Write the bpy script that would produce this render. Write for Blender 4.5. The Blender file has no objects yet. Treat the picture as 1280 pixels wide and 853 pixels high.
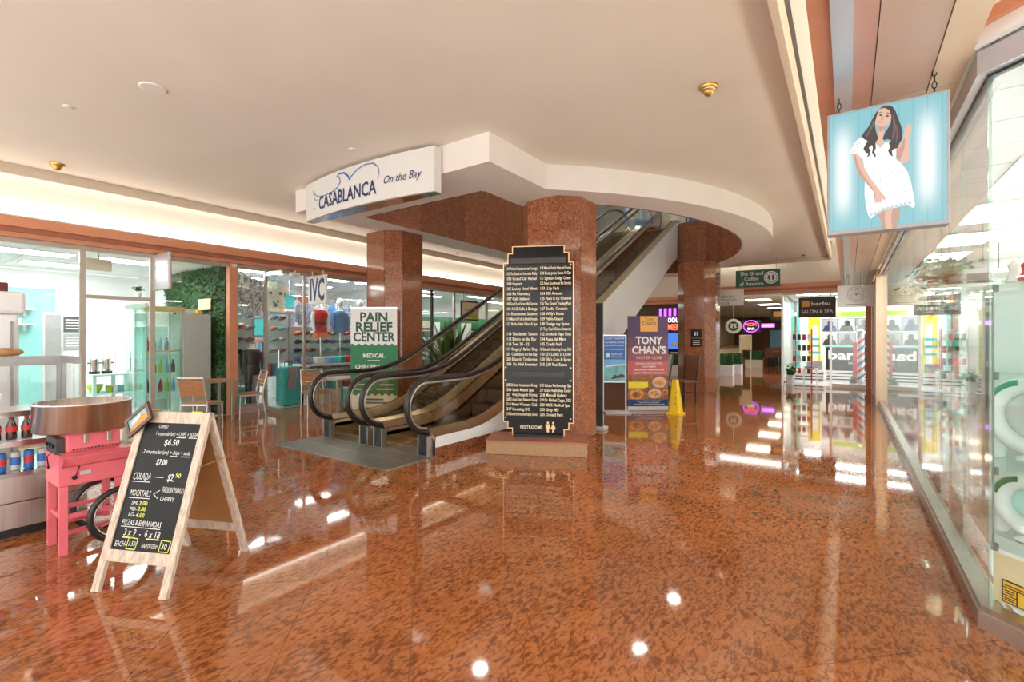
import bpy, bmesh, math, random
from mathutils import Vector, Matrix
from mathutils.geometry import tessellate_polygon
random.seed(7)
S = bpy.context.scene
C = S.collection
PI = math.pi
# ------------------------------------------------------------------ camera, world, exposure
cam_d = bpy.data.cameras.new('camera')
cam = bpy.data.objects.new('camera', cam_d)
C.objects.link(cam)
cam.location = (0, 0, 1.5)
cam.rotation_euler = (PI/2, 0, math.radians(35))
cam_d.sensor_width = 36
cam_d.lens = 36*600/1280
cam_d.shift_y = -4.5/1280
cam_d.clip_start = 0.02
S.camera = cam
W = bpy.data.worlds.new('world')
S.world = W
W.use_nodes = True
W.node_tree.nodes['Background'].inputs[0].default_value = (1.0, 0.97, 0.93, 1)
W.node_tree.nodes['Background'].inputs[1].default_value = 1.6
S.view_settings.view_transform = 'Standard'
S.view_settings.look = 'None'
S.view_settings.gamma = 1
S.view_settings.use_curve_mapping = False
S.view_settings.exposure = 1.1
S.cycles.use_denoising = True
S.cycles.max_bounces = 10
S.cycles.diffuse_bounces = 5
S.cycles.transparent_max_bounces = 32
S.cycles.sample_clamp_indirect = 6
ORD = ('first','second','third','fourth','fifth','sixth','seventh','eighth','ninth','tenth','eleventh','twelfth','thirteenth','fourteenth','fifteenth','sixteenth')
CM = 1.0   # strength of the cove lamps
SM = 1.0   # strength of the shop lamps

# ------------------------------------------------------------------ text glyphs (built while the scene is still empty)
CH = "".join(chr(c) for c in range(33, 127)) + "é"
GLYPH = {}
def make_glyphs():
    obs = []
    for bold in (0, 1, 2):
        for ch in CH + ' ':
            for body in (ch, ch + '|'):
                cu = bpy.data.curves.new('t', 'FONT')
                cu.body = body
                cu.size = 1
                cu.resolution_u = 2
                cu.offset = (0, 0.014, 0.03)[bold]
                o = bpy.data.objects.new('t', cu)
                C.objects.link(o)
                obs.append((bold, ch, len(body), o))
        cu = bpy.data.curves.new('t', 'FONT'); cu.body = '|'; cu.resolution_u = 2
        cu.offset = (0, 0.014, 0.03)[bold]
        o = bpy.data.objects.new('t', cu); C.objects.link(o); obs.append((bold, 'BAR', 1, o))
    dg = bpy.context.evaluated_depsgraph_get()
    raw = {}
    for bold, ch, n, o in obs:
        me = bpy.data.meshes.new_from_object(o.evaluated_get(dg))
        raw[(bold, ch, n)] = ([tuple(v.co) for v in me.vertices], [tuple(p.vertices) for p in me.polygons])
        bpy.data.meshes.remove(me)
    for bold, ch, n, o in obs:
        cu = o.data
        bpy.data.objects.remove(o)
        bpy.data.curves.remove(cu)
    for bold in (0, 1, 2):
        bar = max(v[0] for v in raw[(bold, 'BAR', 1)][0])
        for ch in CH + ' ':
            vs, fs = raw[(bold, ch, 1)]
            adv = max(v[0] for v in raw[(bold, ch, 2)][0]) - bar
            GLYPH[(bold, ch)] = ([(v[0], v[1]) for v in vs], fs, adv)
make_glyphs()
def text_geo(body, size, bold=0, align='L', width=None, shear=0.0, sx=1.0, jitter=0):
    """flat text as 2-D points and faces, baseline at y = 0; width squeezes or stretches it to a given length"""
    V, F, x = [], [], 0.0
    for ch in body:
        vs, fs, adv = GLYPH[(bold, ch)]
        b = len(V)
        jy = random.uniform(-jitter, jitter)
        V += [(x + v[0] + shear*v[1], v[1] + jy) for v in vs]
        F += [tuple(i + b for i in f) for f in fs]
        x += adv
    k = size*sx
    if width:
        k = width/max(x, 1e-6)
    off = {'L': 0, 'C': -x*k/2, 'R': -x*k}[align]
    return [(v[0]*k + off, v[1]*size) for v in V], F

# ------------------------------------------------------------------ mesh helper
class MB:
    def __init__(s):
        s.v = []; s.f = []; s.sm = []
    def add(s, vs, fs, smooth=False):
        b = len(s.v)
        s.v += [tuple(v) for v in vs]
        s.f += [tuple(i + b for i in f) for f in fs]
        s.sm += [smooth]*len(fs)
        return s
    def box(s, x0, x1, y0, y1, z0, z1):
        return s.add([(x0,y0,z0),(x1,y0,z0),(x1,y1,z0),(x0,y1,z0),(x0,y0,z1),(x1,y0,z1),(x1,y1,z1),(x0,y1,z1)],
                     [(3,2,1,0),(4,5,6,7),(0,1,5,4),(1,2,6,5),(2,3,7,6),(3,0,4,7)])
    def bx(s, c, size, rz=0, ry=0, rx=0):
        M = Matrix.Translation(c) @ Matrix.Rotation(rz,4,'Z') @ Matrix.Rotation(ry,4,'Y') @ Matrix.Rotation(rx,4,'X')
        h = [d/2 for d in size]
        m = MB().box(-h[0],h[0],-h[1],h[1],-h[2],h[2])
        return s.add([M @ Vector(v) for v in m.v], m.f)
    def rbox(s, x0, x1, y0, y1, z0, z1, b=0.01):
        """box with chamfered edges"""
        me = bmesh.new()
        bmesh.ops.create_cube(me, size=1)
        for v in me.verts:
            v.co = Vector(((x0+x1)/2+v.co.x*(x1-x0), (y0+y1)/2+v.co.y*(y1-y0), (z0+z1)/2+v.co.z*(z1-z0)))
        bmesh.ops.bevel(me, geom=me.edges[:], offset=b, segments=2, affect='EDGES', profile=0.5)
        me.verts.index_update()
        s.add([v.co[:] for v in me.verts], [tuple(v.index for v in f.verts) for f in me.faces])
        me.free()
        return s
    def cyl(s, p0, p1, r0, r1=None, n=12, cap=True, smooth=True):
        p0, p1 = Vector(p0), Vector(p1)
        r1 = r0 if r1 is None else r1
        d = (p1-p0).normalized()
        a = d.orthogonal().normalized(); b = d.cross(a)
        vs = []
        for p, r in ((p0, r0), (p1, r1)):
            for i in range(n):
                t = 2*PI*i/n
                vs.append(p + (a*math.cos(t) + b*math.sin(t))*r)
        s.add(vs, [(i, (i+1)%n, n+(i+1)%n, n+i) for i in range(n)], smooth)
        if cap:
            s.add(vs[:n], [tuple(range(n))[::-1]]); s.add(vs[n:], [tuple(range(n))])
        return s
    def tube(s, pts, r, n=8, closed=False, sx=1, up=None):
        pts = [Vector(p) for p in pts]
        m = len(pts); vs = []
        prev = None
        for i, p in enumerate(pts):
            q0 = pts[i-1] if (i or closed) else p
            q1 = pts[(i+1)%m] if (i < m-1 or closed) else p
            d = (q1-q0).normalized()
            if up is not None:
                a = Vector(up); b = d.cross(a).normalized()
            else:
                a = d.orthogonal().normalized() if prev is None else (prev - d*prev.dot(d)).normalized()
                b = d.cross(a)
            prev = a
            rr = r[i] if isinstance(r, (list, tuple)) else r
            for k in range(n):
                t = 2*PI*k/n
                vs.append(p + (a*math.cos(t)*sx + b*math.sin(t))*rr)
        fs = []
        for i in range(m if closed else m-1):
            j = (i+1)%m
            for k in range(n):
                fs.append((i*n+k, i*n+(k+1)%n, j*n+(k+1)%n, j*n+k))
        s.add(vs, fs, True)
        if not closed:
            s.add(vs[:n], [tuple(range(n))[::-1]]); s.add(vs[-n:], [tuple(range(n))])
        return s
    def lathe(s, prof, n=20, c=(0,0,0), sy=1.0, smooth=True):
        vs = []
        for r, z in prof:
            for i in range(n):
                t = 2*PI*i/n
                vs.append((c[0]+r*math.cos(t), c[1]+r*math.sin(t)*sy, c[2]+z))
        fs = []
        for j in range(len(prof)-1):
            for i in range(n):
                fs.append((j*n+i, j*n+(i+1)%n, (j+1)*n+(i+1)%n, (j+1)*n+i))
        s.add(vs, fs, smooth)
        if prof[0][0] > 1e-5: s.add(vs[:n], [tuple(range(n))[::-1]])
        if prof[-1][0] > 1e-5: s.add(vs[-n:], [tuple(range(n))])
        return s
    def prism(s, poly, h0, h1, fn=None):
        """poly: 2-D outline extruded from h0 to h1; fn maps (a, b, h) to a point (default: a->x, b->y, h->z)"""
        fn = fn or (lambda a, b, h: (a, b, h))
        n = len(poly)
        vs = [fn(a, b, h0) for a, b in poly] + [fn(a, b, h1) for a, b in poly]
        s.add(vs, [tuple(range(n))[::-1], tuple(range(n, 2*n))] + [(i, (i+1)%n, n+(i+1)%n, n+i) for i in range(n)])
        return s
    def flat(s, poly, h=0, fn=None):
        fn = fn or (lambda a, b, h: (a, b, h))
        s.add([fn(a, b, h) for a, b in poly], [tuple(range(len(poly)))])
        return s
    def text(s, body, size, fn, **k):
        vs, fs = text_geo(body, size, **k)
        s.add([fn(a, b) for a, b in vs], fs)
        return s
    def sphere(s, c, r, n=12, m=8, sz=1, sy=1, z0=-1, z1=1):
        prof = []
        for j in range(m+1):
            t = math.asin(z0) + (math.asin(z1)-math.asin(z0))*j/m
            prof.append((max(r*math.cos(t), 0), r*math.sin(t)*sz))
        return s.lathe(prof, n, c, sy)
    def xf(s, M):
        s.v = [tuple(M @ Vector(v)) for v in s.v]
        return s
    def mesh(s, name, mat):
        me = bpy.data.meshes.new(name)
        me.from_pydata(s.v, [], s.f)
        me.polygons.foreach_set('use_smooth', s.sm)
        me.materials.append(M_[mat] if isinstance(mat, str) else mat)
        me.update()
        return me
    def build(s, name, mat, parent=None, loc=None, rz=0):
        o = bpy.data.objects.new(name, s.mesh(name, mat))
        C.objects.link(o)
        if parent: o.parent = parent
        if loc: o.location = loc
        if rz: o.rotation_euler = (0, 0, rz)
        return o
def inst(me, name, parent=None, loc=(0,0,0), rot=(0,0,0), sc=None):
    o = bpy.data.objects.new(name, me)
    C.objects.link(o)
    if parent: o.parent = parent
    o.location = loc; o.rotation_euler = rot
    if sc: o.scale = sc
    return o
def tag(o, label, cat, group=None, kind=None):
    o['label'] = label; o['category'] = cat
    if group: o['group'] = group
    if kind: o['kind'] = kind
    return o
def thing(name, label, cat, loc=(0,0,0), rz=0, group=None):
    o = bpy.data.objects.new(name, None)
    o.empty_display_size = 0.1
    C.objects.link(o)
    o.location = loc; o.rotation_euler = (0, 0, rz)
    return tag(o, label, cat, group)
def struct(o, label=None, cat=None):
    o['kind'] = 'structure'
    if label: o['label'] = label
    if cat: o['category'] = cat
    return o
def copy_tree(root, loc=None, rz=None, label=None, parent=None):
    c = root.copy(); C.objects.link(c); c.parent = parent
    if loc is not None: c.location = loc
    if rz is not None: c.rotation_euler = (0, 0, rz)
    if label: c['label'] = label
    for ch in list(root.children):
        copy_tree(ch, parent=c)
    return c
def rad(a): return math.radians(a)

# ------------------------------------------------------------------ materials
M_ = {}
def _new(name):
    m = bpy.data.materials.new(name); m.use_nodes = True
    nt = m.node_tree
    return m, nt, nt.nodes['Principled BSDF']
def pm(name, col, rough=0.5, metal=0.0, var=0.08, scale=14, bump=0.0, spec=0.5, sheen=0, stretch=(1,1,1), coat=0, world=False):
    """plain procedural surface: base colour broken up by fine noise"""
    m, nt, b = _new(name)
    N, L = nt.nodes, nt.links
    tc = N.new('ShaderNodeTexCoord')
    mp = N.new('ShaderNodeMapping'); mp.inputs['Scale'].default_value = stretch
    if world:
        g = N.new('ShaderNodeNewGeometry'); L.new(g.outputs['Position'], mp.inputs[0])
    else:
        L.new(tc.outputs['Object'], mp.inputs[0])
    nz = N.new('ShaderNodeTexNoise'); nz.inputs['Scale'].default_value = scale; nz.inputs['Detail'].default_value = 4
    L.new(mp.outputs[0], nz.inputs[0])
    rp = N.new('ShaderNodeValToRGB')
    rp.color_ramp.elements[0].position = 0.3; rp.color_ramp.elements[1].position = 0.7
    rp.color_ramp.elements[0].color = (*[max(0, c*(1-var)) for c in col], 1)
    rp.color_ramp.elements[1].color = (*[min(1, c*(1+var)) for c in col], 1)
    L.new(nz.outputs[0], rp.inputs[0]); L.new(rp.outputs[0], b.inputs['Base Color'])
    b.inputs['Roughness'].default_value = rough
    b.inputs['Metallic'].default_value = metal
    b.inputs['Specular IOR Level'].default_value = spec
    if coat: b.inputs['Coat Weight'].default_value = coat
    if bump:
        bp = N.new('ShaderNodeBump'); bp.inputs['Strength'].default_value = bump; bp.inputs['Distance'].default_value = 0.01
        L.new(nz.outputs[0], bp.inputs['Height']); L.new(bp.outputs[0], b.inputs['Normal'])
    M_[name] = m
    return m
def em(name, col, strength, base=(0.02,0.02,0.02)):
    m, nt, b = _new(name)
    b.inputs['Base Color'].default_value = (*base, 1)
    b.inputs['Emission Color'].default_value = (*col, 1)
    b.inputs['Emission Strength'].default_value = strength
    M_[name] = m
    return m
def glassm(name, tint=(0.96,0.99,0.98), ior=1.5, refl=1.0):
    """thin architectural glass: clear with a Fresnel reflection"""
    m = bpy.data.materials.new(name); m.use_nodes = True
    nt = m.node_tree; N, L = nt.nodes, nt.links
    for n in list(N):
        if n.type == 'BSDF_PRINCIPLED': N.remove(n)
    out = [n for n in N if n.type == 'OUTPUT_MATERIAL'][0]
    tr = N.new('ShaderNodeBsdfTransparent'); tr.inputs[0].default_value = (*tint, 1)
    gl = N.new('ShaderNodeBsdfGlossy'); gl.inputs['Roughness'].default_value = 0.0; gl.inputs[0].default_value = (refl, refl, refl, 1)
    # Schlick reflectance that treats both faces of the pane alike
    ge = N.new('ShaderNodeNewGeometry')
    dt = N.new('ShaderNodeVectorMath'); dt.operation = 'DOT_PRODUCT'
    L.new(ge.outputs['Incoming'], dt.inputs[0]); L.new(ge.outputs['Normal'], dt.inputs[1])
    ab = N.new('ShaderNodeMath'); ab.operation = 'ABSOLUTE'; L.new(dt.outputs['Value'], ab.inputs[0])
    om = N.new('ShaderNodeMath'); om.operation = 'SUBTRACT'; om.inputs[0].default_value = 1; L.new(ab.outputs[0], om.inputs[1])
    pw = N.new('ShaderNodeMath'); pw.operation = 'POWER'; pw.inputs[1].default_value = 5; L.new(om.outputs[0], pw.inputs[0])
    r0 = ((ior-1)/(ior+1))**2
    fr = N.new('ShaderNodeMath'); fr.operation = 'MULTIPLY_ADD'; fr.inputs[1].default_value = 1-r0; fr.inputs[2].default_value = r0
    L.new(pw.outputs[0], fr.inputs[0])
    mx = N.new('ShaderNodeMixShader')
    L.new(fr.outputs[0], mx.inputs[0]); L.new(tr.outputs[0], mx.inputs[1]); L.new(gl.outputs[0], mx.inputs[2])
    L.new(mx.outputs[0], out.inputs[0])
    M_[name] = m
    return m
def granite(name, base, dark, light, scale, rough, kind='fine', tile_var=0.0, spec=0.5):
    m, nt, b = _new(name)
    N, L = nt.nodes, nt.links
    g = N.new('ShaderNodeNewGeometry')
    mp = N.new('ShaderNodeMapping'); L.new(g.outputs['Position'], mp.inputs[0])
    if kind == 'worm':
        mp.inputs['Rotation'].default_value = (0, 0, rad(-52)); mp.inputs['Scale'].default_value = (1.9, 0.85, 1)
    n1 = N.new('ShaderNodeTexNoise'); n1.inputs['Scale'].default_value = scale; n1.inputs['Detail'].default_value = 3
    n1.inputs['Distortion'].default_value = 0.9 if kind == 'worm' else 0.4
    L.new(mp.outputs[0], n1.inputs[0])
    n2 = N.new('ShaderNodeTexNoise'); n2.inputs['Scale'].default_value = scale*0.16; n2.inputs['Detail'].default_value = 3
    L.new(g.outputs['Position'], n2.inputs[0])
    n3 = N.new('ShaderNodeTexNoise'); n3.inputs['Scale'].default_value = scale*6; n3.inputs['Detail'].default_value = 2
    L.new(g.outputs['Position'], n3.inputs[0])
    r1 = N.new('ShaderNodeValToRGB')
    e = r1.color_ramp.elements
    e[0].position = 0.37 if kind == 'worm' else 0.3; e[0].color = (*dark, 1)
    e[1].position = 0.72; e[1].color = (*light, 1)
    k = r1.color_ramp.elements.new(0.53 if kind == 'worm' else 0.52); k.color = (*base, 1)
    # large patches shift where the dark marks fall
    ad = N.new('ShaderNodeMath'); ad.operation = 'MULTIPLY_ADD'; ad.inputs[1].default_value = 0.28; 
    sb = N.new('ShaderNodeMath'); sb.operation = 'SUBTRACT'; sb.inputs[1].default_value = 0.14
    L.new(n1.outputs[0], sb.inputs[0]); L.new(n2.outputs[0], ad.inputs[0]); L.new(sb.outputs[0], ad.inputs[2])
    L.new(ad.outputs[0], r1.inputs[0])
    mr = N.new('ShaderNodeMapRange'); mr.inputs['To Min'].default_value = 0.82; mr.inputs['To Max'].default_value = 1.18
    L.new(n3.outputs[0], mr.inputs[0])
    hs = N.new('ShaderNodeHueSaturation'); L.new(r1.outputs[0], hs.inputs['Color'])
    val = mr.outputs[0]
    if tile_var:
        oi = N.new('ShaderNodeObjectInfo')
        m2 = N.new('ShaderNodeMapRange'); m2.inputs['To Min'].default_value = 1-tile_var; m2.inputs['To Max'].default_value = 1+tile_var
        L.new(oi.outputs['Random'], m2.inputs[0])
        mu = N.new('ShaderNodeMath'); mu.operation = 'MULTIPLY'
        L.new(m2.outputs[0], mu.inputs[0]); L.new(mr.outputs[0], mu.inputs[1]); val = mu.outputs[0]
    L.new(val, hs.inputs['Value'])
    L.new(hs.outputs[0], b.inputs['Base Color'])
    b.inputs['Roughness'].default_value = rough
    b.inputs['Specular IOR Level'].default_value = spec
    M_[name] = m
    return m
granite('floor_granite', (0.385,0.132,0.044), (0.185,0.058,0.021), (0.45,0.165,0.060), 23, 0.045, 'worm', 0.07, spec=0.9)
granite('column_granite', (0.32,0.115,0.055), (0.18,0.052,0.024), (0.44,0.19,0.105), 40, 0.10, 'fine', 0.16, spec=0.6)
pm('grout', (0.42,0.24,0.13), 0.7)
pm('ceiling_plaster', (0.80,0.735,0.645), 0.95, var=0.025, scale=1.2)
pm('cove_white', (0.86,0.81,0.73), 0.9, var=0.02)
pm('lip_beige', (0.62,0.53,0.42), 0.8, var=0.04)
pm('soffit_white', (0.80,0.75,0.70), 0.9, var=0.02, scale=2)
pm('sign_white', (0.72,0.71,0.68), 0.5, var=0.02)
pm('copper', (0.66,0.29,0.165), 0.4, 0.2, var=0.06, scale=3)
pm('copper_dark', (0.40,0.155,0.09), 0.4, 0.25, var=0.06, scale=3)
pm('rose_metal', (0.62,0.33,0.25), 0.3, 0.3, var=0.05, scale=2)
pm('blue_grey_metal', (0.55,0.53,0.56), 0.25, 0.4, var=0.05, scale=2)
pm('tan_metal', (0.70,0.52,0.36), 0.4, 0.2, var=0.05, scale=2)
pm('soffit_panel', (0.56,0.38,0.29), 0.35, 0.15, var=0.05, scale=2)
pm('aluminium', (0.55,0.53,0.50), 0.3, 0.9, var=0.05)
pm('beige_frame', (0.50,0.45,0.39), 0.4, 0.5, var=0.04)
pm('steel', (0.56,0.54,0.52), 0.16, 1.0, var=0.12, scale=6, stretch=(1,1,0.15))
pm('bowl_steel', (0.74,0.72,0.70), 0.22, 1.0, var=0.35, scale=9, stretch=(1,1,0.01))  # bright and dark vertical reflection streaks are put into the colour
pm('brushed_steel', (0.52,0.49,0.45), 0.28, 1.0, var=0.1, scale=30, stretch=(1,1,0.05))
pm('chrome', (0.75,0.75,0.75), 0.06, 1.0, var=0.03)
pm('bronze', (0.56,0.43,0.27), 0.25, 0.9, var=0.12, scale=8)
pm('gold_trim', (0.70,0.48,0.26), 0.28, 0.9, var=0.06)
pm('brass', (0.62,0.42,0.12), 0.3, 0.9, var=0.08)
pm('rubber_black', (0.022,0.016,0.014), 0.3, var=0.15)
pm('black', (0.012,0.012,0.014), 0.35, var=0.2)
pm('black_gloss', (0.006,0.006,0.008), 0.08, var=0.1, spec=0.28)
pm('charcoal', (0.05,0.045,0.042), 0.5, var=0.15)
pm('dark_step', (0.085,0.075,0.062), 0.45, 0.4, var=0.2, scale=20)
pm('white', (0.80,0.80,0.79), 0.5, var=0.02)
pm('white_gloss', (0.82,0.82,0.82), 0.2, var=0.02)
pm('warm_white', (0.74,0.70,0.64), 0.6, var=0.03)
pm('light_grey', (0.55,0.55,0.54), 0.5, var=0.04)
pm('mid_grey', (0.30,0.30,0.30), 0.5, var=0.06)
pm('shop_ceiling', (0.76,0.79,0.80), 0.9, var=0.03)
pm('shop_white', (0.80,0.82,0.82), 0.8, var=0.02)
pm('teal_tile', (0.26,0.60,0.57), 0.35, var=0.06)
pm('teal', (0.12,0.52,0.50), 0.45, var=0.06)
pm('turquoise', (0.06,0.48,0.46), 0.5, var=0.06)
pm('mint', (0.50,0.74,0.70), 0.5, var=0.05)
pm('pink', (0.78,0.16,0.20), 0.38, var=0.04)
pm('pink_dark', (0.58,0.10,0.13), 0.4, var=0.05)
pm('wood_white', (0.56,0.46,0.37), 0.7, var=0.28, scale=9, stretch=(6,6,0.7), bump=0.15)
pm('wood_orange', (0.42,0.19,0.075), 0.45, var=0.25, scale=10, stretch=(1,6,6))
pm('wood_brown', (0.20,0.085,0.04), 0.45, var=0.3, scale=10, stretch=(1,6,6))
pm('wood_dark', (0.075,0.035,0.022), 0.4, var=0.3, scale=10, stretch=(6,6,1))
pm('plywood', (0.36,0.17,0.05), 0.65, var=0.12, scale=7)
pm('cream_panel', (0.72,0.60,0.38), 0.6, var=0.03)
pm('chalk_board', (0.010,0.011,0.012), 0.5, var=0.35, scale=5, spec=0.25)
pm('chalk_white', (0.72,0.72,0.70), 0.9, var=0.15, scale=60)
pm('chalk_yellow', (0.68,0.72,0.16), 0.9, var=0.15, scale=60)
pm('plate_metal', (0.27,0.27,0.25), 0.36, 0.75, var=0.18, scale=16, bump=0.1)
pm('cream', (0.85,0.80,0.68), 0.6, var=0.03)
pm('text_cream', (0.90,0.80,0.55), 0.5, var=0.02)
pm('navy', (0.012,0.03,0.13), 0.5, var=0.1)
pm('blue', (0.04,0.16,0.50), 0.5, var=0.1)
pm('denim', (0.10,0.22,0.45), 0.75, var=0.25, scale=40)
pm('sky_blue', (0.18,0.45,0.75), 0.5, var=0.12, scale=4)
pm('red', (0.60,0.03,0.03), 0.5, var=0.08)
pm('orange', (0.75,0.16,0.04), 0.5, var=0.08)
pm('yellow', (0.78,0.66,0.02), 0.45, var=0.06)
pm('safety_yellow', (0.80,0.52,0.01), 0.4, var=0.04)
pm('amber_sticker', (0.85,0.48,0.03), 0.5, var=0.04)
pm('green', (0.03,0.25,0.10), 0.5, var=0.06)
pm('banner_green', (0.02,0.21,0.085), 0.55, var=0.04)
pm('banner_dark_green', (0.012,0.085,0.045), 0.55, var=0.04)
pm('sign_green', (0.008,0.105,0.075), 0.45, var=0.04)
pm('leaf', (0.055,0.17,0.03), 0.5, var=0.45, scale=8)
pm('leaf_dark', (0.012,0.06,0.014), 0.5, var=0.5, scale=8)
pm('leaf_hedge', (0.020,0.115,0.025), 0.55, var=0.6, scale=25, world=True)
pm('lime', (0.36,0.60,0.04), 0.5, var=0.08)
pm('plum', (0.085,0.045,0.11), 0.55, var=0.05)
pm('brick_pink', (0.50,0.115,0.11), 0.55, var=0.05)
pm('banner_orange', (0.85,0.42,0.08), 0.55, var=0.04)
pm('peach_text', (0.85,0.40,0.30), 0.6, var=0.03)
pm('skin', (0.62,0.38,0.28), 0.6, var=0.05)
pm('fabric_grey', (0.28,0.28,0.30), 0.9, var=0.4, scale=50)
pm('fabric_pattern', (0.42,0.42,0.44), 0.9, var=0.95, scale=26)
pm('fabric_floral', (0.25,0.28,0.36), 0.9, var=0.95, scale=34)
pm('fabric_beige', (0.60,0.52,0.42), 0.9, var=0.1)
pm('brown', (0.20,0.10,0.06), 0.6, var=0.2)
pm('food_brown', (0.30,0.12,0.05), 0.6, var=0.5, scale=18)
pm('food_cream', (0.62,0.45,0.32), 0.6, var=0.35, scale=22)
pm('food_orange', (0.65,0.24,0.05), 0.6, var=0.5, scale=20)
pm('print_sea', (0.20,0.48,0.52), 0.5, var=0.3, scale=8)
pm('bread', (0.42,0.22,0.09), 0.7, var=0.25)
pm('cola', (0.045,0.010,0.006), 0.1, var=0.1, spec=0.8)
pm('burgundy', (0.16,0.02,0.03), 0.5, var=0.15)
pm('dark_grey', (0.15,0.14,0.13), 0.7, var=0.1)  # plain dark grey for trims, clips and sign lettering
glassm('glass')
glassm('glass_green', (0.88,0.97,0.94))
glassm('glass_case', (0.97,0.985,0.985))
glassm('bronze_glass', (0.95,0.93,0.88))
em('lamp_white', (1.0,0.98,0.95), 16.0*SM)
em('lamp_warm', (1.0,0.80,0.55), 7.0)
em('lamp_cove', (1.0,0.92,0.80), 4.8*CM)
em('lamp_upper', (1.0,0.96,0.9), 26.0)
em('lamp_spot', (1.0,0.97,0.92), 16.0)
em('neon_purple', (0.55,0.08,0.9), 1.6)
em('neon_red', (1.0,0.08,0.04), 2.0)
em('neon_white', (1.0,0.9,0.95), 1.0)
em('neon_blue', (0.06,0.20,0.75), 0.6)
em('screen_dim', (0.03,0.05,0.08), 0.8, (0.02,0.02,0.03))
# ================================================================== THE SETTING
XL, XR, ZC, ZS = -9.8, 0.55, 3.9, 3.55      # shop-front planes, ceiling and soffit heights
Z2 = 4.85                                     # upper floor
# ---- floor: diagonal granite tiles laid on a grout bed
TS = 0.61
R2 = math.sqrt(0.5)
def clip(poly, x0, x1, y0, y1):
    for ax, lim, sgn in ((0, x0, 1), (0, x1, -1), (1, y0, 1), (1, y1, -1)):
        out = []
        for i in range(len(poly)):
            a, b = poly[i-1], poly[i]
            da, db = (a[ax]-lim)*sgn, (b[ax]-lim)*sgn
            if da >= 0: out.append(a)
            if da*db < 0:
                t = da/(da-db)
                out.append((a[0]+(b[0]-a[0])*t, a[1]+(b[1]-a[1])*t))
        poly = out
        if len(poly) < 3: return []
    return poly
def area(p):
    return abs(sum(p[i-1][0]*p[i][1]-p[i][0]*p[i-1][1] for i in range(len(p)))/2)
floor = struct(MB().box(-9.85, 0.9, -3.5, 20.5, -0.06, -0.004).build('floor', 'grout'), 'polished red brown granite floor of the mall hall', 'floor')
TH, TG = 0.02, 0.0018
tile_me = MB().box(-TS/2+TG, TS/2-TG, -TS/2+TG, TS/2-TG, -TH, 0).mesh('tile', 'floor_granite')
tiles = []
F35 = (-math.sin(rad(35)), math.cos(rad(35))); Rt35 = (math.cos(rad(35)), math.sin(rad(35)))
for i in range(-40, 40):
    for j in range(-40, 60):
        p0 = -0.69 + TS*i; q0 = 2.53 + TS*j
        cs = [(p0+TG, q0+TG), (p0+TS-TG, q0+TG), (p0+TS-TG, q0+TS-TG), (p0+TG, q0+TS-TG)]
        poly = [((p-q)*R2, (p+q)*R2) for p, q in cs]
        cl = clip(poly, -9.85, 0.9, -3.5, 20.5)
        if not cl or area(cl) < 0.004: continue
        pc, qc = p0+TS/2, q0+TS/2
        c = ((pc-qc)*R2, (pc+qc)*R2)
        d = c[0]*F35[0]+c[1]*F35[1]; l = c[0]*Rt35[0]+c[1]*Rt35[1]
        seen = d > 1.7 and abs(l/d) < 1.15 and -9.9 < c[0] < 0.7
        tiles.append((0 if seen else 1, d if seen else 0, c, cl, len(cl) == 4 and abs(area(cl)-area(poly)) < 1e-5))
tiles.sort(key=lambda t: t[:2])
rest = MB()
for k, (ns, d, c, cl, full) in enumerate(tiles):
    if k < 300 and not ns:
        if full:
            inst(tile_me, 'tile', floor, (c[0], c[1], 0), (0, 0, rad(45)))
        else:
            MB().prism(cl[::-1] if False else cl, -TH, 0).build('tile', 'floor_granite', floor)
    else:
        rest.prism(cl, -TH, 0)
r = rest.build('tile_field', 'floor_granite', floor); r['kind'] = 'stuff'
# corridor that leads on past the barber shop
fl2 = struct(MB().box(-4.6, -1.6, 20.5, 42, -0.06, 0).build('floor', 'floor_granite'), 'granite floor of the passage beyond the planters', 'floor')

# ---- ceiling with the stepped and curved soffit around the escalator void
def arc(cx, cy, r, y0, y1, n):
    return [(cx + math.sqrt(r*r-(y-cy)**2), y) for y in [y0+(y1-y0)*i/n for i in range(n+1)]]
outer = [(-7.43,4.42),(-3.42,4.42),(-3.42,5.66)] + arc(-7.85,10.6,6.6,5.72,15.48,28) + [(-3.42,15.54),(-3.42,16.4),(-7.43,16.4)]
inner = [(-6.72,5.28),(-4.2,5.28),(-4.2,6.35),(-3.6,6.5)] + arc(-7.85,10.6,6.0,6.6,14.6,28) + [(-3.6,14.7),(-4.2,14.8),(-4.2,15.45),(-6.72,15.45)]
def holed(out, hole, z, flip=False):
    vs = [Vector((x, y, z)) for x, y in out], [Vector((x, y, z)) for x, y in hole]
    tri = tessellate_polygon(vs)
    allv = [v[:] for v in vs[0]] + [v[:] for v in vs[1]]
    fs = []
    for t in tri:
        a, b, c = (Vector(allv[i]) for i in t)
        up = (b-a).cross(c-a).z > 0
        fs.append(tuple(t) if up != flip else tuple(t)[::-1])
    return allv, fs
LIPX, LIPR, LIPY = -9.45, -0.44, 16.95
ceil = struct(MB().add(*holed([(LIPX,-3.5),(LIPR,-3.5),(LIPR,LIPY),(LIPX,LIPY)], outer, ZC, True)).build('ceiling', 'ceiling_plaster'),
              'smooth warm beige plaster ceiling of the hall', 'ceiling')
def wallstrip(poly, z0, z1, closed=True, flip=False):
    m = MB(); n = len(poly)
    for i in range(n if closed else n-1):
        a, b = poly[i], poly[(i+1)%n]
        q = [(a[0],a[1],z0),(b[0],b[1],z0),(b[0],b[1],z1),(a[0],a[1],z1)]
        m.add(q, [(3,2,1,0) if flip else (0,1,2,3)], 4 < i < 30)
    return m
so = MB().add(*holed(outer, inner, ZS, True))
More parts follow.
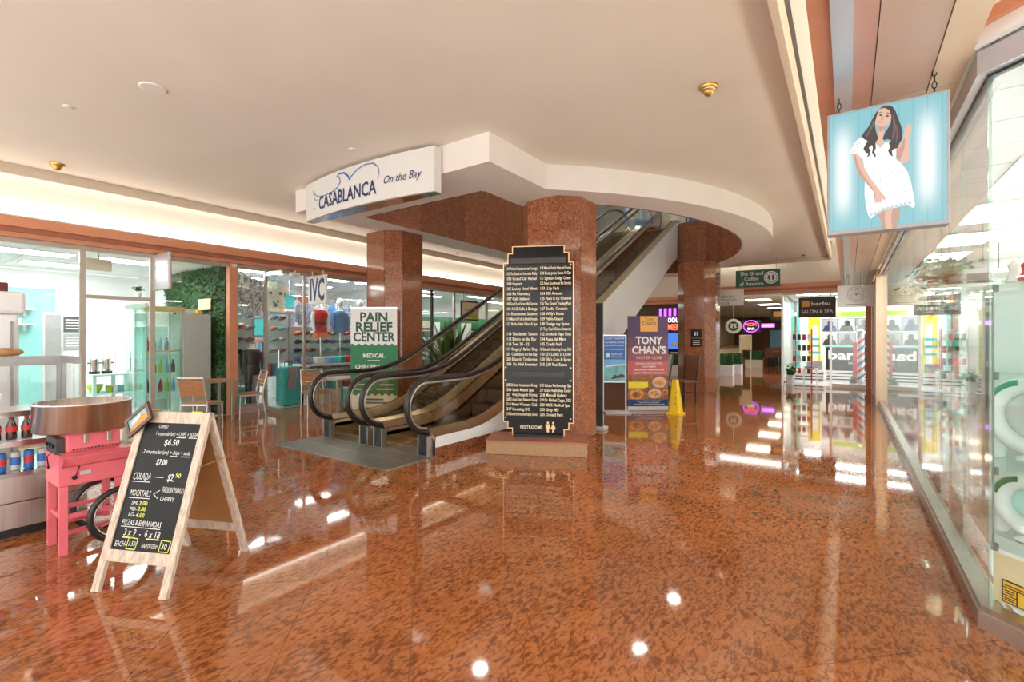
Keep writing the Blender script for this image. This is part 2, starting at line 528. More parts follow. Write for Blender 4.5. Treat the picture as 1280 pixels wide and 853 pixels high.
w = wallstrip(outer, ZS, ZC+0.02); so.add(w.v, w.f); so.sm[-len(w.f):] = w.sm
struct(so.build('ceiling', 'soffit_white'), 'dropped white soffit with a curved edge around the escalator opening', 'soffit')
# granite cladding inside the opening, panel by panel
vw = thing('opening_cladding', 'polished brown granite panels lining the escalator opening above the soffit', 'cladding', (0,0,0)); vw['kind'] = 'structure'
def clad(a, b, z0, z1, t=0.03):
    ax, ay = a; bx_, by = b
    dx, dy = bx_-ax, by-ay; L = math.hypot(dx, dy)
    nx, ny = dy/L*t, -dx/L*t
    g = 0.004
    ux, uy = dx/L*g, dy/L*g
    MB().prism([(ax+ux,ay+uy),(bx_-ux,by-uy),(bx_-ux+nx,by-uy+ny),(ax+ux+nx,ay+uy+ny)], z0, z1).build('panel', 'column_granite', vw)
ib = inner
segs = []
for i in range(len(ib)):
    a, b = ib[i], ib[(i+1)%len(ib)]
    L = math.hypot(b[0]-a[0], b[1]-a[1])
    n = max(1, round(L/1.25))
    for k in range(n):
        segs.append(((a[0]+(b[0]-a[0])*k/n, a[1]+(b[1]-a[1])*k/n), (a[0]+(b[0]-a[0])*(k+1)/n, a[1]+(b[1]-a[1])*(k+1)/n)))
for a, b in segs:
    clad(a, b, ZS-0.002, Z2+0.1)
# ceiling lips and coves (the lamps lie hidden behind the lips)
struct(MB().box(LIPX-0.05, LIPX, -3.5, LIPY+0.05, ZC-0.14, ZC+0.14).build('trim_1', 'lip_beige'), 'thin beige lip along the left light cove', 'trim')
struct(MB().box(LIPR-0.01, LIPR+0.045, -3.5, LIPY+0.05, ZC-0.12, ZC+0.14).build('trim_2', 'lip_beige'), 'thin beige lip along the right light cove', 'trim')
struct(MB().box(LIPX, LIPR, LIPY, LIPY+0.05, ZC-0.10, ZC+0.14).build('trim_3', 'lip_beige'), 'thin beige lip across the far end of the ceiling', 'trim')
struct(MB().box(-10.0, LIPX-0.05, -3.5, 20.7, 4.28, 4.36).build('ceiling', 'cove_white'), 'white top of the left light cove', 'cove')
struct(MB().box(LIPR+0.045, 0.9, -3.5, 17.5, 4.28, 4.36).build('ceiling', 'cove_white'), 'white top of the right light cove', 'cove')
struct(MB().box(LIPX-0.05, LIPR+0.045, LIPY+0.05, 20.7, 4.28, 4.36).build('ceiling', 'cove_white'), 'white top of the far light cove', 'cove')
struct(MB().box(-10.0, XL+0.02, -3.5, 20.6, 3.0, 4.3).build('wall_left', 'cove_white'), 'white wall above the left shop fronts', 'wall')
struct(MB().box(-0.13, 0.35, -3.5, 17.5, 3.12, 3.45).box(0.3, 0.9, -3.5, 17.5, 3.12, 4.3).build('wall_right', 'cove_white'), 'white bulkhead above the right shop front', 'wall')
struct(MB().box(-4.6, 0.6, 17.45, 17.6, 3.0, 4.3).build('wall_far', 'cove_white'), 'white fascia above the barber shop', 'wall')
struct(MB().box(-9.8, -4.6, 20.3, 20.5, 2.95, 4.3).build('wall_far', 'cove_white'), 'white fascia above the far noodle shop', 'wall')
struct(MB().box(-4.75, -4.6, 17.45, 20.4, 2.95, 4.3).build('wall_far', 'cove_white'), 'short white return fascia beside the passage', 'wall')
def cove_lamp(x0, x1, y0, y1, z, label):
    t = thing('cove_lamp', label, 'cove lamp', ((x0+x1)/2, (y0+y1)/2, z))
    hx, hy = (x1-x0)/2, (y1-y0)/2
    MB().box(-hx, hx, -hy, hy, 0, 0.03).build('tray', 'white', t)
    MB().box(-hx*0.7, hx*0.7, -hy, hy, 0.032, 0.06).build('tube', 'lamp_cove', t)
cove_lamp(-9.66, -9.54, -3.4, 16.9, 3.83, 'long tube lamp hidden in the left light cove')
cove_lamp(-0.03, 0.13, -3.4, 16.9, 3.452, 'long tube lamp hidden in the right light cove')
cove_lamp(-9.72, -9.62, -3.4, 20.2, 3.205, 'long tube lamp lying on top of the left copper lintel')
cove_lamp(-9.3, -0.5, 17.03, 17.12, 3.86, 'long tube lamp hidden in the far light cove')

# ---- copper lintels over the shop fronts
def lintel(name, a, b, steps, mats, label):
    """a-b runs along the shop front, the steps stand out to the left of the direction a->b: (out, z0, z1)"""
    ax, ay = a; bx_, by = b
    L = math.hypot(bx_-ax, by-ay); dx, dy = (bx_-ax)/L, (by-ay)/L
    nx, ny = -dy, dx
    t = thing(name, label, 'lintel'); t['kind'] = 'structure'
    for (o, z0, z1), m in zip(steps, mats):
        MB().prism([(ax,ay),(bx_,by),(bx_+nx*o,by+ny*o),(ax+nx*o,ay+ny*o)], z0, z1).build('moulding', m, t)
    return t
LS = ((0.30,3.06,3.20),(0.23,2.995,3.06),(0.19,2.93,2.995))
LM = ('copper','copper_dark','copper')
lintel('trim_4', (XL-0.05,20.4), (XL-0.05,-3.5), LS, LM, 'stepped copper lintel along the left shop fronts')
lintel('trim_5', (0.55,17.5), (-4.75,17.5), ((0.16,3.06,3.2),(0.12,2.995,3.06),(0.09,2.9,2.995)), LM, 'stepped copper lintel above the barber shop')
lintel('trim_6', (-4.6,20.35), (-9.8,20.35), ((0.16,3.06,3.2),(0.12,2.995,3.06),(0.09,2.9,2.995)), LM, 'stepped copper lintel above the far noodle shop')
# stepped metal soffit over the right shop front (underside seen from below)
sr = thing('trim_7', 'stepped rose and grey metal soffit above the right shop front', 'soffit'); sr['kind'] = 'structure'
for x0, x1, z0, m in ((-0.155,-0.067,2.99,'copper'),(-0.067,0.02,2.955,'blue_grey_metal'),(0.02,0.117,2.99,'rose_metal')):
    MB().box(x0, x1, -3.5, 17.4, z0, 3.13).build('moulding', m, sr)
y = -3.5
for k, y1 in enumerate((-1.2, 1.3, 3.77, 6.2, 8.7, 11.2, 13.7, 17.4)):
    MB().box(0.121, 0.385, y+0.004, y1-0.004, 2.985, 3.13).build('panel', 'soffit_panel', sr)
    MB().box(0.389, 0.53, y+0.004, y1-0.004, 2.978, 3.13).build('edge_panel', 'tan_metal', sr)
    y = y1

# ---- granite clad columns (square with cut corners)
def column(cx, cy, label, h=ZS, s=1.0, ch=0.24):
    t = thing('column', label, 'column', (cx, cy, 0)); t['kind'] = 'structure'
    a = s/2; b = a-ch
    o = [(-b,-a),(b,-a),(a,-b),(a,b),(b,a),(-b,a),(-a,b),(-a,-b)]
    sc = 0.965
    MB().prism([(x*sc, y_*sc) for x, y_ in o], 0, h).build('core', 'charcoal', t)
    for i in range(8):
        p, q = o[i], o[(i+1)%8]
        L = math.hypot(q[0]-p[0], q[1]-p[1]); g = 0.003
        ux, uy = (q[0]-p[0])/L*g, (q[1]-p[1])/L*g
        zs = [0.012, 1.55, 2.62, h] if i%2 == 0 else [0.012, 2.62, h]
        for z0, z1 in zip(zs, zs[1:]):
            MB().prism([(p[0]+ux,p[1]+uy),(q[0]-ux,q[1]-uy),((q[0]-ux)*sc,(q[1]-uy)*sc),((p[0]+ux)*sc,(p[1]+uy)*sc)], z0+0.002, z1-0.002).build('panel', 'column_granite', t)
    return t
column(-3.68, 6.54, 'brown granite column right behind the mall directory')
column(-7.5, 6.6, 'brown granite column behind the green and white banner')
column(-3.42, 14.0, 'brown granite column with the small black plaque')
column(-7.5, 14.0, 'far brown granite column on the other side of the escalators')

# ---- upper floor seen through the opening
struct(MB().add(*holed([(-14,-3.5),(6,-3.5),(6,24),(-14,24)], inner, Z2, False)).build('floor', 'warm_white'), 'upper gallery floor around the escalator opening', 'floor')
up = MB()
up.box(-12,-11.9,0,24,Z2,8.4); up.box(3,3.1,0,24,Z2,8.4); up.box(-12,3,23.9,24,Z2,8.4); up.box(-12,3,0,0.1,Z2,8.4)
struct(up.build('wall_upper', 'warm_white'), 'pale walls of the upper gallery', 'wall')
struct(MB().box(-12,3,0,24,8.4,8.5).build('ceiling', 'shop_ceiling'), 'pale ceiling of the upper gallery', 'ceiling')
for i in range(3):
    for j in range(5):
        o = MB().lathe([(0.0,-0.03),(0.18,-0.03),(0.20,0.0)], 20).build('ceiling_light', 'lamp_upper', None, (-9.0+3.6*i, 4+3.6*j, 8.4))
        tag(o, 'lit ceiling panel of the upper gallery, %s row, %s column' % (ORD[j], ORD[i]), 'light', 'upper gallery lights')
# ================================================================== ESCALATORS
SL = 0.512
def hand_path(off=0.0, y_end=16.0):
    """side view of the handrail: newel loop at the foot, flat, bend, slope, bend, flat, newel loop at the head"""
    pts = []
    c, r = (4.37, 0.635), 0.335-off
    for i in range(15):
        t = -PI/2 - PI*i/14
        pts.append((c[0]+r*math.cos(t), c[1]+r*math.sin(t)))
    h = 0.97-off
    yb = 5.565; w = 0.55
    for i in range(9):
        y = yb-w+2*w*i/8
        z = h + SL*(y-(yb-w))**2/(4*w)
        pts.append((y, z))
    yt = yb+Z2/SL
    for i in range(9):
        y = yt-w+2*w*i/8
        z = h + SL*(yt-yb) - SL*((yt+w)-y)**2/(4*w)
        pts.append((y, z))
    c2 = (y_end, Z2+0.635)
    for i in range(13):
        t = PI/2 - PI*i/12
        pts.append((c2[0]+r*math.cos(t), c2[1]+r*math.sin(t)))
    return pts
def deck_z(y, h=0.33):
    yb, yt, w = 5.565, 5.565+Z2/SL, 0.55
    if y < yb-w: return h
    if y < yb+w: return h + SL*(y-(yb-w))**2/(4*w)
    if y < yt-w: return h + SL*(y-yb)
    if y < yt+w: return h + Z2 - SL*((yt+w)-y)**2/(4*w)
    return h + Z2
def rail_z(y, off):
    c, r = 4.37, 0.335-off
    top = deck_z(y, 0.97-off)
    if y < c: top = 0.635 + math.sqrt(max(r*r-(y-c)**2, 0))
    if y > 16.0: top = Z2+0.635 + math.sqrt(max(r*r-(y-16.0)**2, 0))
    return top
ys = [4.37, 4.5, 4.7, 4.9, 5.05] + [5.1+0.1*i for i in range(12)] + [6.5+0.5*i for i in range(15)] + [13.9+0.1*i for i in range(21)]
steps_me = None
def escalator(cx, label, white_side):
    global steps_me
    t = thing('escalator', label, 'escalator', (cx, 0, 0))
    hw = 0.43                                    # handrail centre line from the middle
    for sgn in (-1, 1):
        X = sgn*hw
        # moving handrail, its metal guide
        MB().tube([(X, y, z) for y, z in hand_path()], 0.034, 10, sx=1.15, up=(1,0,0)).build('handrail', 'rubber_black', t)
        MB().tube([(X, y, z) for y, z in hand_path(0.045)], 0.017, 6, up=(1,0,0)).build('handrail_guide', 'aluminium', t)
        # glass panels
        cuts = [4.09, 5.45, 6.9, 8.3, 9.7, 11.1, 12.5, 13.9, 15.2, 16.27]
        for a, b in zip(cuts, cuts[1:]):
            n = 10
            yy = [a+0.004+(b-a-0.008)*i/n for i in range(n+1)]
            poly = [(y, max(deck_z(y, 0.34), 0.31 if y > 4.35 else 0.635-math.sqrt(max(0.285**2-(y-4.37)**2, 0)))) for y in yy]
            poly += [(y, rail_z(y, 0.05)) for y in reversed(yy)]
            MB().prism(poly, X-0.005, X+0.005, lambda p, q, h: (h, p, q)).build('glass_panel', 'bronze_glass', t)
        # inner and outer decks
        for nm, u0, u1, z0, z1 in (('inner_deck', 0.02, 0.10, 0.345, 0.215), ('outer_deck', -0.02, -0.135, 0.345, 0.25)):
            m = MB(); vs = []; fs = []
            for y in ys:
                for u, z in ((u0, z0), (u1, z1), (u1, z1-0.05), (u0, z0-0.05)):
                    vs.append((X-sgn*u, y, deck_z(y, z)))
            k = len(ys)
            for i in range(k-1):
                for q in range(4):
                    f = (i*4+q, i*4+(q+1)%4, (i+1)*4+(q+1)%4, (i+1)*4+q)
                    fs.append(f if sgn*(1 if nm[0] == 'i' else -1) > 0 else f[::-1])
            fs += [(0,1,2,3), tuple((k-1)*4+q for q in (3,2,1,0))]
            m.add(vs, fs).build(nm, 'bronze', t)
        # skirt beside the steps
        m = MB(); vs = []; fs = []
        for y in ys:
            vs += [(X-sgn*0.10, y, deck_z(y, 0.22)), (X-sgn*0.10, y, deck_z(y, -0.06))]
        for i in range(len(ys)-1):
            fs.append((2*i, 2*i+1, 2*i+3, 2*i+2))
        m.add(vs, fs).build('skirt', 'bronze', t)
        # black newel base
        MB().rbox(X-0.075, X+0.075, 4.32, 4.78, 0.0, 0.27, 0.012).build('newel_base', 'black', t)
        [MB().box(X+q, X+q+0.015, 4.30, 4.42, 0.0, 0.26).build('newel_trim', 'aluminium', t) for q in (-0.09, 0.075)]
        # outer cladding of the truss
        xo = X+sgn*0.135
        side = [(4.40, 0.115)] + [(y, deck_z(y, 0.25)) for y in ys if y > 4.4][:-1]
        side = [(4.40, 0.115), (4.40, 0.25)] + [(y, deck_z(y, 0.25)) for y in ys if y > 4.45]
        side += [(ys[-1], Z2-0.9), (14.7, Z2-0.95), (7.75, 0.115)]
        MB().prism(side, xo-0.012, xo+0.012, lambda p, q, h: (h, p, q)).build('side_cladding', 'white' if sgn == white_side else 'bronze', t)
        MB().box(xo-0.014, xo+0.014, 4.40, 7.75, 0, 0.113).build('plinth', 'column_granite', t)
    MB().prism([(7.75, 0.0), (14.7, Z2-0.95), (15.6, Z2-0.9), (15.6, Z2-0.85), (14.7, Z2-0.9), (7.75, 0.06)], -0.56, 0.56, lambda p, q, h: (h, p, q)).build('truss_underside', 'white', t)
    # steps
    if steps_me is None:
        m = MB().box(-0.325, 0.325, 0, 0.42, -0.045, 0).box(-0.325, 0.325, 0, 0.02, -0.215, -0.045)
        for k in range(16):
            m.box(-0.32+k*0.04, -0.305+k*0.04, 0, 0.42, 0, 0.006)
        steps_me = m.mesh('step', 'dark_step')
        escalator.nose = MB().box(-0.325, 0.325, 0.0, 0.02, 0.004, 0.009).mesh('nosing', 'safety_yellow')
    rise = 0.41*SL
    y, z = 4.95, 0.012
    n = int(Z2/rise)
    for k in range(n+4):
        st = inst(steps_me, 'step', t, (0, y, z))
        y += 0.41
        if k == 0: z = 0.05
        elif k <= n: z = min(z + (rise if k > 1 else rise*0.6), Z2)
    # comb and floor plates
    MB().box(-0.33, 0.33, 4.60, 4.95, 0, 0.016).build('comb_plate', 'bronze', t)
    MB().box(-0.325, 0.325, 4.93, 4.95, 0.016, 0.022).build('comb_edge', 'safety_yellow', t)
    fp = MB().box(-0.575, 0.575, 3.6, 4.62, 0.0005, 0.012).build('floor_plate', 'plate_metal', t)
    g = MB()
    for k in range(1, 3):
        g.box(-0.575, 0.575, 3.6+k*0.34-0.003, 3.6+k*0.34+0.003, 0.012, 0.0135)
    g.build('plate_joint', 'aluminium', fp)
    # yellow warning sticker on the inner deck
    MB().bx((0.395, 4.95, 0.31), (0.05, 0.12, 0.004), ry=0.9).build('warning_sticker', 'safety_yellow', t)
    # landing at the top
    MB().box(-0.575, 0.575, 14.75, 16.3, Z2-0.02, Z2+0.012).build('landing_plate', 'plate_metal', t)
    return t
escalator(-4.815, 'right escalator, beside the mall directory, with white side panel', 1)
escalator(-5.975, 'left escalator, nearer the clothing shop and banner', -1)
# ================================================================== DIRECTORY
pm('plinth_tan', (0.40,0.24,0.12), 0.25, var=0.12, scale=30)
dr = thing('mall_directory', 'tall black and copper mall directory board on a granite plinth', 'directory', (-3.37, 5.42, 0), rad(26))
MB().rbox(-0.645, 0.645, -0.30, 0.26, 0.0, 0.165, 0.006).build('plinth', 'plinth_tan', dr)
MB().box(-0.655, 0.655, -0.31, 0.27, 0.165, 0.182).build('plinth_top', 'copper_dark', dr)
def stepped(w, z0, z1, ins):
    """outline with two-step corners at head and foot"""
    a, b = ins
    return [(-w+2*a, z0), (w-2*a, z0), (w-2*a, z0+b), (w-a, z0+b), (w-a, z0+2*b), (w, z0+2*b),
            (w, z1-2*b*1.3), (w-a, z1-2*b*1.3), (w-a, z1-b*1.1), (w-2*a, z1-b*1.1), (w-2*a, z1),
            (-w+2*a, z1), (-w+2*a, z1-b*1.1), (-w+a, z1-b*1.1), (-w+a, z1-2*b*1.3), (-w, z1-2*b*1.3),
            (-w, z0+2*b), (-w+a, z0+2*b), (-w+a, z0+b), (-w+2*a, z0+b)]
fr = stepped(0.47, 0.20, 2.715, (0.06, 0.085))
MB().prism(fr, -0.02, 0.05, lambda a, b, h: (a, h, b)).build('trim_frame', 'gold_trim', dr)
fi = stepped(0.457, 0.213, 2.702, (0.06, 0.085))
MB().prism(fi, -0.026, -0.0195, lambda a, b, h: (a, h, b)).build('back_board', 'black_gloss', dr)
MB().box(-0.33, 0.33, -0.05, 0.06, 0.182, 0.215).build('foot', 'black', dr)
pu = MB().box(-0.445, 0.445, -0.040, -0.028, 1.08, 2.475).build('upper_panel', 'black_gloss', dr)
pl = MB().box(-0.445, 0.445, -0.040, -0.028, 0.415, 0.955).build('lower_panel', 'black_gloss', dr)
MB().box(-0.35, 0.35, -0.05, -0.027, 0.985, 1.045).build('ledge', 'charcoal', dr)
MB().box(-0.36, 0.36, -0.06, -0.027, 2.475, 2.545).build('header_lamp', 'charcoal', dr)
for z in (1.10, 2.455, 0.435, 0.935):
    for x in (-0.43, 0.43):
        MB().cyl((x, -0.0405, z), (x, -0.046, z), 0.009, n=8).build('screw', 'gold_trim', dr)
UL = ["101 Primo's Restaurant and Lounge", "102 The Grand and Innovative Realty", "103 Grand Car Rental", "104 Import", "105 Luxury Hotel Miami", "106 Rx Pharmacy", "107 Café Italiano",
      "108 Grand Food Service Mail Services", "109 A 1/2 Caffe & Bottega", "110 Entertainment Solutions", "111 Miami Int'l de la Mode Rentals", "112 Barbu Hair Salon & Spa", "",
      "114 The Studio Tavern", "115 Bistro on the Bay", "116 Two 20 - 22", "117 Gregory's Barber Shop", "201 Casablanca on the Bay", "203 Eduardo Tamborena", "204  Dr. Neil Brewster"]
UR = ["119 Miami Fresh Natural Foods", "120 Enterprise Rent-A-Car", "121 Signature Design Center", "122 Next Southwest Re Service", "123 J.Lily Pads", "124 305 Avenue", "125 Paws R Us Channel",
      "126 The Grand Trading Post", "127 Studio Couture", "128 Willy's Mode", "129 Pablo Grand", "130 Design my Space", "131 Tony Chan's Chinese Restaurant", "132 Smoke & Vape Shop",
      "134 Aqua del Mare", "135 Credit Nail", "136 Executive Advertising Group, CHG", "140 LE'CLAIRE STUDIO", "150 Ella's Cuts & Spray", "215 JLM Real Estate"]
LL = ["205 SA-Inter Investment Group", "206 Latin Miami Spa", "207  Web Design & Printing", "208 Tu Real Estate Network Group", "214 Miami Womans Club", "217 Investing DC", "218 Grand International Realty School"]
LR = ["215 Sahara Perfumology Spa", "217 Grand Health Sleep Center", "218 Marcell Gallery", "219 Dr. Michael Capps, DDS", "220 MISS Medical Spa", "230 Gray MD", "235 Donald Park"]
def lines(rows, x, z0, dz, wmax, parent):
    for i, s_ in enumerate(rows):
        if not s_: continue
        z = z0 - dz*i
        vs, fs = text_geo(s_, 0.056, bold=1, sx=0.80)
        w = max(v[0] for v in vs)
        k = min(1, wmax/w)
        MB().add([(x+v[0]*k, -0.0415, z+v[1]) for v in vs], fs).build('lettering', 'text_cream', parent)
lines(UL, -0.42, 2.395, 0.0668, 0.41, pu)
lines(UR, 0.025, 2.395, 0.0668, 0.41, pu)
lines(LL, -0.42, 0.85, 0.064, 0.41, pl)
lines(LR, 0.025, 0.85, 0.064, 0.41, pl)
MB().text('RESTROOMS', 0.062, lambda a, b: (a-0.24, -0.0275, b+0.29), bold=1, width=0.30).build('lettering', 'text_cream', dr)
for k, x in enumerate((0.13, 0.20)):
    m = MB().lathe([(0.0, -0.017), (0.017, 0), (0.0, 0.017)], 8)
    m = MB().prism([(0.015*math.cos(i*PI/4), 0.375+0.015*math.sin(i*PI/4)) for i in range(8)], -0.029, -0.027, lambda a, b, h: (a+x, h, b))
    if k: m.prism([(-0.012,0.355),(0.012,0.355),(0.034,0.29),(0.012,0.29),(0.012,0.25),(-0.012,0.25),(-0.012,0.29),(-0.034,0.29)], -0.029, -0.027, lambda a, b, h: (a+x, h, b))
    else: m.prism([(-0.028,0.355),(0.028,0.355),(0.028,0.30),(0.015,0.30),(0.015,0.25),(-0.015,0.25),(-0.015,0.30),(-0.028,0.30)], -0.029, -0.027, lambda a, b, h: (a+x, h, b))
    m.build('restroom_figure', 'gold_trim', dr)
# narrow dark board that shows behind the column
bd = thing('display_board', 'narrow dark grey board standing just right of the directory column', 'board', (-3.40, 7.22, 0), rad(8))
MB().rbox(-0.30, 0.14, -0.02, 0.02, 0.05, 2.06, 0.006).build('panel', 'charcoal', bd)
MB().rbox(-0.30, 0.20, -0.12, 0.10, 0.0, 0.05, 0.01).build('base', 'light_grey', bd)
# round plaque on the far column
pq = thing('wall_plaque', 'small black plaque on the far granite column', 'plaque', (-3.36, 13.488, 1.25))
MB().rbox(-0.14, 0.14, -0.012, 0, 0.0, 0.22, 0.01).rbox(-0.14, 0.14, -0.012, 0, 0.25, 0.47, 0.01).build('panel', 'black', pq)
m = MB()
for x in (-0.03, 0.03):
    m.prism([(x-0.018,0.30),(x+0.018,0.30),(x+0.018,0.40),(x-0.018,0.40)], -0.0145, -0.0125, lambda a, b, h: (a, h, b))
m.build('figure', 'cream', pq)
m = MB()
for z in (0.15, 0.10, 0.05): m.box(-0.09, 0.09, -0.0145, -0.0125, z, z+0.02)
m.build('lettering', 'cream', pq)
# ================================================================== RESTAURANT SIGN ON THE SOFFIT (curved box)
cs = thing('restaurant_sign', 'curved white hanging sign with blue bird and restaurant name', 'sign', (-5.53, 4.40, 3.30))
HW = 1.37; BUL = 0.13
def cy(x): return -0.12 - BUL*(1-(x/HW)**2)
n = 24
xs = [-HW+2*HW*i/n for i in range(n+1)]
face = [(x, cy(x)) for x in xs]
MB().prism([(x, y) for x, y in face] + [(HW, 0), (-HW, 0)], 0, 0.56).build('box', 'sign_white', cs)
MB().prism([(x, y+0.012) for x, y in face] + [(HW, 0), (-HW, 0)], -0.012, 0.0).build('underside', 'steel', cs)
def on(a, b): return (a, cy(a)-0.006, b)
MB().text('CASABLANCA', 0.27, lambda a, b: on(a-0.93, b+0.10), bold=1, width=1.36).build('lettering', 'navy', cs)
MB().text('On the Bay', 0.15, lambda a, b: on(a+0.55, b+0.20), shear=0.35, width=0.62).build('lettering', 'navy', cs)
MB().text('La', 0.06, lambda a, b: on(a-1.10, b+0.12), shear=0.35).build('lettering', 'navy', cs)
# the bird drawn as one line of changing thickness
bird = [(-1.10,0.42,.010),(-1.06,0.36,.012),(-0.95,0.30,.012),(-0.75,0.28,.012),(-0.55,0.29,.014),(-0.40,0.33,.016),(-0.33,0.40,.018),(-0.36,0.46,.022),(-0.42,0.49,.022),(-0.36,0.515,.026),(-0.24,0.50,.028),(-0.15,0.44,.030),(-0.12,0.385,.024),(-0.08,0.42,.016),(0.05,0.49,.014),(0.22,0.525,.016),(0.38,0.51,.018),(0.47,0.44,.014),(0.49,0.36,.012),(0.45,0.30,.008)]
def stroke(pts, fn, w=None):
    m = MB(); vs = []
    for i, p in enumerate(pts):
        a = pts[max(i-1, 0)]; b = pts[min(i+1, len(pts)-1)]
        dx, dy = b[0]-a[0], b[1]-a[1]; L = math.hypot(dx, dy) or 1
        t = (p[2] if len(p) > 2 else w)/2
        vs += [fn(p[0]-dy/L*t, p[1]+dx/L*t), fn(p[0]+dy/L*t, p[1]-dx/L*t)]
    return m.add(vs, [(2*i+1, 2*i+3, 2*i+2, 2*i) for i in range(len(pts)-1)])
stroke(bird, on).build('bird_drawing', 'blue', cs)
stroke([(-1.10,0.42,.010),(-1.08,0.30,.010),(-1.0,0.24,.010),(-0.96,0.26,.010)], on).build('bird_drawing', 'blue', cs)

# ================================================================== LIGHT BOX UNDER THE RIGHT SOFFIT
em('box_teal', (0.30,0.70,0.77), 0.37); em('box_teal_dark', (0.22,0.60,0.68), 0.35)
def tube_glow(name):
    # two tubes behind the print brighten it along their length
    m = M_[name]; nt = m.node_tree; N, L = nt.nodes, nt.links
    b = N['Principled BSDF']
    tc = N.new('ShaderNodeTexCoord'); sp = N.new('ShaderNodeSeparateXYZ'); L.new(tc.outputs['Object'], sp.inputs[0])
    outs = []
    for x0 in (-0.20, 0.185):
        a = N.new('ShaderNodeMath'); a.operation = 'SUBTRACT'; a.inputs[1].default_value = x0; L.new(sp.outputs['X'], a.inputs[0])
        a2 = N.new('ShaderNodeMath'); a2.operation = 'MULTIPLY'; L.new(a.outputs[0], a2.inputs[0]); L.new(a.outputs[0], a2.inputs[1])
        a3 = N.new('ShaderNodeMath'); a3.operation = 'MULTIPLY'; a3.inputs[1].default_value = -1/(0.045**2); L.new(a2.outputs[0], a3.inputs[0])
        z = N.new('ShaderNodeMath'); z.operation = 'SUBTRACT'; z.inputs[1].default_value = 0.37; L.new(sp.outputs['Z'], z.inputs[0])
        z2 = N.new('ShaderNodeMath'); z2.operation = 'POWER'; z2.inputs[1].default_value = 4; L.new(z.outputs[0], z2.inputs[0])
        z3 = N.new('ShaderNodeMath'); z3.operation = 'MULTIPLY_ADD'; z3.inputs[1].default_value = -1/(0.25**4); L.new(z2.outputs[0], z3.inputs[0]); L.new(a3.outputs[0], z3.inputs[2])
        e = N.new('ShaderNodeMath'); e.operation = 'EXPONENT'; L.new(z3.outputs[0], e.inputs[0]); outs.append(e)
    s = N.new('ShaderNodeMath'); s.operation = 'ADD'; L.new(outs[0].outputs[0], s.inputs[0]); L.new(outs[1].outputs[0], s.inputs[1])
    mx = N.new('ShaderNodeMix'); mx.data_type = 'RGBA'; L.new(s.outputs[0], mx.inputs[0])
    mx.inputs[6].default_value = b.inputs['Emission Color'].default_value; mx.inputs[7].default_value = (1.25,1.32,1.32,1)
    L.new(mx.outputs[2], b.inputs['Emission Color'])
tube_glow('box_teal'); tube_glow('box_teal_dark')
em('print_dress', (0.86,0.87,0.88), 0.52); em('print_skin', (0.66,0.36,0.26), 0.42); em('print_skin_light', (0.80,0.50,0.38), 0.46); em('print_hair', (0.035,0.020,0.022), 0.5)
em('print_lip', (0.7,0.12,0.15), 0.6); em('print_dark', (0.05,0.03,0.03), 0.5); em('print_lace', (0.70,0.72,0.75), 0.42)
lb = thing('light_box', 'lit turquoise hanging light box with a woman in a white lace dress', 'light box', (0.175, 3.50, 2.12))
MB().rbox(-0.28, 0.28, 0.0, 0.10, 0.0, 0.735, 0.006).build('case', 'mid_grey', lb)
def P(a, b, h): return (a, h, b)
MB().box(-0.265, 0.265, -0.003, -0.0005, 0.022, 0.72).build('screen', 'box_teal', lb)
m = MB()
for k in range(9):
    x = -0.25+k*0.062
    m.box(x, x+0.004, -0.0036, -0.0031, 0.022, 0.72)
m.build('printed_boards', 'box_teal_dark', lb)
def pr(name, mat, polys, h):
    m = MB()
    for q in polys: m.prism([(a*1.0, b) for a, b in q], -h-0.0004, -h, P)
    return m.build(name, mat, lb)
# the figure, drawn in units of a 660 x 640 sheet and laid onto the print
def sheet(p):
    u = (p[0]-20)/665; top, bot = 180-145*u, 800-65*u
    return (-0.28+0.56*u, 0.735*(bot-p[1])/(bot-top))
def draw(name, mat, outline, h):
    return pr(name, mat, [[sheet(p) for p in outline]], h)
def ring(cx, cy_, rx, ry): return [(cx+rx*math.cos(2*PI*i/12), cy_+ry*math.sin(2*PI*i/12)) for i in range(12)]
draw('printed_leg', 'print_skin', [(310,685),(330,668),(360,655),(435,658),(430,690),(415,730),(410,760),(342,766),(338,740),(325,710)], 0.0044)
draw('printed_leg', 'print_skin_light', [(352,660),(392,656),(384,700),(388,762),(360,764),(350,710)], 0.0047)
draw('printed_arm', 'print_skin_light', [(410,345),(440,315),(448,290),(455,250),(466,226),(478,218),(490,232),(492,255),(480,275),(482,340),(485,380),(475,410),(450,425),(425,415),(410,390)], 0.0050)
draw('printed_arm', 'print_skin', [(410,360),(440,330),(452,290),(458,290),(455,345),(440,385),(428,412),(412,392)], 0.0053)
draw('printed_dress', 'print_dress', [(150,375),(165,345),(185,315),(210,295),(235,290),(255,310),(290,330),(305,325),(325,345),(350,318),(375,310),(410,340),(412,375),(408,400),(440,425),(470,465),(488,520),(500,580),(510,640),(500,655),(470,640),(440,645),(400,655),(360,655),(330,670),(305,685),(275,712),(258,690),(245,640),(238,580),(240,520),(245,490),(235,440),(230,405),(200,380),(175,378)], 0.0056)
random.seed(5)
lace = [ring(random.uniform(250,470), random.uniform(440,640), 3.2, 3.2) for k in range(40)] + [ring(275+23*k, 700-5.5*k-(12 if k < 3 else 22), 9, 9) for k in range(10)] + [ring(168+14*(k%5), 340+14*(k//5)-6*(k%5), 4, 4) for k in range(12)]
o = pr('printed_lace', 'print_lace', [[sheet(p) for p in q] for q in lace], 0.0060); o['kind'] = 'stuff'
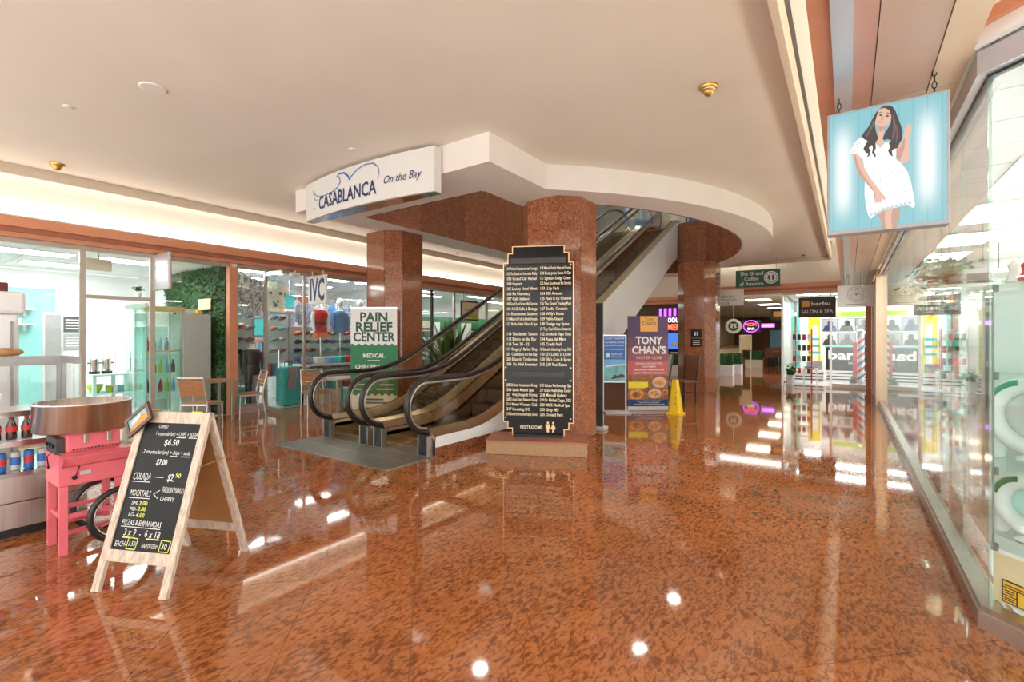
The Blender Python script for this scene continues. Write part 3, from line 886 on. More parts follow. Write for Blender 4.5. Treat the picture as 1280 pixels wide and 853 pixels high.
draw('printed_arm', 'print_skin_light', [(172,378),(200,378),(225,405),(235,445),(270,500),(310,550),(335,580),(355,600),(350,618),(335,605),(330,628),(318,625),(310,632),(296,625),(292,600),(290,570),(255,535),(215,495),(195,460),(185,420)], 0.0064)
draw('printed_arm', 'print_skin', [(172,378),(186,380),(205,440),(240,500),(285,555),(300,590),(292,600),(288,570),(255,535),(215,495),(195,460),(185,420)], 0.0067)
draw('printed_neck', 'print_skin_light', [(310,230),(350,230),(345,260),(338,300),(350,315),(325,345),(300,320),(315,295),(312,260)], 0.0064)
draw('printed_neck', 'print_skin', [(312,228),(350,222),(346,250),(325,262),(312,250)], 0.0066)
draw('printed_face', 'print_skin_light', [(318,145),(350,138),(375,150),(385,180),(382,205),(370,222),(345,235),(318,232),(300,222),(296,210),(300,190),(305,165)], 0.0070)
for e in ([(316,176),(328,170),(340,177),(328,181)], [(352,181),(364,174),(376,180),(364,185)], [(312,163),(328,158),(342,164),(328,162)], [(352,167),(366,161),(380,168),(366,166)]):
    draw('printed_eye', 'print_dark', e, 0.0074)
draw('printed_nose', 'print_skin', [(338,182),(345,182),(340,200),(326,200)], 0.0074)
draw('printed_mouth', 'print_lip', [(308,210),(322,205),(338,211),(324,216)], 0.0074)
draw('printed_hair', 'print_hair', [(318,145),(300,165),(280,200),(262,235),(240,260),(222,285),(235,300),(255,310),(240,335),(232,350),(245,370),(262,375),(250,395),(268,385),(272,360),(262,345),(280,330),(285,345),(280,370),(298,395),(302,385),(292,365),(302,345),(298,320),(315,295),(305,270),(298,240),(296,215),(305,185)], 0.0076)
draw('printed_hair', 'print_hair', [(318,145),(340,130),(365,124),(390,130),(408,155),(420,190),(435,225),(445,260),(442,300),(425,325),(420,345),(400,350),(388,360),(393,390),(378,380),(368,360),(378,340),(372,320),(385,305),(365,300),(345,305),(338,295),(355,260),(372,235),(382,215),(385,180),(375,150),(350,138)], 0.0078)
em('print_hair_light', (0.16,0.10,0.11), 0.45)
for e in ([(290,200),(296,212),(278,250),(252,290),(246,284),(268,246)], [(392,165),(400,185),(412,240),(400,290),(388,300),(396,245)], [(410,215),(420,250),(424,285),(408,318),(412,270)]):
    draw('printed_hair_strand', 'print_hair_light', e, 0.0082)
m = MB()
for x in (-0.22, 0.22):
    for k in range(4):
        z = 0.737+0.034*k
        m.tube([(x+(0.010*math.cos(t) if k%2 else 0), 0.05+(0 if k%2 else 0.010*math.cos(t)), z+0.020+0.020*math.sin(t)) for t in [2*PI*i/10 for i in range(10)]], 0.003, 5, closed=True)
m.build('chain', 'black', lb)
# recessed downlight in the soffit and small discs
dl = thing('downlight', 'round recessed downlight in the right metal soffit', 'downlight', (0.24, 2.66, 2.985))
MB().lathe([(0.055,0.0),(0.06,-0.004),(0.048,-0.006),(0.045,0.0)], 24).build('ring', 'dark_grey', dl)
MB().lathe([(0.0,-0.001),(0.045,-0.001)], 24).build('lens', 'soffit_panel', dl)
# white rounded sign further along the soffit, hung on two brackets
hs = thing('hanging_sign', 'rounded grey white hanging sign with a circular emblem', 'sign', (0.16, 13.75, 2.215))
MB().rbox(-0.37, 0.37, -0.02, 0.02, 0.0, 0.51, 0.015).build('panel', 'sign_white', hs)
for r_ in (0.175, 0.135):
    MB().tube([(r_*math.cos(2*PI*i/24), -0.022, 0.29+r_*math.sin(2*PI*i/24)) for i in range(24)], 0.005, 5, closed=True).build('emblem_ring', 'mid_grey', hs)
m = MB()
for k in range(3):
    a = PI/2+2*PI*k/3; b = a+2*PI/3
    m.cyl((0.13*math.cos(a), -0.022, 0.29+0.13*math.sin(a)), (0.13*math.cos(b), -0.022, 0.29+0.13*math.sin(b)), 0.005, n=5)
m.cyl((0,-0.024,0.29),(0,-0.021,0.29),0.03,n=10)
m.build('emblem', 'mid_grey', hs)
MB().box(-0.20, 0.20, -0.0225, -0.0205, 0.05, 0.065).build('lettering', 'mid_grey', hs)
MB().cyl((-0.17,0,0.51),(-0.17,0,0.742),0.02).cyl((0.12,0,0.51),(0.12,0,0.772),0.02).build('bracket', 'aluminium', hs)
# green coffee sign on the far fascia
gs = thing('coffee_sign', 'dark green coffee shop sign with round white emblem on fascia', 'sign', (-2.25, 16.2, 3.03), rad(8))
MB().rbox(-0.60, 0.60, -0.03, 0.03, 0, 0.52, 0.008).build('panel', 'sign_green', gs)
for k, s_ in enumerate(('The Grand', 'Coffee', 'of America')):
    MB().text(s_, 0.155, lambda a, b: (a-0.17, -0.033, b+0.36-0.155*k), align='C', bold=1, sx=0.95, shear=0.06).build('lettering', 'white', gs)
MB().cyl((0.36,-0.031,0.27),(0.36,-0.036,0.27),0.19,n=28).build('emblem_disc', 'white', gs)
m = MB()
m.tube([(0.36+0.15*math.cos(2*PI*i/24), -0.037, 0.27+0.15*math.sin(2*PI*i/24)) for i in range(24)], 0.008, 5, closed=True)
for sx_ in (-1, 1):
    m.add([(0.36+sx_*a, -0.038, 0.27+b) for a, b in ((0.03,0.08),(0.10,0.06),(0.07,0.02),(0.11,-0.03),(0.06,-0.05),(0.07,-0.10),(0.02,-0.06))], [tuple(range(7))])
m.build('emblem', 'sign_green', gs)
[MB().cyl((x_,0,0.52),(x_,0,0.87),0.008).build('hanger_rod', 'aluminium', gs) for x_ in (-0.5, 0.5)]
# elevator sign
es = thing('elevator_sign', 'pale grey sign pointing to the elevator and second floor', 'sign', (-2.88, 15.6, 2.45), rad(6))
MB().rbox(-0.345, 0.345, -0.02, 0.02, 0, 0.48, 0.008).build('panel', 'sign_white', es)
for k, s_ in enumerate(('ELEVATOR', 'TO SECOND', 'FLOOR')):
    MB().text(s_, 0.10, lambda a, b: (a-0.29, -0.022, b+0.24-0.10*k), bold=1, sx=0.78).build('lettering', 'dark_grey', es)
MB().add([(-0.29,-0.022,0.39),(-0.25,-0.022,0.42),(-0.25,-0.022,0.36)], [(0,1,2)]).build('arrow', 'dark_grey', es)
[MB().cyl((x_,0,0.48),(x_,0,1.449),0.008).build('hanger_rod', 'aluminium', es) for x_ in (-0.3, 0.3)]

# ================================================================== FLOOR BANNERS
# pain relief roll-up banner
pb = thing('roll_up_banner', 'green and white roll-up banner for a pain relief center', 'banner', (-7.05, 5.70, 0), rad(33))
MB().rbox(-0.45, 0.45, -0.08, 0.08, 0, 0.09, 0.02).build('base', 'aluminium', pb)
MB().cyl((0,0.03,0.09),(0,0.03,2.0),0.012).build('pole', 'aluminium', pb)
MB().box(-0.425, 0.425, -0.008, 0.0, 0.09, 2.02).build('sheet', 'white', pb)
MB().box(-0.43, 0.43, -0.014, 0.006, 2.02, 2.05).build('top_rail', 'aluminium', pb)
wv = []
def wave(zc, a): return [(-0.425+0.85*i/48, zc+a*math.sin(2*PI*i/48*7)) for i in range(49)]
MB().flat([(x, z) for x, z in wave(0.46, 0.02)] + [(x, z) for x, z in reversed(wave(1.37, 0.02))], -0.0095, P).build('green_print', 'banner_green', pb)
def ptxt(o, s_, size, x, z, mat, bold=2, align='C', width=None, h=-0.0110, sx=1.0):
    MB().text(s_, size, lambda a, b: (a+x, h, b+z), bold=bold, align=align, width=width, sx=sx).build('lettering', mat, o)
for k, (s_, w_) in enumerate((('PAIN', 0.52), ('RELIEF', 0.68), ('CENTER', 0.76))):
    ptxt(pb, s_, 0.235, 0, 1.79-0.18*k, 'banner_dark_green', width=w_)
for s_, z, w_ in (('MEDICAL', 1.135, 0.40), ('CHIROPRACTIC', 0.935, 0.68), ('REHAB', 0.735, 0.34)):
    ptxt(pb, s_, 0.105, 0, z, 'white', width=w_)
for z in (1.075, 0.875):
    MB().box(-0.11, 0.11, -0.0115, -0.0095, z, z+0.012).build('rule', 'white', pb)
m = MB()
for x0, x1, z in ((-0.34,-0.12,0.63),(0.12,0.36,0.63),(-0.34,-0.05,0.55),(0.05,0.36,0.55)): m.box(x0, x1, -0.0115, -0.0095, z, z+0.022)
m.build('lettering', 'white', pb)
m = MB()
for x0, x1, z in ((-0.18,0.18,0.36),(-0.25,0.25,0.30),(-0.28,0.28,0.20)): m.box(x0, x1, -0.0115, -0.0085, z, z+0.03)
m.build('lettering', 'banner_dark_green', pb)

# restaurant roll-up banner
tb = thing('roll_up_banner', 'purple and coral restaurant roll-up banner with food photo', 'banner', (-3.40, 9.76, 0), rad(38))
MB().rbox(-0.45, 0.45, -0.09, 0.09, 0, 0.075, 0.012).build('base', 'light_grey', tb)
MB().cyl((0,0.03,0.075),(0,0.03,1.9),0.012).build('pole', 'aluminium', tb)
MB().box(-0.425, 0.425, -0.008, 0.0, 0.075, 1.94).build('sheet', 'plum', tb)
MB().box(-0.425, 0.425, -0.010, -0.0082, 0.72, 1.02).build('coral_print', 'brick_pink', tb)
pm('plum_coral', (0.26,0.075,0.115), 0.55, var=0.05); pm('plum_mid', (0.15,0.06,0.11), 0.55, var=0.05)
MB().box(-0.425, 0.425, -0.010, -0.0082, 1.02, 1.28).build('fade_print', 'plum_coral', tb)
MB().box(-0.425, 0.425, -0.010, -0.0082, 1.28, 1.50).build('fade_print', 'plum_mid', tb)
MB().box(-0.16, 0.20, -0.0105, -0.0082, 1.62, 1.94).build('logo_patch', 'banner_orange', tb)
MB().text('Tony', 0.09, lambda a, b: (a+0.02, -0.012, b+1.85), align='C', bold=1).build('lettering', 'wood_brown', tb)
MB().text("Chan's", 0.11, lambda a, b: (a+0.02, -0.012, b+1.76), align='C', bold=1).build('lettering', 'wood_brown', tb)
ptxt(tb, 'TONY', 0.215, 0.02, 1.365, 'white', width=0.55, h=-0.012)
ptxt(tb, "CHAN'S", 0.215, 0.02, 1.165, 'white', width=0.72, h=-0.012)
ptxt(tb, 'WATER CLUB', 0.085, 0.02, 1.05, 'peach_text', bold=1, width=0.54, h=-0.012)
for k, (s_, w_) in enumerate((('INDULGE IN OUR NEW STYLE', 0.56), ('LUNCH MENU', 0.30), ('DIM SUM AND FRESH SEAFOOD', 0.64), ('NOW SERVING ALL DAY', 0.66))):
    ptxt(tb, s_, 0.045, 0.02, 0.945-0.065*k, 'white', bold=1, width=w_, h=-0.012)
MB().box(-0.425, 0.425, -0.010, -0.0082, 0.215, 0.72).build('food_photo', 'food_brown', tb)
MB().box(-0.41, 0.0, -0.0112, -0.0101, 0.45, 0.58).build('food_photo', 'yellow', tb)
def disc(cx, cz, r_, sy_=1): return [(cx+r_*math.cos(2*PI*i/18), cz+r_*sy_*math.sin(2*PI*i/18)) for i in range(18)]
for cx, cz, r_, m1 in ((-0.24,0.32,0.155,'food_orange'),(0.14,0.34,0.14,'food_cream'),(0.24,0.57,0.15,'food_cream'),(0.36,0.37,0.09,'food_orange'),(-0.02,0.42,0.06,'burgundy')):
    MB().flat(disc(cx, cz, min(r_, 0.425-abs(cx)), 0.75), -0.0118, P).build('printed_dish', m1, tb)
    MB().flat(disc(cx, cz, min(r_, 0.425-abs(cx))*0.6, 0.6), -0.0124, P).build('printed_dish', 'food_brown' if m1 != 'food_cream' else 'food_orange', tb)
MB().box(-0.425, 0.425, -0.0118, -0.0082, 0.075, 0.215).build('foot_print', 'navy', tb)
for k, (s_, w_) in enumerate((('CALL OR ORDER ONLINE TODAY', 0.55), ('FOR PICK UP OR DELIVERY', 0.42), ('ASK ABOUT OUR PRIVATE ROOMS', 0.64))):
    ptxt(tb, s_, 0.03, 0.03, 0.175-0.036*k, 'white', bold=1, width=w_, h=-0.0128)

# blue poster stand
ps = thing('poster_stand', 'slim metal stand with a blue boat tour poster', 'poster stand', (-3.82, 9.02, 0), rad(32))
MB().rbox(-0.20, 0.30, -0.20, 0.16, 0, 0.025, 0.008).build('base', 'light_grey', ps)
MB().box(-0.235, -0.212, -0.012, 0.012, 0.025, 1.54).box(0.212, 0.235, -0.012, 0.012, 0.025, 1.54).box(-0.235, 0.235, -0.012, 0.012, 1.53, 1.553).box(-0.235, 0.235, -0.012, 0.012, 0.60, 0.622).build('frame', 'aluminium', ps)
MB().box(-0.212, 0.212, -0.008, 0.004, 0.622, 1.53).build('poster', 'blue', ps)
MB().box(-0.21, 0.21, -0.0092, -0.0082, 0.93, 1.06).build('poster_print', 'sky_blue', ps)
MB().box(-0.21, 0.21, -0.0092, -0.0082, 0.63, 0.93).build('poster_print', 'print_sea', ps)
MB().flat([(-0.20,0.90),(-0.05,0.925),(0.20,0.95),(0.20,0.97),(-0.05,0.955),(-0.15,0.94)], -0.0098, P).build('printed_boat', 'white', ps)
MB().flat([(-0.08,0.66),(0.0,0.76),(0.06,0.73),(0.12,0.77),(0.20,0.75),(0.20,0.70),(0.05,0.69)], -0.0098, P).build('printed_group', 'charcoal', ps)
for s_, z, w_, sz in (('YACHT CHARTER', 1.46, 0.38, 0.05), ('BOAT RENTAL & TOURS', 1.385, 0.38, 0.045), ('DAILY TRIPS ON THE BAY', 1.325, 0.38, 0.045), ('JET SKI & PARASAIL', 1.25, 0.36, 0.03)):
    ptxt(ps, s_, sz, 0, z, 'white', bold=1, width=w_, h=-0.0098)
MB().box(-0.17, -0.09, -0.0100, -0.0082, 1.10, 1.19).build('poster_patch', 'white', ps)
ptxt(ps, 'BOOK NOW', 0.04, 0.05, 1.15, 'white', bold=1, width=0.22, h=-0.0098)
ptxt(ps, 'AT THE DOCK', 0.035, 0.05, 1.10, 'white', bold=1, width=0.22, h=-0.0098)

# yellow safety cone
cn = thing('wet_floor_cone', 'tall yellow wet floor cone on the granite floor', 'cone', (-2.77, 9.53, 0))
def sq(r_, z, c_=0.3):
    a, b = r_, r_*(1-c_)
    return [(a,-b,z),(a,b,z),(b,a,z),(-b,a,z),(-a,b,z),(-a,-b,z),(-b,-a,z),(b,-a,z)]
rings = [sq(0.155,0.0,0.25), sq(0.155,0.03,0.25), sq(0.125,0.04,0.3), sq(0.055,0.655,0.35), sq(0.05,0.67,0.4)]
vs = [v for r_ in rings for v in r_]
fs = []
for j in range(len(rings)-1):
    for i in range(8): fs.append((j*8+i, j*8+(i+1)%8, (j+1)*8+(i+1)%8, (j+1)*8+i))
fs += [tuple(range(8))[::-1], tuple(32+i for i in range(8))]
MB().add(vs, fs).build('cone', 'safety_yellow', cn)
m = MB()
for z, w_ in ((0.42,0.05),(0.33,0.07),(0.22,0.085)):
    rr = 0.125-(z-0.04)/0.615*0.07
    m.bx((0.3*0, -rr-0.002, z), (w_, 0.003, 0.035), rx=-0.11)
m.xf(Matrix.Rotation(rad(35),4,'Z')).build('lettering', 'charcoal', cn)
# two slant-back dark wooden high stools behind the cone
def high_chair(x, y_, rz, label):
    t = thing('wooden_chair', label, 'chair', (x, y_, 0), rad(rz))
    for sx_ in (-1, 1):
        MB().bx((sx_*0.19, -0.17, 0.23), (0.035, 0.035, 0.46)).build('leg', 'wood_dark', t)
        MB().bx((sx_*0.19, 0.17, 0.23), (0.035, 0.035, 0.46)).build('leg', 'wood_dark', t)
    MB().rbox(-0.22, 0.22, -0.21, 0.20, 0.46, 0.50, 0.01).build('seat', 'wood_brown', t)
    MB().bx((0, 0.24, 0.78), (0.42, 0.03, 0.62), rx=-0.16).build('backrest', 'wood_brown', t)
    MB().bx((-0.20, 0.235, 0.78), (0.03, 0.045, 0.66), rx=-0.16).bx((0.20, 0.235, 0.78), (0.03, 0.045, 0.66), rx=-0.16).build('back_post', 'wood_dark', t)
high_chair(-3.14, 11.5, -30, 'dark wooden chair with tall plain back, right behind the yellow cone')
high_chair(-3.75, 11.55, -60, 'dark wooden chair with tall plain back, nearer the restaurant banner')
# ================================================================== LEFT SHOP FRONTS
def post(name, x0, x1, y0, y1, z0, z1, mat, label, cat='post'):
    return struct(MB().box(x0, x1, y0, y1, z0, z1).build(name, mat), label, cat)
def shop_light(x, y, z, sx, sy, label, mat='lamp_white', group=None):
    t = thing('ceiling_light', label, 'light', (x, y, z), 0, group)
    MB().box(-sx/2, sx/2, -sy/2, sy/2, -0.02, 0.0).build('frame', 'white', t)
    MB().box(-sx/2+0.03, sx/2-0.03, -sy/2+0.03, sy/2-0.03, -0.028, -0.0205).build('diffuser', mat, t)
    return t
def shop_ceiling(x0, x1, y0, y1, z, label, step=0.61):
    t = struct(MB().box(x0, x1, y0, y1, z+0.015, z+0.08).build('ceiling', 'light_grey'), label, 'ceiling')
    nx, ny = max(1, round((x1-x0)/step)), max(1, round((y1-y0)/step))
    dx, dy = (x1-x0)/nx, (y1-y0)/ny
    me = MB().box(0.006, dx-0.006, 0.006, dy-0.006, 0, 0.014).mesh('ceiling_tile', 'shop_ceiling')
    for i in range(nx):
        for j in range(ny):
            inst(me, 'ceiling_tile', t, (x0+i*dx, y0+j*dy, z))
# shop shells
def shell(x0, x1, y0, y1, z, fmat, wmat, label):
    struct(MB().box(x0, x1, y0, y1, -0.05, 0.004).build('floor', fmat), 'floor of the ' + label, 'floor')
    struct(MB().box(x0-0.1, x0, y0, y1, 0, z+0.1).build('wall_left', wmat), 'back wall of the ' + label, 'wall')
shell(-13.6, -9.86, -3.5, 4.46, 2.92, 'light_grey', 'shop_white', 'snack shop')
shell(-13.2, -9.86, 4.54, 9.3, 2.92, 'white', 'shop_white', 'clothing shop')
shell(-13.2, -9.86, 9.38, 20.4, 2.92, 'light_grey', 'shop_white', 'green shop')
shop_ceiling(-13.6, -9.9, -1.2, 4.46, 2.92, 'white tiled ceiling of the snack shop')
shop_ceiling(-13.2, -9.9, 4.54, 9.3, 2.92, 'white tiled ceiling of the clothing shop', 0.8)
struct(MB().box(-13.2, -9.9, 9.38, 20.4, 2.92, 3.0).build('ceiling', 'shop_ceiling'), 'white ceiling of the green shop', 'ceiling')
struct(MB().box(-13.6, -9.9, 4.46, 4.54, 0, 3.0).build('wall_left', 'shop_white'), 'party wall between snack shop and clothing shop', 'wall')
struct(MB().box(-13.2, -9.9, 9.3, 9.38, 0, 3.0).build('wall_left', 'shop_white'), 'party wall between clothing shop and green shop', 'wall')
struct(MB().box(-13.6, -9.9, -1.3, -1.2, 0, 3.0).build('wall_left', 'shop_white'), 'near side wall of the snack shop', 'wall')
for k, (x, y, sx, sy, lb_) in enumerate(((-11.0,1.9,0.5,1.1,'long lit ceiling panel left of the snack shop door'), (-12.5,2.6,0.5,1.1,'lit ceiling panel deep in the snack shop'), (-10.9,3.2,0.5,0.9,'lit ceiling panel above the snack shop coolers'), (-11.5,0.2,0.5,1.1,'added lit ceiling panel at the near end of the snack shop'))):  # near end panel is added out of view to brighten the shop
    shop_light(x, y, 2.919, sx, sy, lb_)
for k, (x, y, lb_) in enumerate(((-10.35,5.0,'lit strip above the patterned shirts'), (-11.6,5.6,'lit strip deep in the clothing shop doorway'), (-10.3,7.0,'lit strip above the red top mannequin'), (-10.3,8.3,'lit strip at the far end of the clothing window'), (-11.9,7.6,'lit strip over the back of the clothing shop'))):
    shop_light(x, y, 2.919, 0.28, 1.0, lb_)
for k, (x, y, lb_) in enumerate(((-10.6,10.2,'lit strip at the front of the green shop'), (-11.6,11.6,'lit strip over the green counter'), (-10.6,13.2,'lit strip behind the escalator in the green shop'), (-11.6,15.5,'lit strip at the far end of the green shop'), (-10.6,17.5,'last lit strip of the green shop'))):
    shop_light(x, y, 2.919, 0.28, 1.2, lb_)
# frames
post('trim_8', XL-0.05, XL+0.02, -3.5, 4.44, 2.86, 2.94, 'beige_frame', 'head frame of the snack shop front', 'frame')
post('trim_8', XL-0.05, XL+0.02, 4.6, 20.3, 2.86, 2.94, 'beige_frame', 'head frame of the clothing and green shop fronts', 'frame')
for y_, lb_ in ((0.38, 'snack shop frame post at the left edge'), (2.26, 'snack shop frame post left of the door'), (3.18, 'snack shop frame post right of the door')):
    post('trim_9', XL-0.04, XL+0.02, y_, y_+0.07, 0, 2.86, 'beige_frame', lb_)
post('trim_9', XL-0.03, XL+0.02, 2.33, 3.18, 2.115, 2.175, 'beige_frame', 'transom bar above the snack shop door', 'frame')
post('trim_9', XL-0.06, XL+0.06, 4.44, 4.60, 0, 2.93, 'copper', 'copper post between snack shop and clothing shop')
for y_, lb_ in ((5.15, 'clothing shop post left of the doorway'), (6.0, 'clothing shop post right of the doorway')):
    post('trim_9', XL-0.04, XL+0.02, y_, y_+0.055, 0, 2.86, 'beige_frame', lb_)
for y_, lb_ in ((9.3, 'post between clothing shop and green shop'), (9.95, 'dark post of the green shop front'), (10.9, 'second post of the green shop front'), (12.5, 'third post of the green shop front'), (14.5, 'fourth post of the green shop front'), (17, 'last post of the green shop front')):
    post('trim_9', XL-0.04, XL+0.02, y_, y_+0.07, 0, 2.86, 'beige_frame' if y_ != 9.95 else 'charcoal', lb_)
post('trim_10', XL-0.06, XL+0.05, 4.6, 5.2, 0, 0.16, 'beige_frame', 'metal sill under the left clothing window', 'sill')
post('trim_10', XL-0.06, XL+0.05, 6.0, 9.3, 0, 0.30, 'warm_white', 'sill under the mannequin window', 'sill')
post('trim_10', XL-0.06, XL+0.05, 9.4, 20.3, 0, 0.35, 'warm_white', 'sill of the green shop front', 'sill')
post('trim_10', XL-0.06, XL+0.05, -3.5, 2.26, 0, 0.10, 'beige_frame', 'sill of the snack shop window', 'sill')
post('trim_11', XL+0.03, XL+0.10, 4.48, 4.56, 2.95-0.09, 2.925, 'white', 'small white box at the head of the copper post', 'fitting')
def window(n, y0, y1, z0, z1, label):
    struct(MB().box(XL-0.008, XL+0.004, y0, y1, z0, z1).build('window_%d' % n, 'glass'), label, 'window')
window(1, -3.4, 0.38, 0.10, 2.86, 'glass of the snack shop at the left edge')
window(2, 0.45, 2.26, 0.10, 2.86, 'large glass pane of the snack shop')
window(3, 2.33, 3.18, 2.175, 2.86, 'glass transom above the snack shop door')
window(4, 3.25, 4.44, 0.03, 2.86, 'glass pane in front of the drinks coolers')
window(5, 4.6, 5.15, 0.16, 2.86, 'glass pane in front of the patterned shirts')
window(6, 6.055, 7.35, 0.30, 2.86, 'glass pane in front of the red top mannequin')
window(7, 7.36, 9.3, 0.30, 2.86, 'glass pane at the far end of the clothing shop')
for k, (a, b) in enumerate(((9.37,9.95),(10.02,10.9),(10.97,12.5),(12.57,14.5),(14.57,17),(17.07,20.3))):
    window(8+k, a, b, 0.35, 2.86, 'glass pane of the green shop, %s from the column' % ORD[k])
# open glass doors
def glass_door(y_, z1, w, ang, label, loc):
    t = thing('glass_door', label, 'door', loc, rad(ang)); t['kind'] = 'structure'; t.name = 'door_1'
    MB().box(0.02, w-0.02, -0.006, 0.006, 0.10, z1-0.08).build('pane', 'glass_green', t)
    MB().box(0, w, -0.018, 0.018, 0.01, 0.10).build('bottom_rail', 'aluminium', t)
    MB().box(0, w, -0.018, 0.018, z1-0.08, z1-0.01).build('top_rail', 'aluminium', t)
    MB().cyl((w-0.08,-0.04,0.9),(w-0.08,-0.04,1.25),0.012).build('handle', 'chrome', t)
glass_door(0, 2.10, 0.85, 183, 'open glass door of the snack shop', (XL-0.05, 3.15, 0))
glass_door(0, 2.84, 0.75, -6, 'open glass door of the clothing shop', (XL+0.02, 5.18, 0))

# ---------------------------------------------------------------- snack shop interior
struct(MB().box(-13.6, -13.57, 0.2, 2.75, 0.0, 2.5).build('wall_left', 'teal_tile'), 'pale teal accent wall at the back of the snack shop', 'wall')
d_ = thing('door_2', 'narrow white back door in the snack shop', 'door', (-13.56, 2.70, 0)); d_['kind'] = 'structure'
MB().box(0, 0.03, -0.16, 0.16, 0, 2.02).build('frame', 'light_grey', d_); MB().box(0.03, 0.045, -0.12, 0.12, 0, 1.97).build('leaf', 'mid_grey', d_)
# wire shelves on the teal wall
for z, lb_ in ((2.05,'upper white wire shelf on the teal wall'), (1.75,'lower white wire shelf on the teal wall')):
    t = thing('wall_shelf', lb_, 'shelf', (-13.55, 1.9, z))
    MB().box(0, 0.35, -0.5, 0.5, 0, 0.02).build('board', 'white', t)
    MB().box(0, 0.02, -0.4, -0.36, -0.12, 0).box(0, 0.02, 0.36, 0.4, -0.12, 0).build('bracket', 'white', t)
    for k in range(4):
        o = MB().lathe([(0.05,0),(0.06,0.1),(0.0,0.1)], 10).build('cup', 'white', None, (-13.35, 1.55+0.2*k, z+0.021))
        tag(o, 'white cup on the ' + lb_, 'cup', 'cups on the teal wall shelves')
# menu boards on the white wall
for k, (z, lb_) in enumerate(((1.62,'upper black menu card on the white snack shop wall'), (1.25,'lower grey menu card on the white snack shop wall'))):
    t = thing('menu_board', lb_, 'menu', (-13.58, 3.02, z))
    MB().box(0, 0.02, -0.17, 0.17, 0, 0.32).build('panel', 'charcoal' if k == 0 else 'mid_grey', t)
    m = MB()
    for q in range(4): m.box(0.021, 0.023, -0.12, 0.10, 0.06+0.06*q, 0.08+0.06*q)
    m.build('lettering', 'white', t)
# mint serving shelf with urns and a lime bowl
t = thing('serving_shelf', 'mint green open shelf table inside the snack shop door', 'shelf', (-11.3, 2.95, 0), rad(6))
for x in (-0.26, 0.26):
    for y_ in (-0.24, 0.24): MB().box(x-0.025, x+0.025, y_-0.025, y_+0.025, 0, 0.80).build('leg', 'mint', t)
for z in (0.16, 0.46, 0.80): MB().box(-0.30, 0.30, -0.28, 0.28, z, z+0.03).build('board', 'mint', t)
for y_, lb_ in ((2.80,'left steel coffee urn on the mint shelf'), (2.98,'right steel coffee urn on the mint shelf')):
    u = thing('coffee_urn', lb_, 'coffee urn', (-11.25, y_, 0.832))
    MB().lathe([(0.075,0),(0.075,0.03),(0.065,0.04),(0.065,0.26),(0.05,0.29),(0.0,0.30)], 16).build('body', 'steel', u)
    MB().lathe([(0.08,-0.0),(0.08,0.05)], 16).build('base', 'black', u)
    MB().cyl((0.06,0,0.08),(0.11,0,0.07),0.01).cyl((0.0,-0.065,0.2),(0,-0.10,0.2),0.012).cyl((0.0,0.065,0.2),(0,0.10,0.2),0.012).build('tap', 'black', u)
tag(MB().lathe([(0.06,0),(0.11,0.09),(0.12,0.15),(0.105,0.15),(0.05,0.02)], 16).build('bowl', 'lime', None, (-11.22, 2.80, 0.491)), 'lime green bowl on the mint shelf', 'bowl')
for k in range(3):
    tag(MB().rbox(-0.05,0.05,-0.04,0.04,0,0.12,0.01).build('jar', ('lime','white','teal')[k], None, (-11.22, 3.0+0.09*k, 0.491)), ('small lime', 'small white', 'small teal')[k] + ' tub beside the lime bowl', 'tub')
# white back shelf with boxes
t = thing('storage_shelf', 'white shelf with small boxes at the back of the snack shop', 'shelf', (-12.2, 3.70, 0))
MB().box(-0.3, 0.3, -0.25, -0.23, 0, 1.3).box(-0.3, 0.3, 0.23, 0.25, 0, 1.3).box(-0.3,-0.28,-0.25,0.25,0,1.3).build('side', 'white', t)
for z in (0.1, 0.55, 0.95, 1.28): MB().box(-0.28, 0.3, -0.23, 0.23, z, z+0.02).build('board', 'white', t)
for k, (z, m1, lb_) in enumerate(((0.571,'charcoal','black printer box on the white back shelf'), (0.121,'brown','brown basket at the bottom of the white back shelf'), (0.971,'light_grey','grey box on the upper white back shelf'))):
    tag(MB().rbox(-0.2, 0.25, -0.18, 0.18, 0, 0.2, 0.015).build('box', m1, None, (-12.2, 3.70, z)), lb_, 'box')
# glass display cooler with brass frame
def cabinet(name, label, loc, w, d, h, body, door, parts):
    t = thing(name, label, 'cooler', loc)
    return t
t = thing('display_cooler', 'tall glass drinks cabinet with brass top rim inside snack shop', 'cooler', (-10.45, 3.52, 0))
for x in (-0.26, 0.26):
    for y_ in (-0.27, 0.27): MB().box(x-0.012, x+0.012, y_-0.012, y_+0.012, 0, 1.98).build('post', 'aluminium', t)
MB().rbox(-0.31, 0.31, -0.32, 0.32, 1.98, 2.06, 0.006).build('top_rim', 'brass', t)
MB().box(-0.28, 0.28, -0.29, 0.29, 0, 0.10).build('base', 'white', t)
for z in (0.5, 0.85, 1.25, 1.62): MB().box(-0.25, 0.25, -0.26, 0.26, z, z+0.01).build('shelf', 'glass_green', t)
MB().box(0.262, 0.28, -0.27, 0.27, 1.235, 1.26).build('shelf_rim', 'brass', t)
MB().box(0.264, 0.27, -0.26, 0.26, 0.1, 1.98).build('door', 'glass_green', t)
MB().box(-0.26, 0.26, -0.276, -0.27, 0.1, 1.98).build('side_pane', 'glass_green', t)
cl_ = ('navy','white','red','lime','sky_blue')
bot = MB().lathe([(0.032,0),(0.034,0.02),(0.034,0.13),(0.012,0.19),(0.012,0.23),(0.0,0.23)], 10)
bot_me = {c: bot.mesh('bottle', c) for c in cl_}
cnm = {'navy':'navy','white':'white','red':'red','lime':'lime','sky_blue':'blue'}
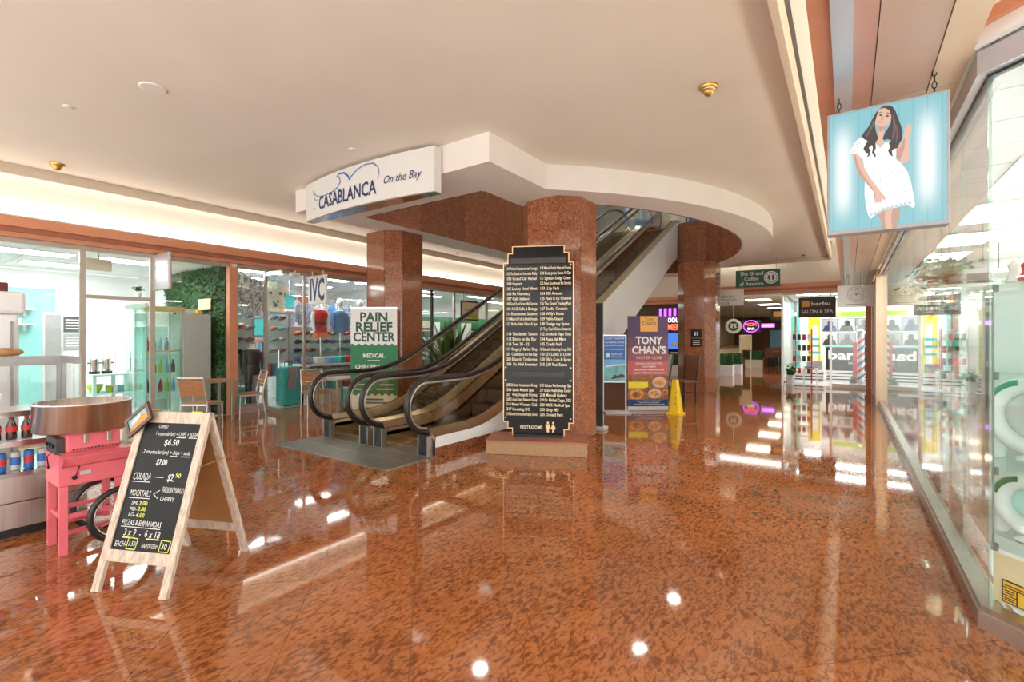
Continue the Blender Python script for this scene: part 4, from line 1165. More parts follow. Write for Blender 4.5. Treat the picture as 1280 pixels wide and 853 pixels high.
for k, z in enumerate((0.511, 0.861, 1.261)):
    for q in range(5):
        o = inst(bot_me[cl_[(k+q)%5]], 'bottle', None, (-10.35, 3.32+0.10*q, z))
        tag(o, '%s bottle on the %s shelf of the brass rimmed cabinet' % (cnm[cl_[(k+q)%5]], ('lowest','middle','upper')[k]), 'bottle', 'bottles in the glass cabinet')
t = thing('upright_cooler', 'white upright cooler behind the brass rimmed cabinet', 'cooler', (-11.25, 3.62, 0))
MB().rbox(-0.32, 0.32, -0.32, 0.32, 0.0, 2.0, 0.02).build('body', 'white_gloss', t)
MB().rbox(0.321, 0.35, -0.22, 0.22, 0.35, 1.72, 0.008).build('door', 'mint', t)
MB().cyl((0.37,0.24,0.8),(0.37,0.24,1.3),0.012).build('handle', 'aluminium', t)
MB().box(0.321, 0.33, -0.2, 0.2, 0.12, 0.30).build('grille', 'light_grey', t)
t = thing('grey_cabinet', 'tall plain grey cabinet in front of the leaf wall', 'cabinet', (-10.5, 4.03, 0))
MB().rbox(-0.35, 0.35, -0.22, 0.26, 0.03, 1.94, 0.008).build('body', 'light_grey', t)
MB().box(-0.33, 0.33, -0.2, 0.24, 0, 0.03).build('kick', 'charcoal', t)
for k, (y_, m1, w_, lb_) in enumerate(((3.95,'cream',0.36,'cream tray on top of the grey cabinet'), (4.12,'amber_sticker',0.14,'yellow crate of fruit on the grey cabinet'))):
    tag(MB().rbox(-0.2, 0.2, -w_/4, w_/4, 0, 0.09, 0.01).build('tray', m1, None, (-10.4, y_, 1.941)), lb_, 'tray')
# leaf wall
hw_ = thing('leaf_wall', 'dense green artificial leaf wall panel in the snack shop', 'leaf wall', (-11.3, 4.46, 0))
MB().box(-1.4, 1.4, -0.03, 0, 0, 2.9).build('backing', 'leaf_dark', hw_)
random.seed(11)
m = MB()
def leafquad(m, p, size, nrm):
    n_ = Vector(nrm).normalized(); a = n_.orthogonal().normalized()
    a.rotate(Matrix.Rotation(random.uniform(0, 6.28), 3, n_)); b = n_.cross(a)
    t_ = n_*size*0.5*random.uniform(0.2, 1)
    p = Vector(p)
    m.add([p-a*size*0.5, p+b*size*0.3+t_*0.3, p+a*size*0.5+t_, p-b*size*0.3+t_*0.3], [(0,1,2,3)])
for k in range(7000):
    leafquad(m, (random.uniform(-1.4,1.4), -0.03-random.uniform(0,0.05), random.uniform(0,2.9)), random.uniform(0.04,0.09), (random.uniform(-0.7,0.7), -1, random.uniform(-0.3,0.9)))
o = m.build('leaves', 'leaf_hedge', hw_); o['kind'] = 'stuff'
t = thing('notice', 'pale yellow notice hung on the leaf wall', 'notice', (-10.55, 4.34, 2.05))
MB().box(-0.28, 0.28, -0.008, 0.0, 0, 0.22).build('sheet', 'cream_panel', t)
MB().tube([(-0.2,0,0.22),(0,0,0.40),(0.2,0,0.22)], 0.004, 5).build('cord', 'charcoal', t)
# blade sign and items by the head of the front
t = thing('blade_sign', 'blank grey double sided blade sign over the snack shop', 'sign', (-9.47, 3.25, 2.30))
MB().rbox(-0.31, 0.31, -0.03, 0.03, 0, 0.62, 0.02).build('panel', 'blue_grey_metal', t)
MB().box(-0.31, -0.29, -0.04, 0.04, 0, 0.62).build('edge', 'aluminium', t)
t = thing('exit_sign', 'grey box sign hung from the snack shop ceiling', 'sign', (-10.3, 2.62, 2.62))
MB().rbox(-0.03, 0.03, -0.17, 0.17, 0, 0.2, 0.01).build('case', 'lip_beige', t)
MB().cyl((0,0,0.2),(0,0,0.299),0.01).build('stem', 'light_grey', t)
t = thing('small_plant', 'small potted plant standing on the snack shop transom', 'plant', (-9.80, 3.02, 2.176))
MB().lathe([(0.03,0),(0.045,0.07),(0.04,0.07),(0.0,0.06)], 12).build('pot', 'white', t)
m = MB()
for k in range(60): leafquad(m, (random.gauss(0,0.03), random.gauss(0,0.03), 0.1+random.uniform(0,0.07)), 0.05, (random.uniform(-1,1), random.uniform(-1,1), 1))
o = m.build('foliage', 'leaf', t); o['kind'] = 'stuff'
t = thing('air_diffuser', 'square air diffuser in the snack shop ceiling', 'vent', (-11.2, 0.95, 2.918))
for r_ in (0.29, 0.21, 0.13): MB().prism([(-r_,-r_),(r_,-r_),(r_,r_),(-r_,r_)], -0.02-(0.29-r_)*0.1, -0.012-(0.29-r_)*0.1).build('ring', 'light_grey' if r_ != 0.21 else 'mid_grey', t)

# ---------------------------------------------------------------- clothing shop
def prism_y(poly, d):      # outline in the y-z plane, thickness along x
    return MB().prism(poly, -d/2, d/2, lambda a, b, h: (h, a, b))
TEE = [(-0.10,0.66),(-0.05,0.64),(0.05,0.64),(0.10,0.66),(0.20,0.62),(0.33,0.44),(0.24,0.38),(0.19,0.46),(0.20,0.0),(-0.20,0.0),(-0.19,0.46),(-0.24,0.38),(-0.33,0.44),(-0.20,0.62)]
LONG = [(-0.09,0.80),(0.09,0.80),(0.20,0.76),(0.27,0.62),(0.31,0.10),(0.24,0.08),(0.20,0.50),(0.20,0.0),(-0.20,0.0),(-0.20,0.50),(-0.24,0.08),(-0.31,0.10),(-0.27,0.62),(-0.20,0.76)]
def hanging(name, label, loc, poly, mat, sc=1.0, rz=0, d=0.07, printed=None):
    t = thing(name, label, 'shirt', loc, rad(rz))
    prism_y([(a*sc, b*sc) for a, b in poly], d).build('garment', mat, t)
    top = max(b for a, b in poly)*sc
    MB().tube([(0,-0.17*sc,top-0.04),(0,0,top+0.05),(0,0.17*sc,top-0.04)], 0.007, 6).tube([(0,0,top+0.05),(0,0.0,top+0.10),(0,0.03,top+0.12),(0,0.04,top+0.09)], 0.004, 5).build('hanger', 'charcoal', t)
    MB().box(d/2, d/2+0.004, -0.03*sc, 0.03*sc, top-0.16*sc, top).build('collar', 'white' if mat != 'white' else 'charcoal', t)
    if printed:
        m = MB()
        for a, b, r_ in printed: m.prism([(a+r_*math.cos(i*PI/5), b+r_*math.sin(i*PI/5)) for i in range(10)], d/2+0.002, d/2+0.006, lambda p, q, h: (h, p, q))
        m.build('print', 'charcoal', t)
    return t
hanging('long_shirt', 'black and white patterned shirt, left of the two in the window', (-9.91, 4.74, 1.98), LONG, 'fabric_pattern', 0.95, 0, 0.05)
hanging('long_shirt', 'black and white patterned shirt, right of the two in the window', (-10.01, 4.98, 1.95), LONG, 'fabric_pattern', 0.95, 0, 0.05)
hanging('tee_shirt', 'beige tee shirt with a dark animal print above the doorway', (-10.45, 5.72, 2.08), TEE, 'fabric_beige', 1.0, 0, 0.06, [(-0.11,0.40,0.035),(0.11,0.40,0.035),(0.0,0.14,0.05),(-0.04,0.20,0.03),(0.05,0.22,0.03)])
# wall rail above the doorway and side racks
t = thing('display_shelf', 'tan shelf under the beige tee shirt', 'shelf', (-10.40, 5.6, 2.03))
MB().box(-0.15, 0.15, -0.45, 0.55, 0, 0.03).build('board', 'tan_metal', t)
MB().box(-0.13, -0.11, -0.4, -0.38, -0.25, 0).box(-0.13, -0.11, 0.48, 0.5, -0.25, 0).build('bracket', 'aluminium', t)
cap_colors = ['navy','charcoal','brown','red','white','fabric_grey','denim','burgundy','black','fabric_beige','orange','teal']
cap_names = {'navy':'navy','charcoal':'charcoal','brown':'brown','red':'red','white':'white','fabric_grey':'grey','denim':'denim blue','burgundy':'burgundy','black':'black','fabric_beige':'beige','orange':'orange','teal':'teal'}
capm = MB().sphere((0,0,0), 0.085, 12, 5, sz=0.95, z0=0.0)
capm.prism([(0.06,-0.07),(0.12,-0.065),(0.165,-0.035),(0.172,0),(0.165,0.035),(0.12,0.065),(0.06,0.07)], 0.0, 0.010)
cap_me = {c: capm.mesh('cap', c) for c in cap_colors}
random.seed(21)
def caps(x, y0, y1, z0, z1, ny, nz, where):
    for i in range(ny):
        for j in range(nz):
            c = random.choice(cap_colors)
            o = inst(cap_me[c], 'cap', None, (x+random.uniform(-0.01,0.01), y0+(y1-y0)*(i+0.5)/ny, z0+(z1-z0)*j/max(nz-1,1)+0.024), (0, rad(-18), rad(random.uniform(-9,9))))
            tag(o, '%s cap on the %s row %s' % (cap_names[c], ('lowest','second','third','fourth','top')[j] if nz > 4 else ('lowest','second','third','top')[j], where), 'cap', 'caps ' + where)
def pegboard(label, loc, w, z0, z1, rows):
    t = thing('cap_rack', label, 'rack', loc)
    MB().box(-0.02, 0, -w/2, w/2, z0, z1).build('panel', 'light_grey', t)
    for z in rows: MB().box(0, 0.16, -w/2, w/2, z-0.02, z-0.008).build('ledge', 'glass_green', t)
    MB().box(-0.02, 0.02, -w/2-0.03, -w/2, 0, z1).box(-0.02, 0.02, w/2, w/2+0.03, 0, z1).build('upright', 'aluminium', t)
pegboard('cap rack in the left clothing window', (-10.35, 4.88, 0), 0.60, 0.5, 1.9, [1.15+0.25*j for j in range(4)])
caps(-10.25, 4.6, 5.16, 1.15, 1.90, 3, 4, 'of the left window rack')
pegboard('cap rack behind the mannequins', (-10.67, 7.55, 0), 2.7, 0.5, 1.75, [0.75+0.2*j for j in range(5)])
caps(-10.53, 6.22, 8.88, 0.75, 1.55, 14, 5, 'behind the mannequins')
pegboard('cap rack beside the clothing doorway', (-10.9, 6.05, 0), 0.55, 0.9, 2.0, [1.15+0.25*j for j in range(4)])
caps(-10.77, 5.78, 6.14, 1.15, 1.90, 2, 4, 'beside the doorway')
# garment rail deep in the doorway
t = thing('garment_rail', 'long chrome garment rail inside the clothing shop', 'rail', (-11.3, 5.5, 0))
MB().cyl((0,-0.75,1.40),(0,0.75,1.40),0.015).build('rail', 'chrome', t)
for y_ in (-0.75, 0.75): MB().cyl((0,y_,0.03),(0,y_,1.40),0.015).build('leg', 'chrome', t); 
for y_ in (-0.75, 0.75): MB().box(-0.25, 0.25, y_-0.02, y_+0.02, 0.004, 0.03).build('foot', 'chrome', t)
gcols = ['charcoal','fabric_grey','green','denim','white','teal','navy','fabric_pattern','turquoise','orange','fabric_beige','sky_blue','navy','red','denim','fabric_grey']
gn = dict(cap_names); gn.update({'green':'green','fabric_pattern':'patterned','turquoise':'turquoise','sky_blue':'sky blue'})
GM = MB().prism([(-0.02,0.80),(0.02,0.80),(0.026,0.3),(0.03,0),(-0.03,0),(-0.026,0.3)], -0.2, 0.2, lambda a, b, h: (h*(0.75+0.25*(0.8-b)), a, b))
gme = {c: GM.mesh('garment', c) for c in set(gcols)}
for k, c in enumerate(gcols):
    o = inst(gme[c], 'hanging_garment', None, (-11.3, 4.82+0.088*k, 0.585), (0, 0, rad(random.uniform(-3,3))))
    tag(o, '%s garment, %s from the left on the chrome rail' % (gn[c], ORD[k]), 'garment', 'garments on the chrome rail')
# upper wall of folded tops deep in the shop
def tee_wall(x, y0, y1, rows, cols, where):
    cc = ['navy','teal','fabric_floral','orange','denim','red','sky_blue','white','burgundy','fabric_pattern','turquoise']
    me = {}
    for i in range(cols):
        for z in rows:
            c = random.choice(cc)
            if c not in me: me[c] = prism_y([(a*0.62, b*0.62) for a, b in TEE], 0.05).mesh('tee', c)
            o = inst(me[c], 'wall_tee', None, (x, y0+(y1-y0)*(i+0.5)/cols, z))
            gnn = dict(gn); gnn.update({'fabric_floral':'floral'})
            tag(o, '%s tee shirt pinned %s' % (gnn[c], where), 'shirt', 'tee shirts pinned ' + where)
tee_wall(-13.15, 5.2, 9.2, (1.35, 1.85, 2.35), 9, 'to the back wall of the clothing shop')
tee_wall(-11.75, 4.75, 6.6, (1.55, 1.98), 5, 'above the chrome rail')
post('wall_left', -11.82, -11.78, 4.6, 6.7, 1.45, 2.5, 'light_grey', 'low divider panel above the chrome rail', 'wall')
for k in range(7):
    hanging('long_shirt', '%s shirt, %s from the doorway on the rail behind the mannequins' % (('floral','black and white','dark blue floral')[k%3], ORD[k]), (-10.62, 6.52+0.43*k, 1.80), LONG, ('fabric_floral','fabric_pattern','denim')[k%3], 0.67)
t = thing('garment_rail', 'short chrome wall rail behind the mannequins', 'rail', (-10.635, 7.67, 2.475))
MB().cyl((0,-1.5,0),(0,1.5,0),0.012).build('rail', 'chrome', t)
for y_ in (-1.5, 1.5): MB().cyl((0,y_,0),(0,y_,0.459),0.008).build('hanger_rod', 'chrome', t)
# turquoise boxes, scarf
def tote(x, y_, w, h, label):
    t = thing('turquoise_case', label, 'case', (x, y_, 0.005))
    MB().rbox(-0.16, 0.16, -w/2, w/2, 0.02, h, 0.03).build('body', 'turquoise', t)
    MB().tube([(0,-0.08,h-0.01),(0,-0.08,h+0.10),(0,0.08,h+0.10),(0,0.08,h-0.01)], 0.01, 6).build('handle', 'charcoal', t)
    for q in (-1, 1): MB().cyl((-0.1,q*(w/2-0.06),0.02),(0.1,q*(w/2-0.06),0.02),0.02).build('wheel', 'black', t)
    return t
tote(-10.08, 5.82, 0.40, 0.86, 'tall turquoise suitcase inside the clothing doorway')
tote(-10.08, 4.73, 0.20, 0.50, 'low turquoise suitcase in the left clothing window')
tote(-8.6, 6.4, 0.40, 0.44, 'low turquoise suitcase standing behind the cafe table')
t = thing('scarf', 'grey patterned scarf draped over the tall turquoise suitcase', 'scarf', (-9.90, 5.82, 0.40))
sv = []; sf = []
for i in range(9):
    for j in range(7):
        sv.append((0.02+0.012*math.sin(i*1.9+j*0.5), -0.12+0.24*i/8+0.02*math.sin(j), 0.46-0.075*j-(0.04 if i%3 == 0 else 0)*(j == 6)))
for i in range(8):
    for j in range(6): sf.append((i*7+j, (i+1)*7+j, (i+1)*7+j+1, i*7+j+1))
b_ = MB().add(sv, sf, True); b_.add([(x-0.012, y_, z) for x, y_, z in sv], [f[::-1] for f in sf], True); b_.build('cloth', 'fabric_grey', t)
# mannequins
def mannequin(loc, label, top, head=True, legs=None):
    t = thing('mannequin', label, 'mannequin', loc)
    body = [(0.0,0.0),(0.13,0.0),(0.145,0.06),(0.125,0.20),(0.13,0.28),(0.165,0.40),(0.16,0.47),(0.12,0.53),(0.05,0.56),(0.045,0.64)]
    MB().lathe([(r_*1.06, z) for r_, z in body[1:8]], 18, sy=1.0).xf(Matrix.Diagonal((0.66,1.12,1,1))).build('top', top, t)
    MB().lathe([(0.115,0.52),(0.05,0.56),(0.045,0.64)], 14).xf(Matrix.Diagonal((0.7,1.1,1,1))).build('neck', 'white', t)
    if head: MB().sphere((0,0,0.74), 0.085, 14, 10, sz=1.3).build('head', 'white', t)
    for sg in (-1, 1):
        MB().tube([(0,sg*0.165,0.47),(0.01,sg*0.205,0.36),(0.03,sg*0.205,0.18),(0.06,sg*0.19,0.02)], [0.055,0.05,0.042,0.03], 10).build('sleeve', top if top != 'red' else 'white', t)
    MB().cyl((0,0,-0.70),(0,0,0.0),0.012).build('stand', 'chrome', t)
    MB().lathe([(0.13,-0.72),(0.13,-0.70),(0.0,-0.69)], 16).build('base', 'chrome', t)
    if legs:
        pass
    return t
for y_, top, h_, lb_ in ((6.72,'red',False,'headless mannequin in an orange red top with a belt'), (7.26,'denim',True,'mannequin in a blue sweater in the clothing window'), (7.85,'fabric_floral',True,'mannequin in a dark floral top nearest the granite column'), (8.4,'sky_blue',True,'mannequin in a light blue top half hidden by the column')):
    t = mannequin((-10.26, y_, 1.62), lb_, top, h_)
    if top == 'red':
        MB().lathe([(0.146,0.19),(0.146,0.24)], 18).xf(Matrix.Diagonal((0.66,1.12,1,1))).build('belt', 'charcoal', t)
        MB().lathe([(0.16,0.0),(0.19,-0.12)], 18).xf(Matrix.Diagonal((0.66,1.12,1,1))).build('skirt', 'orange', t)
post('trim_10', -10.45, -9.86, 6.1, 9.25, 0.85, 0.895, 'white', 'white display ledge under the mannequins', 'ledge')
t = mannequin((-10.0, 5.0, 0.725), 'black clothed mannequin figure behind the left wooden chair', 'black', False)
for sg in (-1, 1): MB().tube([(0,sg*0.07,0.02),(0.01,sg*0.08,-0.35),(0,sg*0.07,-0.66)], [0.08,0.065,0.05], 10).build('trouser_leg', 'fabric_grey' if sg > 0 else 'black', t)
# folded goods on the ledge
fold_me = {c: MB().rbox(-0.10,0.10,-0.11,0.11,0,0.16,0.03).mesh('fold', c) for c in ('fabric_floral','sky_blue','white','red','turquoise','yellow','denim')}
fn_ = {'fabric_floral':'floral','sky_blue':'light blue','white':'white','red':'red','turquoise':'turquoise','yellow':'yellow','denim':'denim'}
seq = ['fabric_floral','white','sky_blue','turquoise','red','denim','yellow','white','sky_blue','fabric_floral']
for k in range(20):
    c = seq[k%10]
    o = inst(fold_me[c], 'folded_cloth', None, (-10.15 if k < 10 else -9.98, 6.2+0.29*(k%10), 0.30+0.46*(k//10)+ (0.001 if k < 10 else 0.137)), (0,0,rad(random.uniform(-15,15))))
    tag(o, '%s folded cloth, %s from the doorway on the %s ledge' % (fn_[c], ORD[k%10], 'lower' if k < 10 else 'upper'), 'cloth', 'folded cloths in the window')
post('trim_10', -10.35, -9.9, 6.1, 9.25, 0.0, 0.299, 'white', 'white plinth in the mannequin window', 'plinth')
# blade sign
t = thing('blade_sign', 'white blade sign with three black letters over the clothing shop', 'sign', (-9.40, 6.10, 2.22))
MB().rbox(-0.34, 0.34, -0.02, 0.02, 0, 0.62, 0.012).build('panel', 'sign_white', t)
MB().text('IVC', 0.66, lambda a, b: (a, -0.0215, b+0.09), align='C', bold=2, width=0.54).build('lettering', 'navy', t)
MB().cyl((-0.2,0,0.62),(-0.2,0,0.72),0.012).cyl((0.2,0,0.62),(0.2,0,0.72),0.012).build('hanger', 'aluminium', t)
t = thing('door_closer', 'small white closer box above the clothing doorway', 'door closer', (-9.70, 5.75, 2.80))
MB().rbox(-0.05, 0.05, -0.10, 0.10, 0, 0.09, 0.01).build('box', 'white', t); MB().cyl((0,0,0.09),(0,0,0.13),0.02).build('stem', 'white', t)

# ---------------------------------------------------------------- green shop
struct(MB().box(-13.17, -13.12, 9.4, 20.3, 0.9, 2.3).build('wall_left', 'green'), 'green band on the back wall of the green shop', 'wall')
for k, (y_, lb_) in enumerate(((9.85,'green shelf unit next to the granite column'), (10.85,'cream topped shelf unit behind the plant'), (12.0,'green shelf unit under the framed poster'), (13.6,'green shelf unit behind the moving handrail'))):
    t = thing('shelf_unit', lb_, 'shelf', (-11.2, y_, 0.004))
    MB().box(-0.25, -0.22, -0.42, 0.42, 0, 2.0).build('back', 'green', t)
    MB().box(-0.25, 0.2, -0.44, -0.42, 0, 2.0).box(-0.25, 0.2, 0.42, 0.44, 0, 2.0).build('side', 'white', t)
    for q, z in enumerate((0.3, 0.8, 1.25, 1.7)):
        MB().box(-0.22, 0.2, -0.42, 0.42, z, z+0.025).build('board', 'white', t)
    MB().box(-0.2, 0.22, -0.42, 0.42, 1.80, 2.02).build('header', 'banner_green' if k != 1 else 'cream_panel', t)
    for q, z in enumerate((0.8, 1.25)):
        for w_ in range(6):
            c = ('teal','white','sky_blue','lime','mint','white')[(w_+q+k)%6]
            o = tag(MB().rbox(-0.05,0.05,-0.045,0.045,0,0.22,0.008).build('carton', c, None, (-11.1, y_-0.34+0.135*w_, z+0.03)), '%s carton on the %s board of the %s' % ({'sky_blue':'blue'}.get(c, c), ('lower','upper')[q], lb_.split(' with')[0].replace('green shelf unit','shelf')), 'carton', 'cartons in the green shop')
t = thing('framed_poster', 'black framed yellow green poster hung in the green shop front', 'poster', (-9.70, 11.55, 2.02))
MB().rbox(-0.02, 0.02, -0.43, 0.43, 0, 0.62, 0.015).build('frame', 'black', t)
MB().box(0.021, 0.024, -0.38, 0.38, 0.05, 0.57).build('sheet', 'cream_panel', t)
MB().box(0.0245, 0.026, -0.3, 0.3, 0.30, 0.36).box(0.0245, 0.026, -0.34, 0.34, 0.08, 0.2).build('print', 'lime', t)
MB().cyl((0,-0.3,0.62),(0,-0.3,0.91),0.005).cyl((0,0.3,0.62),(0,0.3,0.91),0.005).build('wire', 'charcoal', t)
# big leafy plant beside the escalator
pp = thing('potted_plant', 'large leafy plant in a pot behind the left escalator', 'plant', (-8.25, 9.0, 0))
MB().lathe([(0.20,0),(0.26,0.25),(0.30,0.5),(0.31,0.55),(0.27,0.55),(0.25,0.48),(0.0,0.48)], 20).build('pot', 'wood_dark', pp)
random.seed(3)
for k in range(34):
    a = random.uniform(0, 2*PI); L = random.uniform(1.0, 1.75); tilt = random.uniform(0.05, 0.75)
    w_ = random.uniform(0.06, 0.10); vs = []; fs = []
    for i in range(8):
        u = i/7
        rr = L*u*math.sin(tilt) + 0.35*tilt*u*u
        z = 0.5 + L*u*math.cos(tilt) - 0.45*tilt*u*u
        wd = w_*math.sin(PI*min(1, 0.12+u*0.88))**0.8
        ca, sa = math.cos(a), math.sin(a)
        vs += [(rr*ca-sa*wd, rr*sa+ca*wd, z), (rr*ca, rr*sa, z-0.02), (rr*ca+sa*wd, rr*sa-ca*wd, z)]
    for i in range(7):
        fs += [(i*3, i*3+1, i*3+4, i*3+3), (i*3+1, i*3+2, i*3+5, i*3+4)]
    MB().add(vs, fs, True).build('leaf', 'leaf' if k%3 else 'leaf_dark', pp)
# teal goods on a low table behind the plant
t = thing('display_table', 'low white table of teal goods behind the left escalator', 'table', (-9.1, 11.2, 0))
MB().box(-0.35, 0.35, -0.9, 0.9, 0.72, 0.76).build('top', 'white', t)
for x in (-0.3, 0.3):
    for y_ in (-0.82, 0.82): MB().box(x-0.025, x+0.025, y_-0.025, y_+0.025, 0, 0.72).build('leg', 'white', t)
for k in range(6):
    tag(MB().rbox(-0.18,0.18,-0.12,0.12,0,0.22+0.05*(k%3),0.03).build('bag', ('turquoise','sky_blue','white')[k%3], None, (-9.1, 10.5+0.28*k, 0.762)), '%s bag, %s from the near end of the low table' % (('turquoise','blue','white')[k%3], ORD[k]), 'bag', 'bags on the low table')
# ================================================================== RIGHT GLASS SHOP
def strip(name, pts, out, z0, z1, mat, label, cat):
    """box section that follows a plan path, 'out' to the right of the path"""
    m = MB()
    n = len(pts); off = []
    for i, p in enumerate(pts):
        ds = []
        if i: ds.append((p[0]-pts[i-1][0], p[1]-pts[i-1][1]))
        if i < n-1: ds.append((pts[i+1][0]-p[0], pts[i+1][1]-p[1]))
        ns = [(d[1]/math.hypot(*d), -d[0]/math.hypot(*d)) for d in ds]
        nx, ny = sum(q[0] for q in ns)/len(ns), sum(q[1] for q in ns)/len(ns)
        k = out/(nx*nx+ny*ny)
        off.append((p[0]+nx*k, p[1]+ny*k))
    m.prism(pts + off[::-1], z0, z1)
    return struct(m.build(name, mat), label, cat)
GX = 0.60
kp = [(XR, 13.25), (XR, 3.42), (2.2, 1.80)]      # from far to near, then along the cut corner
# path runs towards the camera, shop lies to its left -> negative offset
strip('trim_12', kp, -0.13, 0, 0.085, 'aluminium', 'brushed metal kerb under the right shop glass', 'kerb')
strip('trim_12', [(p[0]+0.012, p[1]+0.005) for p in kp], -0.09, 0.085, 0.115, 'brushed_steel', 'glass channel on the right kerb', 'kerb')
strip('trim_12', [(XR+0.0, 13.25), (XR+0.0, 3.44), (2.2, 1.82)], -0.12, 2.865, 2.985, 'blue_grey_metal', 'metal head rail above the right shop glass', 'frame')
strip('trim_12', [(XR+0.045, 13.25), (XR+0.045, 3.46), (2.2, 1.86)], -0.03, 2.85, 2.866, 'black', 'dark glazing gasket under the right head rail', 'frame')
# copper lintel over the cut corner
co = thing('trim_13', 'copper and white lintel over the cut corner of the glass shop', 'lintel'); co['kind'] = 'structure'
def cut(o0, o1, z0, z1, mat):
    a = (0.545, 3.42); b = (2.2, 1.80)
    L = math.hypot(b[0]-a[0], b[1]-a[1]); dx, dy = (b[0]-a[0])/L, (b[1]-a[1])/L; nx, ny = dy, -dx
    MB().prism([(a[0]+nx*o0,a[1]+ny*o0),(b[0]+nx*o0,b[1]+ny*o0),(b[0]+nx*o1,b[1]+ny*o1),(a[0]+nx*o1,a[1]+ny*o1)], z0, z1).build('moulding', mat, co)
cut(0.002, 0.05, 2.99, 3.06, 'white'); cut(0.0, 0.09, 3.06, 3.20, 'copper'); cut(0.0, 0.11, 3.20, 3.24, 'copper_dark'); cut(0.0, 0.12, 3.24, 3.6, 'rose_metal')
# glass panes
ed = [3.46, 4.2, 5.13, 6.06, 7.0, 7.93, 8.86, 9.8, 10.73, 11.66, 12.6, 13.2]
for k, (a, b) in enumerate(zip(ed, ed[1:])):
    struct(MB().box(GX, GX+0.012, a+0.004, b-0.004, 0.112, 2.866).build('window_%d' % (20+k), 'glass'), 'frameless glass pane of the right shop, %s from the cut corner' % ORD[k], 'window')
    if k: struct(MB().box(GX-0.002, GX+0.014, a-0.004, a+0.004, 0.115, 2.86).build('trim_14', 'glass_green'), 'silicone joint before the %s pane of the right shop' % ORD[k], 'joint')
a_, b_ = (GX+0.01, 3.44), (2.2, 1.87)
L = math.hypot(b_[0]-a_[0], b_[1]-a_[1]); ux, uy = (b_[0]-a_[0])/L, (b_[1]-a_[1])/L; nx, ny = -uy, ux
struct(MB().prism([(a_[0],a_[1]),(b_[0],b_[1]),(b_[0]+nx*0.012,b_[1]+ny*0.012),(a_[0]+nx*0.012,a_[1]+ny*0.012)], 0.112, 2.866).build('window_40', 'glass'), 'glass pane across the cut corner of the right shop', 'window')
struct(MB().cyl((GX+0.004,3.452,0.112),(GX+0.004,3.452,2.866),0.010,n=8).build('trim_14', 'glass_green'), 'green edged glass joint at the cut corner', 'joint')
# end of the glass front
post('trim_15', XR-0.05, XR+0.12, 13.22, 13.42, 0, 2.99, 'tan_metal', 'copper coloured post at the far end of the right glass')
post('wall_right', XR, XR+0.15, 13.42, 17.5, 0, 2.99, 'light_grey', 'grey side wall between glass shop and barber shop', 'wall')
post('trim_15', XR-0.03, XR, 15.9, 16.05, 0, 2.99, 'copper', 'slim copper strip beside the barber shop')
# shell
struct(MB().prism([(GX+0.14,13.2),(GX+0.14,3.5),(2.3,1.9),(6.0,1.9),(6.0,13.2)], -0.05, 0.006).build('floor', 'light_grey'), 'pale floor of the right glass shop', 'floor')
rc = struct(MB().prism([(GX+0.06,13.2),(GX+0.06,3.55),(2.3,1.95),(6.0,1.95),(6.0,13.2)], 3.062, 3.1).build('ceiling', 'light_grey'), 'white strip ceiling of the right glass shop', 'ceiling')
y_ = 1.2
for k in range(20):
    p = clip([(GX+0.05,y_),(6,y_),(6,y_+0.59),(GX+0.05,y_+0.59)], GX+0.05, 6, max(1.2, y_), 13.2)
    # keep the strips behind the cut corner
    x0 = max(GX+0.06, GX+0.06+(3.55-y_)*1.03) if y_ < 3.55 else GX+0.06
    if y_ + 0.59 < 13.2: MB().box(x0, 6, y_, y_+0.585, 3.045, 3.06).build('ceiling_strip', 'white', rc)
    y_ += 0.60
struct(MB().box(GX+0.1, 6.0, 13.2, 13.3, 0, 3.1).build('wall_right', 'shop_white'), 'end wall of the right glass shop', 'wall')
struct(MB().box(6.0, 6.1, 1.9, 13.3, 0, 3.1).build('wall_right', 'shop_white'), 'back wall of the right glass shop', 'wall')
for x, y_, lb_ in ((1.45,4.6,'nearest'), (1.5,6.4,'second'), (1.5,8.2,'third'), (1.5,10.2,'fourth'), (1.5,12.2,'fifth')):  # panels added and widened to brighten the glass shop
    shop_light(x, y_, 3.044, 0.6, 1.2, 'added lit ceiling panel in the glass shop, %s to the cut corner' % lb_)
for x, y_, lb_ in ((3.6,5.0,'nearest'), (3.6,8.5,'second'), (3.6,11.5,'third')):
    shop_light(x, y_, 3.044, 0.6, 1.2, 'large lit ceiling panel deeper in the glass shop, %s to the corner' % lb_)
# track with spot lamps
tr = thing('light_track', 'black ceiling track with spot lamps in the glass shop', 'track', (1.15, 4.6, 3.04), rad(-20))
MB().box(-0.015, 0.015, -1.2, 2.6, -0.03, 0).build('rail', 'dark_grey', tr)
for k in range(5):
    yy = -0.9+0.8*k
    s_ = MB().cyl((0,yy,-0.03),(0,yy,-0.09),0.008,n=6).tube([(-0.05,yy,-0.16),(-0.05,yy,-0.09),(0.05,yy,-0.09),(0.05,yy,-0.16)], 0.006, 5).cyl((0,yy,-0.12),(0.04,yy-0.05,-0.22),0.035,0.05,n=12)
    h_ = s_.build('spot_lamp', 'white', tr)
    MB().cyl((0.041,yy-0.0505,-0.222),(0.042,yy-0.0515,-0.224),0.042,n=12).build('lens', 'lamp_spot', h_)
sp = thing('ceiling_speaker', 'round grey ceiling speaker in the glass shop', 'speaker', (0.98, 3.95, 3.044))
MB().lathe([(0.07,0),(0.075,-0.006),(0.06,-0.010),(0.0,-0.008)], 20).build('grille', 'mid_grey', sp)
